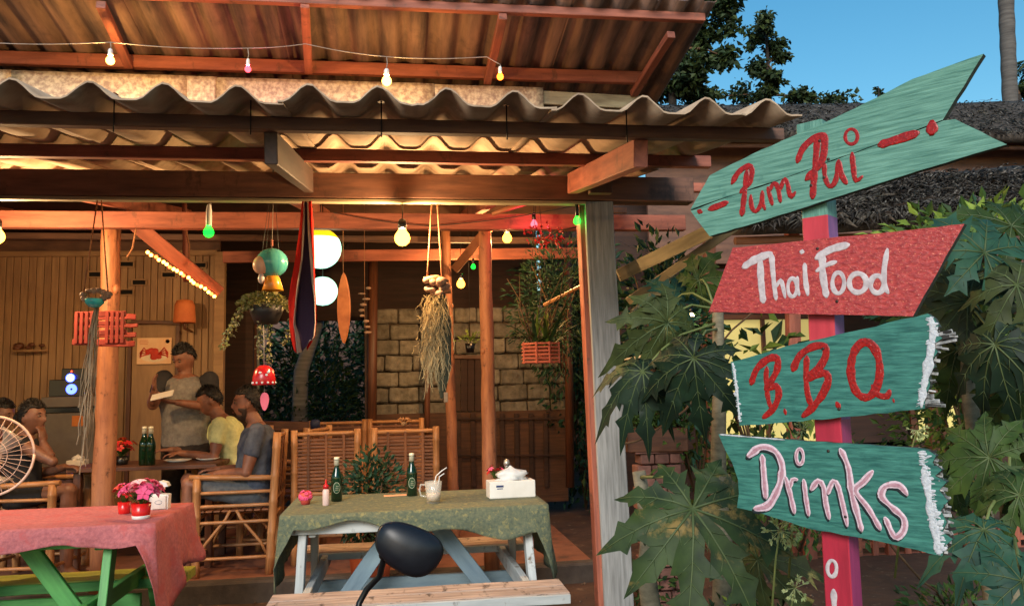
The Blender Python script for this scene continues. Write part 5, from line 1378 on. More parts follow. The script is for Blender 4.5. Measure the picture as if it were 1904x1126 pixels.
for s_i, (nm, m_) in enumerate(stripes):
    mb = MB(); vs = []
    for r_ in range(NR + 1):
        row = lerprow(r_ / NR); f = r_ / NR
        line = []
        for q_ in range(5):
            g_ = (s_i + q_ / 4) ; x = row[1 + s_i] + (row[2 + s_i] - row[1 + s_i]) * q_ / 4
            yy = row[0] + (6 * sin(g_ * 1.3) * f if f > .9 else 0)
            line.append(mb.bm.verts.new(Yp(x, yy, fy + .035 * f * sin(g_ * 2.6 + f * 3) + .008 * sin(g_ * 5 + f * 9))))
        vs.append(line)
    for r_ in range(NR):
        for q_ in range(4): mb.face([vs[r_][q_], vs[r_][q_ + 1], vs[r_ + 1][q_ + 1], vs[r_ + 1][q_]], sm=True)
    o = mb.build(nm, m_, fl_); o.modifiers.new('s', 'SOLIDIFY').thickness = .0015
# --- wooden oval ornament
c = Yp(638, 572, 5.9); mb = MB()
out = [(.5 * sin(pi * i / 24) ** .7, -1 + 2 * i / 24) for i in range(25)]
pts = [c + V(x * .085, 0, z * .255) for x, z in out] + [c + V(-x * .085, 0, z * .255) for x, z in reversed(out[1:-1])]
mb.prism(pts, V(.01, .02, 0)); wo_ = mb.build('wooden_ornament', wood('orange_wood', (190, 118, 68), (150, 84, 46), sc=(8, 8, 1)), None, 'long leaf-shaped wooden board hanging right of the paper lanterns', 'ornament')
one('cord', ROPE, wo_, 'tube', [c + V(0, .01, .25), V(c.x, 5.91, rz(5.9) - .05)], .003, 5)
# shell string right of it
c = Yp(678, 540, 6.6); ss = thing('shell_string', 'vertical string of pale shells hanging in front of the garden opening', 'hanging ornament', c - V(0, 0, .45))
one('cord', ROPE, ss, 'tube', [V(c.x, c.y, rz(6.6) - .03), c - V(0, 0, .30)], .002, 5)
for k in range(9): one('shell', SHL, ss, 'ball', c + V(rr(-.03, .03), rr(-.01, .01), -.045 * k + .02), rr(.018, .034), .015, rr(.008, .016), 9, 6)
# --- hanging moss planter (middle)
Ym = 4.44; c = Yp(813, 535, Ym)
mp_ = thing('moss_hanger', 'hanging driftwood and shell ornament with long pale moss in the middle of the porch', 'hanging ornament', c - V(0, 0, .65))
ropes(mp_, [V(Yp(803, 378, Ym).x, Ym, 2.40), V(Yp(813, 378, Ym).x, Ym, 2.40)], [Yp(794, 522, Ym), Yp(822, 522, Ym)], .0045)
for k in range(14): one('shell', SHL, mp_, 'ball', Yp(rr(790, 832), rr(516, 546), Ym + rr(-.03, .03)), rr(.018, .034), rr(.014, .022), rr(.012, .022), 9, 6)
mb = MB(); mb.tube([Yp(788, 520, Ym), Yp(812, 516, Ym), Yp(834, 524, Ym)], [.016, .02, .012], 9, jit=.1); mb.tube([Yp(800, 545, Ym), Yp(838, 541, Ym)], [.014, .012], 9, jit=.1); mb.build('driftwood', W_log, mp_)
mb = MB(); mb.tube([Yp(818, 545, Ym + .03), Yp(823, 600, Ym + .03), Yp(824, 680, Ym + .03), Yp(822, 740, Ym + .03)], [.03, .05, .045, .012], 10, jit=.12); mb.build('fern_bark', mat('grey_green_bark', (88, 90, 72), (60, 64, 50), scale=(30, 30, 30), rough=1, bump=1, bdist=.01), mp_)
mb = MB()
for k in range(470):
    x = random.gauss(806, 11); y_ = rr(545, 665); p = Yp(x, y_, Ym + rr(-.06, .03)); L_ = rr(.06, .22); n = 6; pts = [p]; cx_ = rr(-.5, .5)
    for i in range(n): p = p + V(rr(-.016, .016) + cx_ * .004, rr(-.012, .012), -L_ / n + rr(-.01, .01)); pts.append(p)
    mb.tube(pts, rr(.0009, .0020), 3, cap=False)
mb.build('moss', MOSSM, mp_, kind='stuff')
one('wooden_tag', W_tan, mp_, 'box', Yp(829, 738, Ym), (.022, .008, .055))
# --- small black pot hanging
Yk = 6.4; c = Yp(874, 645, Yk); kp = thing('hanging_plant', 'tiny black hanging pot with sparse twigs between the log posts', 'plant', c - V(0, 0, .04))
mb = MB(); mb.lathe([(0, -.045), (.03, -.045), (.042, .03), (.036, .03), (0, .02)], c, 14); mb.build('pot', BLACK, kp)
one('wire', WIREB, kp, 'tube', [c + V(0, 0, .03), V(c.x, c.y, rz(Yk) - .03)], .0015, 4)
mb = MB()
for k in range(60): 
    d = V(rr(-1, 1), rr(-1, 1), rr(.2, 1.4)).normalized(); leaf(mb, c + V(0, 0, .02) + d * rr(.02, .12), d, rr(.03, .05), 3)
mb.build('foliage', GREEN3, kp, kind='stuff')
# --- orchid basket (right)
Yo = 4.85; c = Yp(1002, 656, Yo)
ob = thing('orchid_basket', 'red slatted hanging basket of strap-leaved orchids with bare aerial stems', 'plant', c - V(0, 0, .07))
TR = wood('terracotta_slat', (190, 96, 66), (150, 66, 44))
for k in range(6):
    z = -.055 + k * .022
    for (a_, b_) in (((-.10, -.05), (-.03, -.085)), ((-.03, -.085), (.05, -.085)), ((.05, -.085), (.115, -.05)), ((.115, -.05), (.10, .08)), ((.10, .08), (-.09, .08)), ((-.09, .08), (-.10, -.05))):
        mb = MB(); mb.board(c + V(a_[0], a_[1], z), c + V(b_[0], b_[1], z), .010, .012, b=.002); mb.build('slat', TR, ob)
for a_ in ((-.03, -.088), (.05, -.088), (-.10, -.05), (.115, -.05)):
    mb = MB(); mb.board(c + V(a_[0], a_[1], -.065), c + V(a_[0], a_[1], .065), .012, .012, up=(0, 1, 0)); mb.build('upright', TR, ob)
def strap(mb, p, d, L_, w_, droop=.6, n=6):
    d = d.normalized(); s_ = d.cross(V(0, 0, 1)).normalized(); pts = []
    q_ = p.copy(); v = d.copy()
    for i in range(n + 1):
        ww = w_ * (1 - (i / n) ** 2) * (.5 + min(1, i / 2) * .5); pts.append((q_ - s_ * ww, q_ + V(0, 0, -ww * .3), q_ + s_ * ww)); v = (v - V(0, 0, droop / n)).normalized(); q_ = q_ + v * L_ / n
    for a_, b_ in zip(pts, pts[1:]):
        va = [mb.bm.verts.new(x) for x in (*a_, *reversed(b_))]
        mb.face([va[0], va[1], va[4], va[5]], sm=True); mb.face([va[1], va[2], va[3], va[4]], sm=True)
for k in range(46):
    a = rr(0, 2 * pi); mb = MB(); strap(mb, c + V(rr(-.06, .08), rr(-.05, .05), .04), V(cos(a) * .7, sin(a) * .7, rr(.5, 1.6)), rr(.16, .38), rr(.008, .016), rr(.4, 1.5))
    mb.build('strap_leaf', (GREEN1, GREEN3, GREEN2)[k % 3], ob)
for k in range(12):
    p = c + V(rr(-.05, .07), 0, .03); e = Yp(rr(940, 1075), rr(470, 590), Yo + rr(-.1, .1))
    one('aerial_stem', TWIG, ob, 'tube', [p, p.lerp(e, .5) + V(rr(-.05, .05), rr(-.03, .03), .03), e], [.004, .003, .0015], 5)
for k in range(2): one('hanger_wire', WIREB, ob, 'tube', [c + V(-.08 + .16 * k, 0, .06), V(c.x + .02, Yo, rz(Yo) - .06)], .0018, 4)
# red blossoms above
mb_ = thing('red_blossom_spray', 'spray of red blossoms hanging under the inner beam near the front post', 'flowers', Yp(1010, 450, 5.1))
for k in range(34):
    p = Yp(random.gauss(1014, 22), random.gauss(440, 12), 5.1 + rr(-.1, .1)); mb = MB()
    for q_ in range(4): leaf(mb, p, V(rr(-1, 1), rr(-1, 1), rr(-1, 1)).normalized(), rr(.02, .034), 1.5)
    mb.build('blossom', REDF, mb_)
one('stem', TWIG, mb_, 'tube', [Yp(1085, 420, 5.1), Yp(1040, 428, 5.1), Yp(990, 446, 5.1)], [.006, .004, .002], 6)
one('stem', TWIG, mb_, 'tube', [Yp(1040, 428, 5.1), Yp(1020, 440, 5.08), Yp(1005, 460, 5.1)], [.003, .003, .002], 6)
# bamboo stick reaching to the front post
mb = MB(); mb.tube([Yp(1012, 567, 5.1), Yp(1100, 522, 4.8), Yp(1110, 516, 4.7)], [.012, .013, .013], 8, jit=.08); mb.build('stick', W_bam, None, 'thin pale stick slanting up to the front post beside the orchid basket', 'stick')
mb = MB(); mb.tube([Yp(915, 398, 5.3), Yp(945, 388, 5.3), Yp(985, 377, 5.3)], [.012, .016, .010], 8, jit=.1); mb.build('driftwood_branch', W_log, None, 'crooked pale branch tucked under the main beam near the middle log post', 'branch')
# big spider web of blue-green foliage seen through the porch at right + dark garden beyond opening -> garden plants in part f
# ================================================================== THE SIGNPOST
SC_ = Dp(1530, 600, 2.0)
SN = V(-.777, -.629, 0); SR = V(.629, -.777, 0)       # face normal, board direction (to the right)
SC_.z = 0
FP = Pp(1522, 600, SC_, SN)                            # a point on the post face
bd_off = SN * .024
sp_ = thing('signpost', 'red signpost with four hand-painted boards reading Pum Pui, Thai Food, B.B.Q. and Drinks', 'signpost', (SC_.x, SC_.y, 0))
def onf(x, y, off=0.0):
    return Pp(x, y, FP + SN * off, SN)
PRED = wood('red_post_paint', (204, 60, 72), (168, 42, 54), rough=.6, c3=(170, 70, 80), c3s=6, c3t=.6, var=0)
PMAG = wood('magenta_post_paint', (190, 42, 66), (150, 30, 50), rough=.5, var=0)
PPUR = wood('violet_post_paint', (150, 96, 150), (120, 76, 130), rough=.6, var=0)
TEALP = wood('teal_board_paint', (118, 168, 150), (62, 112, 98), sc=(9, 150, 1), rough=.5, bump=1, bdist=.0025, c3=(38, 92, 84), c3s=13, c3t=.6, var=.04, c3w=.2)
TEALD = wood('deep_teal_board_paint', (72, 138, 124), (30, 84, 78), sc=(14, 110, 1), rough=.42, bump=1, bdist=.0025, c3=(28, 80, 76), c3s=14, c3t=.56, var=.04, c3w=.2)
REDB = wood('coral_red_board_paint', (202, 76, 70), (144, 42, 44), sc=(60, 120, 1), rough=.3, bump=1, bdist=.004, c3=(232, 138, 108), c3s=150, c3t=.585, var=.03, c3w=.05, spec=.7)  # pale specks are sparkle highlights painted into the red
EDGE = wood('grey_green_board_edge', (70, 78, 66), (44, 50, 44), var=0)
TXR = mat('glossy_red_lettering', (180, 22, 14), (108, 8, 8), scale=(160, 160, 160), rough=.3, bump=.6, bdist=.002, var=0, spec=.5, c3=(226, 150, 140), c3s=240, c3t=.63, c3w=.03)  # light specks put the letters' sparkle into the paint colour
TXW = mat('pale_lettering', (226, 206, 214), (200, 170, 184), scale=(120, 120, 120), rough=.6, bump=.6, bdist=.001, var=0, c3=(186, 130, 140), c3s=90, c3t=.57)
TXG = mat('greyish_white_lettering', (208, 198, 200), (168, 156, 160), scale=(60, 60, 60), rough=.7, bump=.3, bdist=.001, var=0, c3=(176, 70, 66), c3s=70, c3t=.64, c3w=.05)
TXD = mat('dark_letter_shadow', (26, 40, 44), (16, 26, 30), bump=0, var=0)
# post: front face centre line from (1522,430) to (1555,1100), 7 cm square
pw = .066
topz = onf(1522, 222).z
ctr = onf(1523, 430); ctr2 = onf(1548, 1060)
axis = (ctr - ctr2) / (ctr.z - ctr2.z)
axis = V(axis.x * .0 + 0, axis.y * 0, 1)
pcx = (ctr + ctr2) / 2; pcx = V(pcx.x, pcx.y, 0)
def postseg(nm, z0, z1, mts, w=pw, tilt=0):
    mb = MB(); f = pcx - SN * .0; b = .003
    q = [f - SR * w / 2, f + SR * w / 2, f + SR * w / 2 - SN * w, f - SR * w / 2 - SN * w]
    N_ = 14; R = []
    for k in range(N_ + 1):
        z = z0 + (z1 - z0) * k / N_; j = V(rr(-.0006, .0006), rr(-.0006, .0006), 0)
        ring = []
        for i in range(4):
            c_, p_, n_ = q[i], q[i - 1], q[(i + 1) % 4]
            ring += [c_ + (p_ - c_).normalized() * b + V(0, 0, z) + j, c_ + (n_ - c_).normalized() * b + V(0, 0, z) + j]
        R.append(ring)
    mb.sweep(R, sm=False)
    mb.bm.normal_update()
    for f_ in mb.bm.faces:
        if abs(f_.normal.dot(SR)) > .8: f_.material_index = 1
    return mb.build(nm, mts, sp_)
zc1 = onf(1530, 400).z; zc2 = onf(1545, 780).z
postseg('post', -.3, zc2, [PMAG, wood('pink_violet_post_paint', (168, 62, 110), (130, 46, 88), rough=.5, var=0)])
postseg('post', zc2, zc1, [PRED, PPUR])
postseg('post', zc1, topz, [TEALP, TEALP])
z3 = lambda x, y: (1100 + x / 2.346, y / 2.346)
z7 = lambda x, y: (1100 + x / 2.368, 400 + y / 2.368)
zP = lambda x, y: (1060 + x / 2.256, 740 + y / 2.256)
TH = .02
def rough_outline(pts, seg=.02, amp=.0012, skip=()):
    out = []; n = len(pts)
    for i in range(n):
        a, b = pts[i], pts[(i + 1) % n]; L_ = (b - a).length; k = max(1, int(L_ / seg)); nn = (b - a).normalized().cross(SN)
        for j in range(k):
            p = a.lerp(b, j / k)
            if j: p = p + nn * amp * rr(-1, 1)
            out.append(p)
    return out
def board(nm, outline, cv, m_, off=TH, seg=.025, amp=.001):
    pts = [onf(*cv(x, y), off + .003) for x, y in outline]
    pts = rough_outline(pts, seg, amp)
    mb = MB(); mb.prism(pts, -SN * TH, 0, 1, ax=SR); 
    return mb.build(nm, [m_, EDGE], sp_)
WSC = 1.2
def stroke(mb, pts, cv, wpx, off, sc_, th=.0005, closed=False, n=10, wob=.3):
    """rounded brush stroke lying on the board"""
    P = [onf(*cv(x, y), off) for x, y in pts]
    # catmull-rom
    Q = []; m_ = len(P)
    rngk = m_ if closed else m_ - 1
    for k in range(rngk):
        if closed: p0, p1, p2, p3 = P[k - 1], P[k], P[(k + 1) % m_], P[(k + 2) % m_]
        else: p0, p1, p2, p3 = P[max(k - 1, 0)], P[k], P[k + 1], P[min(k + 2, m_ - 1)]
        ns = max(2, int((p2 - p1).length / .006))
        for i in range(ns):
            t = i / ns
            Q.append(.5 * ((2 * p1) + (p2 - p0) * t + (2 * p0 - 5 * p1 + 4 * p2 - p3) * t * t + (3 * p1 - p0 - 3 * p2 + p3) * t ** 3))
    if not closed: Q.append(P[-1])
    depth = (P[0] - EYE).dot(FW)
    r0 = wpx * WSC / sc_ / FPX * depth / 2
    rings = []; M_ = len(Q)
    for i, p in enumerate(Q):
        a = Q[i - 1] if (i or closed) else p; b = Q[(i + 1) % M_] if (i < M_ - 1 or closed) else p
        t = (b - a).normalized(); s_ = t.cross(SN).normalized()
        r = r0 * (1 + wob * noise.noise(p * 55))
        if not closed:
            e = min(i, M_ - 1 - i); r *= (.55, .85, 1)[min(e, 2)]
        rings.append([p + s_ * r * c_ + SN * (th * h_) for c_, h_ in ((-1, -.3), (-.95, .55), (-.6, .95), (0, 1.1), (.6, .95), (.95, .55), (1, -.3), (0, -.4))])
    if closed: rings.append(rings[0])
    else:
        t0 = (Q[0] - Q[1]).normalized() * r0 * .45; t1 = (Q[-1] - Q[-2]).normalized() * r0 * .45
        rings.insert(0, [(q + (Q[0] - q) * .55) + t0 for q in rings[0]]); rings.append([(q + (Q[-1] - q) * .55) + t1 for q in rings[-1]])
    mb.sweep(rings, cap=not closed)
def dabs(mb, cv, sc_, *rows):
    for pts, n, L_ in rows:
        for k in range(n):
            f = (k + rr(0, .9)) / n * (len(pts) - 1); j = min(int(f), len(pts) - 2); x = pts[j][0] + (pts[j + 1][0] - pts[j][0]) * (f - j); y = pts[j][1] + (pts[j + 1][1] - pts[j][1]) * (f - j)
            l_ = L_ * rr(.3, 1); a_ = rr(-.5, .4); x += rr(-8, 6)
            stroke(mb, [(x - l_ / 2, y - a_ * l_ / 2), (x, y + rr(-3, 3)), (x + l_ / 2, y + a_ * l_ / 2)], cv, rr(4, 12), OF - .0004, sc_, rr(.0008, .002), wob=1.2)
def ell_pts(cx, cy, rx, ry, n=12, rot=0): return [(cx + rx * cos(2 * pi * i / n) * cos(rot) - ry * sin(2 * pi * i / n) * sin(rot), cy + rx * cos(2 * pi * i / n) * sin(rot) + ry * sin(2 * pi * i / n) * cos(rot)) for i in range(n)]
def letters(parent, cv, sc_, defs, m_, off, shadow=None, nm='letter', soff=(4, 7), inner=None):
    for name_, strokes in defs:
        if shadow:
            mb = MB()
            for pts, w_, cl in strokes: stroke(mb, [(x - soff[0], y + soff[1]) for x, y in pts], cv, w_ * 1.0, off - .0003, sc_, .0006, cl)
            mb.build(nm + '_shadow', shadow, parent)
        mb = MB()
        for pts, w_, cl in strokes: stroke(mb, pts, cv, w_, off, sc_, .0004, cl)
        lo = mb.build(nm, m_, parent)
        if inner:
            mb = MB()
            for pts, w_, cl in strokes: stroke(mb, pts, cv, w_ * .42, off + .0006, sc_, .0003, cl, wob=.6)
            mb.build('inner_stroke', inner, parent)
OF = TH + .0035
# ---- board 1: Pum Pui (two planks)
b1 = board('arrow_board', [(430, 915), (515, 765), (700, 672), (920, 575), (1060, 515), (1240, 428), (1400, 345), (1710, 235), (1532, 523), (1200, 645), (800, 790), (560, 868)], z3, TEALP)
b1b = board('arrow_board', [(432, 919), (562, 871), (802, 793), (1202, 648), (1534, 527), (1586, 520), (1812, 630), (1600, 692), (1300, 785), (1000, 880), (740, 965), (515, 1030)], z3, TEALP, off=TH - .001)
letters(b1b, z3, 2.346, [
    ('dot', [([(466, 920), (478, 924)], 26, False)]),
    ('dash', [([(512, 912), (555, 897), (592, 882)], 24, False)]),
    ('P', [([(678, 742), (672, 800), (664, 870), (655, 938)], 22, False), ([(612, 800), (640, 752), (682, 724), (700, 742), (690, 790), (650, 838)], 22, False)]),
    ('u', [([(694, 852), (698, 900), (716, 922), (738, 890), (746, 838)], 17, False), ([(744, 835), (746, 880), (756, 912)], 17, False)]),
    ('m', [([(768, 818), (778, 855), (788, 892)], 17, False), ([(772, 838), (794, 800), (812, 815), (818, 845), (824, 880)], 17, False), ([(820, 830), (842, 782), (856, 805), (862, 840), (872, 858), (888, 838)], 17, False)]),
    ('P', [([(985, 608), (978, 690), (970, 780), (964, 862)], 26, False), ([(898, 706), (920, 650), (965, 606), (1010, 594), (1016, 640), (1000, 710), (936, 782)], 26, False)]),
    ('u', [([(1016, 716), (1018, 770), (1038, 812), (1064, 788), (1078, 700)], 19, False), ([(1080, 704), (1090, 760), (1112, 800)], 19, False)]),
    ('i', [([(1136, 668), (1142, 730), (1152, 788), (1180, 770)], 19, False), (ell_pts(1133, 596, 27, 33), 13, True)]),
    ('dash', [([(1256, 632), (1340, 606), (1422, 580)], 32, False)]),
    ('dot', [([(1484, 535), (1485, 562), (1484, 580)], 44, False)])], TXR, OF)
# ---- board 2: Thai Food
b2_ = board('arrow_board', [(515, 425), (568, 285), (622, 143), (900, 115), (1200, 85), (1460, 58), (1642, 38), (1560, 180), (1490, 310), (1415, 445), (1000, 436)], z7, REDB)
letters(b2_, z7, 2.368, [
    ('T', [([(668, 228), (722, 194), (790, 168)], 28, False), ([(742, 196), (746, 290), (756, 382)], 25, False)]),
    ('h', [([(792, 172), (800, 270), (812, 370)], 20, False), ([(812, 318), (832, 286), (844, 322), (852, 362)], 16, False)]),
    ('a', [(ell_pts(884, 318, 20, 40), 15, True), ([(906, 272), (906, 318), (914, 352)], 15, False)]),
    ('i', [([(938, 215), (942, 288), (952, 350)], 20, False), ([(922, 160), (930, 162)], 26, False)]),
    ('F', [([(988, 190), (1050, 152), (1130, 130)], 26, False), ([(1016, 178), (1018, 260), (1034, 358)], 25, False), ([(990, 246), (1032, 220), (1076, 205)], 19, False)]),
    ('o', [(ell_pts(1086, 298, 26, 46), 17, True)]),
    ('o', [(ell_pts(1172, 298, 38, 42), 20, True)]),
    ('d', [(ell_pts(1258, 304, 30, 38), 19, True), ([(1302, 150), (1288, 240), (1290, 310), (1306, 342)], 19, False)])], TXG, OF)
# ---- board 3: B.B.Q.
out3 = [(612, 645), (900, 565), (1200, 500), (1480, 432), (1510, 455), (1530, 490), (1512, 520), (1545, 540), (1500, 572), (1525, 600), (1498, 640), (1510, 668), (1484, 700), (1490, 752), (1470, 790), (1466, 850), (1150, 885), (800, 915), (652, 925), (640, 830), (628, 740)]
b3 = board('arrow_board', out3, z7, TEALD, amp=.0016)
WHP = mat('rough_white_paint', (214, 216, 220), (170, 176, 184), scale=(160, 160, 160), rough=.75, bump=1, bdist=.003, var=0, c3=(90, 110, 110), c3s=110, c3t=.62)
mb = MB()
for pts, w_ in (([(1494, 452), (1502, 520), (1492, 600), (1476, 690), (1460, 770), (1452, 842)], 24), ([(622, 655), (636, 740), (646, 830), (652, 905)], 8)):
    stroke(mb, pts, z7, w_, OF - .0004, 2.368, .0016, wob=.9)
dabs(mb, z7, 2.368, ([(1490, 450), (1500, 520), (1490, 600), (1472, 690), (1458, 770), (1450, 842)], 46, 34), ([(1512, 470), (1518, 520), (1508, 560)], 12, 30), ([(622, 655), (636, 740), (646, 830), (652, 905)], 30, 16))
mb.build('white_edge_paint', WHP, b3, kind='stuff')
SPD = wood('dark_splinter', (52, 48, 44), (28, 26, 26), var=.3)
SPL = wood('splintered_wood', (196, 196, 196), (60, 62, 60), sc=(30, 60, 1), var=.3)
def splinters(par, base, cv, n, dirs, L0, L1):
    for k in range(n):
        f = (k + rr(0, .8)) / n * (len(base) - 1); j = min(int(f), len(base) - 2); x = base[j][0] + (base[j + 1][0] - base[j][0]) * (f - j); y = base[j][1] + (base[j + 1][1] - base[j][1]) * (f - j)
        L_ = rr(L0, L1); a = onf(*cv(x - 10, y), OF - rr(.003, .018)); e = onf(*cv(x + L_, y + rr(*dirs) * L_), OF - rr(.0, .02))
        one('splinter', SPL if k % 3 else SPD, par, 'board', a, e, rr(.003, .009), rr(.002, .004), SN, b=.0006)
splinters(b3, [(1495, 450), (1505, 560), (1490, 660), (1472, 790), (1462, 840)], z7, 40, (-.5, .5), 10, 46)
splinters(b3, [(1520, 520), (1515, 590)], z7, 16, (-.35, .25), 50, 95)
splinters(b3, [(1465, 810), (1465, 835)], z7, 7, (-.1, .2), 60, 95)
letters(b3, z7, 2.368, [
    ('B', [([(702, 742), (728, 675), (782, 630), (818, 632), (816, 680), (790, 730), (768, 762), (812, 752), (824, 790), (800, 850), (756, 890)], 25, False), ([(772, 668), (768, 720), (776, 800), (790, 850)], 18, False)]),
    ('B', [([(886, 682), (916, 618), (976, 578), (1026, 578), (1030, 620), (1000, 672), (952, 716), (1020, 694), (1042, 722), (1015, 790), (968, 850), (930, 884)], 27, False), ([(948, 622), (944, 700), (950, 780), (968, 840)], 22, False)]),
    ('Q', [(ell_pts(1205, 680, 64, 122, 14), 30, True), ([(1236, 750), (1262, 790), (1300, 796), (1312, 772)], 24, False)]),
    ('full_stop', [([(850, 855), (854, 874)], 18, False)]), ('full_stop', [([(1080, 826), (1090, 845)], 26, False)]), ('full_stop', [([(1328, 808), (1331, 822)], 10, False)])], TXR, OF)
# ---- board 4: Drinks
out4 = [(622, 150), (900, 172), (1200, 192), (1455, 208), (1500, 216), (1535, 240), (1520, 270), (1560, 300), (1530, 325), (1580, 350), (1548, 385), (1585, 430), (1555, 470), (1580, 520), (1562, 560), (1605, 590), (1570, 620), (1562, 662), (1300, 600), (1000, 545), (765, 472), (700, 458), (708, 400), (704, 340), (680, 270), (650, 215)]
b4 = board('arrow_board', out4, zP, TEALD, amp=.0012)
mb = MB()
for pts, w_ in (([(1482, 300), (1500, 380), (1512, 470), (1532, 560), (1548, 650)], 26), ([(630, 152), (900, 174)], 5)):
    stroke(mb, pts, zP, w_, OF - .0004, 2.256, .0016, wob=.9)
dabs(mb, zP, 2.256, ([(1478, 224), (1488, 300), (1502, 380), (1514, 470), (1534, 560), (1552, 650)], 60, 36), ([(1500, 240), (1520, 400), (1540, 480), (1556, 560), (1564, 640)], 34, 30))
mb.build('white_edge_paint', WHP, b4, kind='stuff')
splinters(b4, [(1500, 220), (1540, 330), (1552, 450), (1570, 560), (1562, 650)], zP, 70, (-.35, .5), 8, 50)
letters(b4, zP, 2.256, [
    ('D', [([(806, 240), (812, 320), (820, 418)], 22, False), ([(746, 244), (800, 206), (858, 222), (888, 282), (882, 350), (856, 412), (826, 452), (774, 464)], 26, False)]),
    ('r', [([(902, 330), (922, 400), (940, 480)], 20, False), ([(924, 372), (932, 342), (952, 340)], 17, False)]),
    ('i', [([(980, 342), (988, 416), (1000, 490)], 19, False), (ell_pts(963, 245, 15, 32), 14, True)]),
    ('n', [([(1010, 384), (1040, 348), (1062, 372), (1072, 440), (1086, 504)], 20, False), ([(1078, 400), (1104, 348), (1124, 372), (1146, 460), (1162, 534)], 20, False)]),
    ('k', [([(1134, 214), (1166, 292), (1182, 400), (1222, 554)], 24, False), ([(1268, 306), (1230, 350), (1196, 388), (1250, 462), (1300, 548)], 22, False)]),
    ('s', [([(1412, 402), (1378, 366), (1322, 370), (1306, 412), (1350, 458), (1398, 504), (1398, 556), (1360, 580), (1322, 502)], 25, False)])], TXW, OF, TXD, inner=mat('mauve_lettering', (190, 150, 160), (166, 116, 130), scale=(120, 120, 120), rough=.6, bump=.4, bdist=.001, var=0))
NAIL = mat('rusty_nail', (70, 56, 50), (44, 36, 32), rough=.5, metal=.5, var=0)
for brd, pts in ((b1, [(1524, 262), (1540, 296)]), (b1b, [(1508, 345), (1532, 330)]), (b2_, [(1520, 462), (1556, 560)]), (b3, [(1530, 648), (1560, 760)]), (b4, [(1540, 838), (1572, 960)])):
    for x, y in pts:
        p = onf(x, y, OF); one('nail_head', NAIL, brd, 'ball', p, .0042, .0042, .002, 9, 5, SN.to_track_quat('Z', 'Y').to_matrix())
# ring and bar painted on the post itself
P0 = MB(); zO = lambda x, y: (x, y)
stroke(P0, ell_pts(1547, 1056, 8.5, 15), zO, 6, .0008, 1, .0016, True); stroke(P0, [(1550, 1096), (1551, 1122), (1553, 1150)], zO, 9, .0008, 1, .0016)
P0.build('painted_mark', TXG, sp_, kind='stuff')
# ================================================================== GARDEN
LY = leafm('papaya_leaf', (62, 84, 34), (28, 48, 22), c3=(140, 126, 66), c3s=5, c3t=.68)
LD = leafm('papaya_leaf_dark', (28, 50, 32), (12, 28, 20), c3=(60, 74, 34), c3s=4, c3t=.6)
VEIN2 = mat('papaya_vein', (84, 98, 56), (60, 78, 42), rough=.6, bump=0)
def papaya_leaf(c, nrm, tip, R_, mt_, parent, droop=.35, from_=None, lobes=7, spread=150):
    nrm = nrm.normalized(); tip = (tip - nrm * tip.dot(nrm)).normalized(); sd_ = tip.cross(nrm)
    mb = MB(); dphi = 2 * rad(spread) / (lobes - 1)
    WK = .80 if lobes < 9 else .66
    prof = [(a_, b_ * WK) for a_, b_ in ((.0, .0), (.14, .09), (.28, .155), (.38, .20), (.50, .36), (.55, .21), (.66, .17), (.74, .29), (.79, .13), (.89, .07), (1.0, .0))]
    for k in range(lobes):
        ang = -rad(spread) + dphi * k; L_ = R_ * (.66 + .34 * cos(ang * .55)) * rr(.9, 1.06)
        d = tip * cos(ang) + sd_ * sin(ang); s_ = nrm.cross(d)
        bend = rr(-.1, .1); dr = droop * rr(.7, 1.3)
        def pt(t, w_, up):
            return c + d * L_ * t + s_ * L_ * (w_ + bend * t * t) - nrm * (dr * L_ * t * t * .6) + V(0, 0, -1) * dr * L_ * t * t * .5 + nrm * up
        mid = [mb.bm.verts.new(pt(t, 0, 0)) for t, w_ in prof]
        for sg in (-1, 1):
            ed = []
            for i, (t, w_) in enumerate(prof):
                back = .10 if w_ > .2 else 0
                ed.append(mb.bm.verts.new(pt(min(1, t + back * .6 + rr(-.02, .02)), sg * w_ * rr(.7, 1.25), abs(w_) * L_ * rr(-.05, .4) + rr(-.008, .008))) if 0 < i < len(prof) - 1 else mid[i])
            for i in range(len(prof) - 1):
                vs = [mid[i], mid[i + 1], ed[i + 1], ed[i]]
                vs = [v for n_, v in enumerate(vs) if v not in vs[:n_]]
                if len(vs) > 2: mb.face(vs, mi=0, sm=True)
        # veins
        vp = [pt(t, 0, .0022) for t in (0, .25, .5, .75, .97)]
        mb.tube(vp, [.0045 * R_ / .3, .0035 * R_ / .3, .0025 * R_ / .3, .0018 * R_ / .3, .001], 4, mi=1)
        for t in (.3, .5, .66):
            for sg in (-1, 1): mb.tube([pt(t - .06, 0, .002), pt(t + .06, sg * .13, .13 * L_ * .22 + .002)], [.0016 * R_ / .3, .0006], 3, mi=1)
    lf = mb.build('leaf', [mt_, VEIN2], parent)
    if from_ is not None:
        m_ = c.lerp(from_, .5) + V(0, 0, .05)
        one('petiole', mat('petiole_green', (120, 130, 76), (96, 110, 60), bump=0, rough=.5), lf, 'tube', [c - nrm * .002, c.lerp(m_, .5) + V(0, 0, .015), m_, m_.lerp(from_, .6), from_], [.004, .0045, .005, .006, .008], 7)
    return lf
LYB = leafm('papaya_leaf_old', (58, 78, 36), (26, 44, 24), c3=(134, 112, 60), c3s=7, c3t=.56, c3w=.1)
LEAFS = [LD, LD, LY, leafm('papaya_leaf_olive', (66, 76, 36), (34, 44, 22), c3=(150, 140, 80), c3s=6, c3t=.6)]
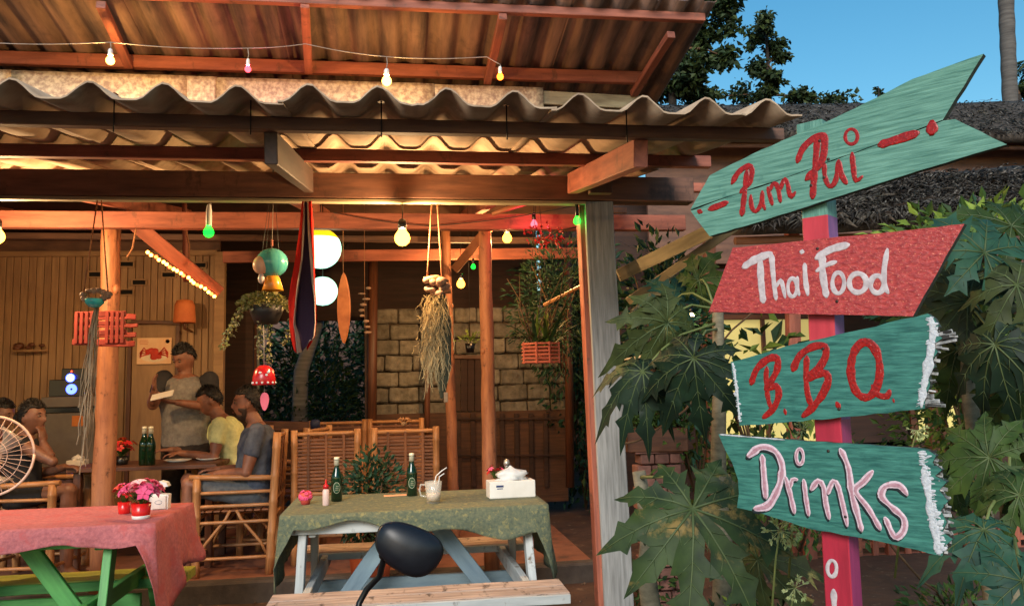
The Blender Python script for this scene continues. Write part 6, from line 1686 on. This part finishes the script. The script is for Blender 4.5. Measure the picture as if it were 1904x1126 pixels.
def papaya(label, base, h, lv, Rt=.05):
    t = thing('papaya_plant', label, 'papaya plant', base)
    tp_ = base + V(rr(-.05, .05), rr(-.05, .05), h)
    mb = MB(); mb.tube([base.lerp(tp_, i / 8) + V(rr(-.01, .01), rr(-.01, .01), 0) for i in range(9)], [Rt * (1 - .5 * i / 8) for i in range(9)], 12, jit=.04); mb.build('trunk', mat('papaya_trunk', (130, 122, 100), (90, 84, 66), scale=(20, 20, 50), rough=.8), t)
    for (x, y, D, Rr_, ta, mt_, dp_) in lv:
        c = Dp(x, y, D); to = (EYE - c).normalized()
        n_ = (to + V(rr(-.7, .7), rr(-.3, .3), rr(-.1, .8)) * (.35 if Rr_ > 200 else 1)).normalized()
        tipd = CR * sin(rad(ta)) + CU * cos(rad(ta))
        papaya_leaf(c, n_, tipd, Rr_ * D / FPX, random.choice(LEAFS) if mt_ is LD else mt_, t, dp_ * (1 if Rr_ > 200 else rr(1, 2.6)), tp_ - V(0, 0, rr(0, .15)), 9 if Rr_ > 200 else random.choice((7, 7, 9)))
    return t
# big leaf bottom centre + neighbours; plant 1 behind the signpost's left
papaya('young papaya plant with one huge lobed leaf in front of the grey post', V(Dp(1215, 1000, 3.1).x, Dp(1215, 1000, 3.1).y, 0), 1.02,
       [(1288, 945, 2.55, 205, 182, LYB, .35), (1410, 1040, 3.1, 110, 120, LD, .4)])
papaya('taller papaya plant behind the red and teal boards on their left side', V(Dp(1330, 900, 3.7).x, Dp(1330, 900, 3.7).y, 0), 1.72,
       [(1300, 520, 3.9, 80, 30, LD, .5), (1240, 600, 3.6, 120, -70, LD, .5), (1290, 665, 3.2, 125, 215, LD, .5), (1195, 690, 3.4, 110, -110, LD, .5), (1250, 560, 4.0, 80, -30, GREEN4, .4)], .05)
papaya('papaya plant at the right edge behind the signpost with many broad leaves', V(Dp(1830, 900, 3.2).x, Dp(1830, 900, 3.2).y, 0), 1.75,
       [(1830, 470, 2.9, 150, 20, GREEN4, .35), (1890, 530, 2.8, 140, 70, LD, .4), (1800, 560, 3.1, 130, -60, LD, .4), (1850, 640, 2.8, 130, 160, LD, .4), (1780, 650, 3.3, 110, 200, LY, .4), (1880, 420, 3.3, 120, 0, LD, .3), (1740, 470, 3.6, 110, -50, LD, .3), (1895, 720, 2.9, 120, 120, LY, .4), (1770, 430, 3.8, 90, -10, GREEN1, .3)], .045)
papaya('low papaya plant at the lower right edge beside the Drinks board', V(Dp(1880, 1000, 2.6).x, Dp(1880, 1000, 2.6).y, 0), .95,
       [(1840, 850, 2.6, 130, -80, LD, .4), (1895, 920, 2.4, 120, 60, LD, .4), (1830, 985, 2.3, 125, -95, GREEN4, .35), (1900, 1080, 2.0, 120, -60, GREEN4, .3), (1770, 890, 2.9, 95, -110, LY, .4), (1880, 800, 2.9, 90, 20, LY, .4)], .035)
# white flower cluster under Drinks board
def umbel(label, x, y, D, r, n):
    c = Dp(x, y, D); t = thing('white_blossom', label, 'flowers', c - V(0, 0, r)); WB = mat('greenish_white_petal', (200, 206, 150), (160, 176, 110), bump=0, rough=.6)
    for k in range(n):
        d = V(rr(-1, 1), rr(-1, .3), rr(-1, 1)).normalized(); e = c + d * r * rr(.7, 1)
        mb = MB(); mb.tube([c, e], .0008, 4)
        for q_ in range(4): leaf(mb, e, (d + V(rr(-1, 1), rr(-1, 1), rr(-1, 1)) * .7).normalized(), r * .4, 2)
        mb.build('floret', WB, t)
    one('stem', VEIN, t, 'tube', [c, c + V(.03, .1, -.1), c + V(.05, .25, -.5)], [.002, .003, .004], 5)
umbel('greenish white flower cluster hanging just under the Drinks board', 1450, 985, 2.35, .045, 30)
umbel('small white blossom low down left of the post, above the bottom edge', 1478, 1092, 2.4, .035, 20)
umbel('small white blossom between the B.B.Q. and Drinks boards', 1492, 800, 2.5, .028, 16)
umbel('small white blossom at the right of the gap between B.B.Q. and Drinks', 1705, 800, 2.5, .028, 16)
# bushes filling the garden
def bushD(label, x, y, D, wpx, hpx, n, mts, size, z0=None, **k):
    c = Dp(x, y, D); r = wpx * D / FPX / 2; h = hpx * D / FPX
    base = V(c.x, c.y, max(0, c.z - h / 2) if z0 is None else z0)
    b = bush(label, base, r, h, n, mts, size, None, 'garden_shrub', 'shrub', stems=8, **k)
    return b
bushD('dark shrub close behind the grey front post at its right', 1235, 640, 4.9, 190, 420, 1800, [GREEN2, GREEN4], .07)
bushD('mixed green shrub behind the middle of the signpost', 1480, 900, 5.2, 420, 230, 1300, [GREEN2, GREEN1], .065)
bushD('tall leafy shrub at the right edge below the thatched roof', 1830, 560, 4.6, 330, 360, 2600, [GREEN1, GREEN2, GREEN4], .075)
bushD('olive shrub beside the torn ends of the boards', 1790, 800, 4.4, 260, 300, 1600, [GREEN3, GREEN1], .05)
bushD('low dark groundcover shrub at the lower right corner', 1800, 1090, 3.8, 260, 150, 900, [GREEN2, GREEN1], .05, z0=0)
bushD('low weeds around the foot of the signpost', 1400, 1085, 3.4, 300, 180, 1500, [GREEN2, GREEN1, GREEN3], .045, z0=0)
bushD('small bright shrub low beside the foot of the grey front post', 1200, 1080, 4.6, 110, 120, 350, [GREEN1, GREEN2], .05, z0=0)
bushD('broad-leaved climber in front of the glowing hut window', 1400, 720, 5.0, 330, 330, 170, [GREEN2, LY, GREEN3], .15)
bushD('tangle of thin yellow-green shoots left of the B.B.Q. board', 1290, 760, 4.9, 260, 330, 260, [GREEN3, GREEN1], .06)
bushD('tangle of yellow-green shoots right of the torn board ends', 1800, 700, 3.9, 240, 360, 620, [GREEN3, GREEN1, LY], .06)
bushD('feathery light green shoots above the right papaya leaves', 1800, 450, 4.0, 330, 130, 700, [GREEN3, GREEN1], .07)
# bare vines and sticks through the garden
for i, (x0, y0, x1, y1, D) in enumerate(((1680, 900, 1904, 690, 3.4), (1560, 860, 1760, 1126, 3.6), (1160, 830, 1330, 700, 4.0), (1250, 900, 1420, 1126, 3.2), (1700, 830, 1904, 900, 3.8), (1180, 740, 1420, 560, 4.4), (1640, 640, 1900, 780, 4.0))):
    a, b = Dp(x0, y0, D), Dp(x1, y1, D + .3); mb = MB()
    mb.tube([a.lerp(b, k / 8) + V(rr(-.015, .015), rr(-.02, .02), rr(-.012, .012) - .05 * sin(pi * k / 8)) for k in range(9)], .006, 6)
    mb.build('vine', random.choice((TWIG, W_pale)), None, ['thin pale stem rising to the right edge beside the B.B.Q. board', 'thin stem crossing behind the foot of the signpost to the right', 'thin stem right of the grey post above the planter', 'thin stem below the Drinks board at the left', 'thin stem right of the torn end of the Drinks board', 'long thin stem rising behind the Thai Food board', 'thin stem slanting down behind the right papaya leaves'][i], 'vine')
# planter box on a stand
pbx = thing('planter_box', 'dark planter box with ferny plant on a brick stand right of the post', 'planter', (Dp(1218, 820, 4.7).x, Dp(1218, 820, 4.7).y, 0))
a = Dp(1162, 815, 4.7); b = Dp(1274, 818, 4.7); zt_ = Dp(1218, 795, 4.7).z; zb_ = Dp(1218, 838, 4.7).z
mb = MB(); mb.board(V(a.x, a.y, (zt_ + zb_) / 2), V(b.x, b.y, (zt_ + zb_) / 2), .16, zt_ - zb_, b=.006); mb.build('box', W_brown, pbx)
cc = (a + b) / 2
PKB = mat('pinkish_brick', (150, 104, 90), (116, 78, 68), scale=(18, 18, 18), rough=.9, var=.2)
z = 0.0
while z < zb_ - .06:
    for k in (-1, 0, 1):
        mb = MB(); mb.box((cc.x + k * .088 + (.02 if int(z * 20) % 2 else 0), cc.y, z + .03), (.08, .12, .055), b=.005); mb.build('brick', PKB, pbx)
    z += .064
mb = MB(); mb.box((cc.x, cc.y, (z + zb_) / 2 - .001), (.28, .14, max(.01, zb_ - z)), b=.003); mb.build('cap_slab', PKB, pbx)
mb = MB()
for k in range(600):
    p = V(cc.x + rr(-.17, .17), cc.y + rr(-.06, .06), zt_ + rr(0, .16) * rr(.3, 1)); leaf(mb, p, V(rr(-1, 1), rr(-1, 1), rr(.2, 1.6)).normalized(), rr(.03, .06), 3)
mb.build('foliage', GREEN1, pbx, kind='stuff')
# leaning planks right of the post
PLK = wood('old_grey_plank', (150, 138, 110), (104, 94, 72), c3=(70, 62, 50), c3s=7, c3t=.6)
plank('leaning_plank', 'pale weathered plank slanting up behind the tip of the top board', 'plank', Dp(1150, 512, 4.75), Dp(1330, 425, 4.2), .075, .02, PLK)
plank('leaning_plank', 'second thinner plank slanting below the first one toward the boards', 'plank', Dp(1168, 560, 4.8), Dp(1372, 418, 4.2), .05, .02, PLK)
plank('leaning_plank', 'short broken plank lying lowest in the slanting group', 'plank', Dp(1175, 590, 4.75), Dp(1252, 510, 4.7), .06, .02, PLK)
# curled dry leaf sheath
mb = MB(); mb.tube([Dp(1160, 668, 4.2), Dp(1205, 662, 4.1), Dp(1238, 658, 4.0), Dp(1242, 676, 4.0)], [.004, .014, .02, .006], 8); mb.build('dry_leaf_sheath', mat('pale_dry_leaf', (196, 180, 150), (160, 144, 112), rough=.8), None, 'pale curled dry leaf right of the grey front post', 'dry leaf')
# the hut behind with lit window
YH = 7.6
hut = thing('garden_hut', 'wooden hut behind the garden with a glowing yellow window under a thatched roof', 'hut', (Yp(1480, 900, YH).x, YH, 0))
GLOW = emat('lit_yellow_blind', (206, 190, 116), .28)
def hb_(nm, x0, y0, x1, y1, Y_, m_, d_=.05, parent=None):
    a, b = Yp(x0, y0, Y_), Yp(x1, y1, Y_); mb = MB(); mb.box(((a.x + b.x) / 2, Y_ + d_ / 2, (a.z + b.z) / 2), (abs(b.x - a.x), d_, abs(a.z - b.z)), b=.004); return mb.build(nm, m_, parent or hut)
hb_('wall', 1150, 500, 1305, 1000, YH, DW); hb_('wall', 1800, 500, 2300, 1000, YH, DW)
hb_('wall', 1305, 500, 1800, 585, YH, DW); hb_('wall', 1305, 832, 1800, 1000, YH, DW)
hb_('wall', 1545, 585, 1690, 832, YH, DW)
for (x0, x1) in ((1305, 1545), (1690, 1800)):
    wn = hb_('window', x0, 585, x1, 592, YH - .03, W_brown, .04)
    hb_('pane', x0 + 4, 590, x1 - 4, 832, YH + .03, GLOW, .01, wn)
    for xx in ((x0 + 2, x0 + 8), ((x0 + x1) / 2 - 3, (x0 + x1) / 2 + 3), (x1 - 8, x1 - 2)): hb_('mullion', xx[0], 592, xx[1], 832, YH - .02, W_brown, .03, wn)
    hb_('sill', x0 - 6, 830, x1 + 6, 838, YH - .06, W_brown, .09, wn)
# orange railing & chairs far right
rl = thing('veranda_railing', 'orange-brown wooden railing in front of the hut at the lower right', 'railing', (Yp(1750, 1000, 6.0).x, 6.0, 0))
a, b = Yp(1500, 990, 6.0), Yp(2050, 965, 6.0)
zr = (a.z + b.z) / 2
for z in (max(.08, zr - .42), zr - .2, zr): 
    mb = MB(); mb.board((a.x, 6.0, z), (b.x, 6.0, z), .05, .05); mb.build('rail', W_red, rl)
for k in range(20):
    x = a.x + (b.x - a.x) * k / 19; mb = MB(); mb.board((x, 5.965, 0), (x, 5.965, zr + (.25 if k % 5 == 0 else 0)), .05 if k % 5 else .09, .018 if k % 5 else .06, up=(0, 1, 0)); mb.build('baluster' if k % 5 else 'post', W_red, rl)
plank('veranda_post', 'dark upright timber behind the right ends of the lower boards', 'post', V(Yp(1735, 900, 6.4).x, 6.4, 0), V(Yp(1735, 400, 6.4).x, 6.4, 2.7), .14, .1, W_brown, up=(0, -1, 0))
plank('veranda_post', 'slim dark timber behind the signpost at the lower left', 'post', V(Yp(1318, 900, 6.6).x, 6.6, 0), V(Yp(1318, 400, 6.6).x, 6.6, 2.8), .09, .08, W_brown, up=(0, -1, 0))
plank('veranda_post', 'slim red-brown timber left of the top arrow board under the thatch', 'post', V(Yp(1472, 900, 6.2).x, 6.2, 0), V(Yp(1472, 400, 6.2).x, 6.2, 2.75), .10, .08, W_red, up=(0, -1, 0))
bulb('tiny white bulb glowing among the papaya leaves left of the Thai Food board', Dp(1286, 588, 4.6), .016, bulbmat('lit_small_bulb', (255, 226, 170), 9, 1.2, (255, 226, 180)), None, BLACK, None, .6)
c = Dp(1286, 588, 4.6); wire('thin cable holding the tiny bulb among the leaves', [c + V(0, 0, .04), c + V(.02, .3, .4), V(c.x + .1, 6.2, 2.5)], .002, WIREB)
# ---- thatched roofs
THM = mat('grey_thatch', (84, 76, 68), (48, 42, 38), scale=(14, 14, 14), rough=1, bump=1, bdist=.02, var=0)
THL = mat('pale_thatch_strand', (140, 132, 120), (76, 70, 62), scale=(30, 30, 30), rough=.95, var=0)
THD = mat('dark_thatch_strand', (72, 64, 56), (44, 38, 34), rough=1, var=0)
def thatch(label, ridge0, ridge1, eave0, eave1, n, seed):
    t = thing('thatched_roof', label, 'roof', ((ridge0 + eave1) / 2))
    mb = MB(); nx, ny = 24, 8; th = .10
    P = lambda u, v: ridge0.lerp(ridge1, u).lerp(eave0.lerp(eave1, u), v) + V(0, 0, .03 * noise.noise(V(u * 9, v * 5, seed)))
    vs = [[mb.bm.verts.new(P(i / nx, j / ny)) for j in range(ny + 1)] for i in range(nx + 1)]
    for i in range(nx):
        for j in range(ny): mb.face([vs[i][j], vs[i + 1][j], vs[i + 1][j + 1], vs[i][j + 1]], sm=True)
    o = mb.build('thatch_bed', THM, t); md = o.modifiers.new('s', 'SOLIDIFY'); md.thickness = th; md.offset = 0
    dn = ((eave0 - ridge0).normalized() + (eave1 - ridge1).normalized()).normalized(); sd_ = (ridge1 - ridge0).normalized(); nn = sd_.cross(dn).normalized()
    if nn.z < 0: nn = -nn
    A, B = MB(), MB()
    for k in range(n):
        u, v = random.random(), random.random() ** .8; p = P(u, v) + nn * rr(.05, .085)
        L_ = rr(.10, .30); d = (dn + sd_ * random.gauss(0, .35) + nn * rr(-.05, .25)).normalized(); w_ = rr(.003, .009); s_ = d.cross(nn).normalized() * w_
        mb = A if random.random() < .42 else B
        q = p + d * L_ * .5 + nn * rr(-.01, .02); e = p + d * L_ + V(0, 0, -.03 if v > .9 else 0)
        va = [mb.bm.verts.new(x) for x in (p - s_, p + s_, q + s_, e, q - s_)]
        mb.face(va)
    A.build('strands', THL, t, kind='stuff'); B.build('strands', THD, t, kind='stuff')
    # wooden eave pole
    one('eave_pole', W_dark, t, 'tube', [eave0 - nn * .12 - dn * .1, eave1 - nn * .12 - dn * .1], .03, 8)
    return t
thatch('higher dark thatched roof running behind the top of the signpost', Yp(1170, 204, 10.5), Yp(2300, 190, 10.5), Yp(1150, 250, 8.2), Yp(2300, 262, 8.2), 5200, 3)
thatch('nearer grey thatched roof just right of and below the top arrow board', Yp(1440, 352, 6.9), Yp(2300, 290, 6.6), Yp(1360, 425, 5.5), Yp(2300, 398, 5.5), 9000, 5)
hb2 = MB(); a, b = Yp(1200, 240, 8.6), Yp(2300, 400, 8.6); hb2.box(((a.x + b.x) / 2, 8.65, (a.z + b.z) / 2 - .3), (b.x - a.x, .05, a.z - b.z + .6)); hb2.build('hut_gable_wall', W_dark, None, 'dark boarded gable between the two thatched roofs', 'wall')
wire('pale bent palm stalk lying across the lower thatched roof', [Yp(1840, 415, 5.4), Yp(1860, 398, 5.4), Yp(1930, 392, 5.4)], .012, W_pale, 'palm_stalk', 'palm stalk')
# ---- garden seen through the porch openings: dark foliage and leaning trunk
bush('dark garden foliage filling the lower half of the garden opening', V(Yp(575, 760, 10.2).x, 10.2, 0), .95, 1.9, 3200, [GREEN1, GREEN4], .10, None, 'garden_shrub', 'shrub', elong=3)
bush('taller dark foliage behind the garden opening under the lanterns', V(Yp(620, 600, 11.5).x, 11.5, .4), 1.3, 2.6, 3600, [GREEN4, GREEN1], .13, None, 'garden_shrub', 'shrub', elong=4)
mb = MB(); mb.tube([V(Yp(552, 780, 9.6).x, 9.6, 0), Yp(560, 690, 9.6), Yp(590, 600, 9.6), Yp(600, 540, 9.6)], [.1, .085, .075, .07], 12, jit=.05)
pt_ = thing('leaning_palm', 'pale leaning palm trunk seen through the garden opening below the flag', 'palm', V(Yp(552, 780, 9.6).x, 9.6, 0)); mb.build('trunk', mat('pale_palm_bark', (150, 150, 150), (108, 108, 110), scale=(4, 4, 40), rough=.85), pt_)
mb = MB()
for k in range(26):
    strap(mb, Yp(600, 545, 9.6), V(rr(-1, 1), rr(-1, 1), rr(.2, 1.2)), rr(.5, 1.0), .02, rr(.6, 1.4))
mb.build('fronds', GREEN2, pt_, kind='stuff')
bush('blue-green feathery foliage outside, between the middle log post and the front post', V(Yp(1040, 520, 6.6).x, 6.6, 1.45), .42, 1.15, 2200, [GREEN4, GREEN2], .06, None, 'climbing_plant', 'plant', elong=4)
bush('dark tall foliage beyond the climbing plant next to the front post', V(Yp(1060, 600, 9.0).x, 8.9, .9), .7, 2.4, 3000, [GREEN4, GREEN2], .10, None, 'garden_shrub', 'shrub', elong=3)
bush('dark undergrowth behind the orchid basket beside the block wall', V(Yp(1082, 700, 8.9).x, 8.9, 0), .55, 2.6, 1800, [GREEN2, GREEN4], .1, None, 'garden_shrub', 'shrub')
bush('broad dark tree mass closing the view behind the hut', V(Yp(1250, 600, 11).x, 11, 0), 1.6, 3.4, 3600, [GREEN2], .14, None, 'garden_shrub', 'shrub')
# hedge closing the horizon, with a fence added to screen bright sky
mb = MB(); mb.board((-10, 15.2, 1.6), (18, 15.2, 1.6), .06, 3.2); mb.build('sky_screen_fence', W_dark, None, 'tall dark board fence added behind the bushes to screen the bright sky', 'fence')
hx = [(-9, 13), (-6.5, 13.4), (-4, 13), (-1.6, 13.6), (1, 13.2), (3.6, 13.8), (6.5, 13.2), (9.5, 13.5), (12.5, 13.2), (15.5, 13.4)]
for i, (x, y_) in enumerate(hx):
    if x < 0.5: bush(['dense dark bush behind the building at the far left', 'dense dark bush behind the plank room', 'dense dark bush behind the fridge side of the room', 'dense dark bush directly behind the garden opening'][min(i, 3)], V(x, y_, 0), 1.5, 3.1, 900, [GREEN2], .22, None, 'background_bush', 'bush')
    else: bush(['', '', '', '', 'dense dark bush beyond the block wall', 'dense dark bush beyond the hut, left one', 'dense dark bush beyond the hut, second from the left', 'dense dark bush beyond the hut, third from the left', 'dense dark bush beyond the hut toward the palm trunk', 'dense dark bush at the far right beyond the hut'][i], V(x, y_, 0), 1.8, 3.4, 1300, [GREEN2], .2, None, 'background_bush', 'bush')
# ================================================================== TREES ON THE SKYLINE
TLF = leafm('skyline_leaf', (48, 66, 36), (26, 40, 24)); TLF2 = leafm('skyline_leaf_light', (78, 92, 44), (50, 66, 32))
def tree(label, D, trunk, blobs, n, size, mts=(TLF, TLF2), tr=.12):
    base = Dp(*trunk[0], D); base.z = 0
    t = thing('tree', label, 'tree', base)
    P = [base] + [Dp(x, y, D) for x, y in trunk]
    mb = MB(); mb.tube(P, [tr * (1 - .75 * i / (len(P) - 1)) for i in range(len(P))], 9); mb.build('trunk', mat('dark_bark', (58, 48, 40), (36, 30, 26), rough=.9), t)
    gs = [MB() for _ in mts]
    for (x, y, rx, ry, w_) in blobs:
        c = Dp(x, y, D + rr(-.5, .5)); q_ = P[-1]
        q_ = min(P[1:], key=lambda p: (p - c).length)
        one('branch', TWIG, t, 'tube', [q_, q_.lerp(c, .5) + V(0, 0, .08), c], [tr * .3, tr * .2, tr * .08], 6)
        sub = [(V(random.gauss(0, .33), random.gauss(0, .33), random.gauss(0, .33))) for _ in range(9)]
        for k in range(int(n * w_)):
            s0 = random.choice(sub); d = V(random.gauss(0, .2), random.gauss(0, .2), random.gauss(0, .2)) + s0
            p = c + CR * d.x * rx * D / FPX + CU * d.z * ry * D / FPX + FW * d.y * rx * D / FPX
            leaf(gs[0 if random.random() < .65 else -1], p, V(rr(-1, 1), rr(-1, 1), rr(-1, .6)).normalized(), size * rr(.6, 1.3), 1.6)
    for g_, m_ in zip(gs, mts): g_.build('crown', m_, t, kind='stuff')
    return t
tree('dark leafy tree rising behind the right end of the upper roof', 18, [(1250, 170), (1275, 90), (1300, 30)], [(1340, 20, 50, 45, 1.3), (1300, 70, 45, 40, 1.2), (1345, 105, 34, 26, .9), (1275, 130, 50, 38, 1.2), (1240, 165, 60, 30, 1.1), (1290, 175, 34, 20, .7), (1320, -30, 80, 40, 1.3), (1250, 90, 30, 40, .8)], 560, .17)
tree('slim separate tree with clumped foliage against the blue sky', 20, [(1428, 185), (1428, 120), (1424, 50)], [(1420, 40, 24, 26, .8), (1405, 70, 22, 22, .7), (1440, 85, 30, 26, .9), (1450, 105, 20, 16, .5), (1412, 125, 24, 20, .7), (1440, 145, 26, 18, .7), (1425, 170, 30, 18, .6)], 420, .15, tr=.09)
tree('low bushy treetop on the ridge line right of the slim tree', 22, [(1490, 188), (1490, 180)], [(1490, 178, 44, 22, 1.1), (1385, 182, 46, 22, 1), (1320, 180, 50, 26, 1), (1550, 190, 60, 14, .8)], 420, .16)
tree('low treetop at the right edge beneath the palm fronds', 22, [(1895, 185), (1895, 176)], [(1892, 170, 26, 14, .8)], 420, .14)
tree('tiny pointed treetop sticking up above the thatched ridge', 22, [(1634, 190), (1634, 165)], [(1634, 170, 6, 14, .25)], 260, .13, tr=.04)
# palm trunk
D_ = 17; pl_ = thing('palm_tree', 'tall bare palm trunk rising out of the frame at the right', 'palm', V(Dp(1850, 180, D_).x, Dp(1850, 180, D_).y, 0))
b0 = V(Dp(1848, 180, D_).x, Dp(1848, 180, D_).y, 0); t0 = Dp(1853, -420, D_)
mb = MB(); N_ = 60; mb.tube([b0.lerp(t0, i / N_) for i in range(N_ + 1)], [.145 * (1 + (.05 if i % 2 else -.03)) for i in range(N_ + 1)], 12); mb.build('trunk', mat('grey_palm_bark', (104, 100, 96), (66, 62, 60), scale=(2, 2, 14), rough=.9), pl_)
mb = MB()
for k in range(16):
    a = 2 * pi * k / 16; strap(mb, t0, V(cos(a), sin(a), rr(.1, .9)), 3.0, .18, 1.3, 9)
mb.build('fronds', TLF, pl_, kind='stuff')
D_ = 24; p2 = thing('palm_tree', 'palm with drooping fronds just entering the right edge of the frame', 'palm', V(Dp(1925, 180, D_).x, Dp(1925, 180, D_).y, 0))
t0 = Dp(1925, 118, D_); b0 = V(t0.x, t0.y, 0)
one('trunk', TWIG, p2, 'tube', [b0, t0], [.16, .11], 9)
for k in range(18):
    a = 2 * pi * k / 18 + .1; mb = MB(); L_ = rr(.7, 1.1); q_ = t0.copy(); v = V(cos(a), sin(a), rr(.2, 1)).normalized()
    pts = [q_]
    for i in range(7): v = (v - V(0, 0, .22)).normalized(); q_ = q_ + v * L_ / 7; pts.append(q_)
    for i in range(1, 8):
        s_ = (pts[i] - pts[i - 1]).cross(V(0, 0, 1)).normalized()
        for sg in (-1, 1):
            for h in (0, .5):
                leaf(mb, pts[i - 1].lerp(pts[i], h), (s_ * sg + (pts[i] - pts[i - 1]).normalized() * .8 - V(0, 0, .3)).normalized(), .26, 6)
    mb.tube(pts, .012, 4); mb.build('frond', TLF, p2, kind='stuff')
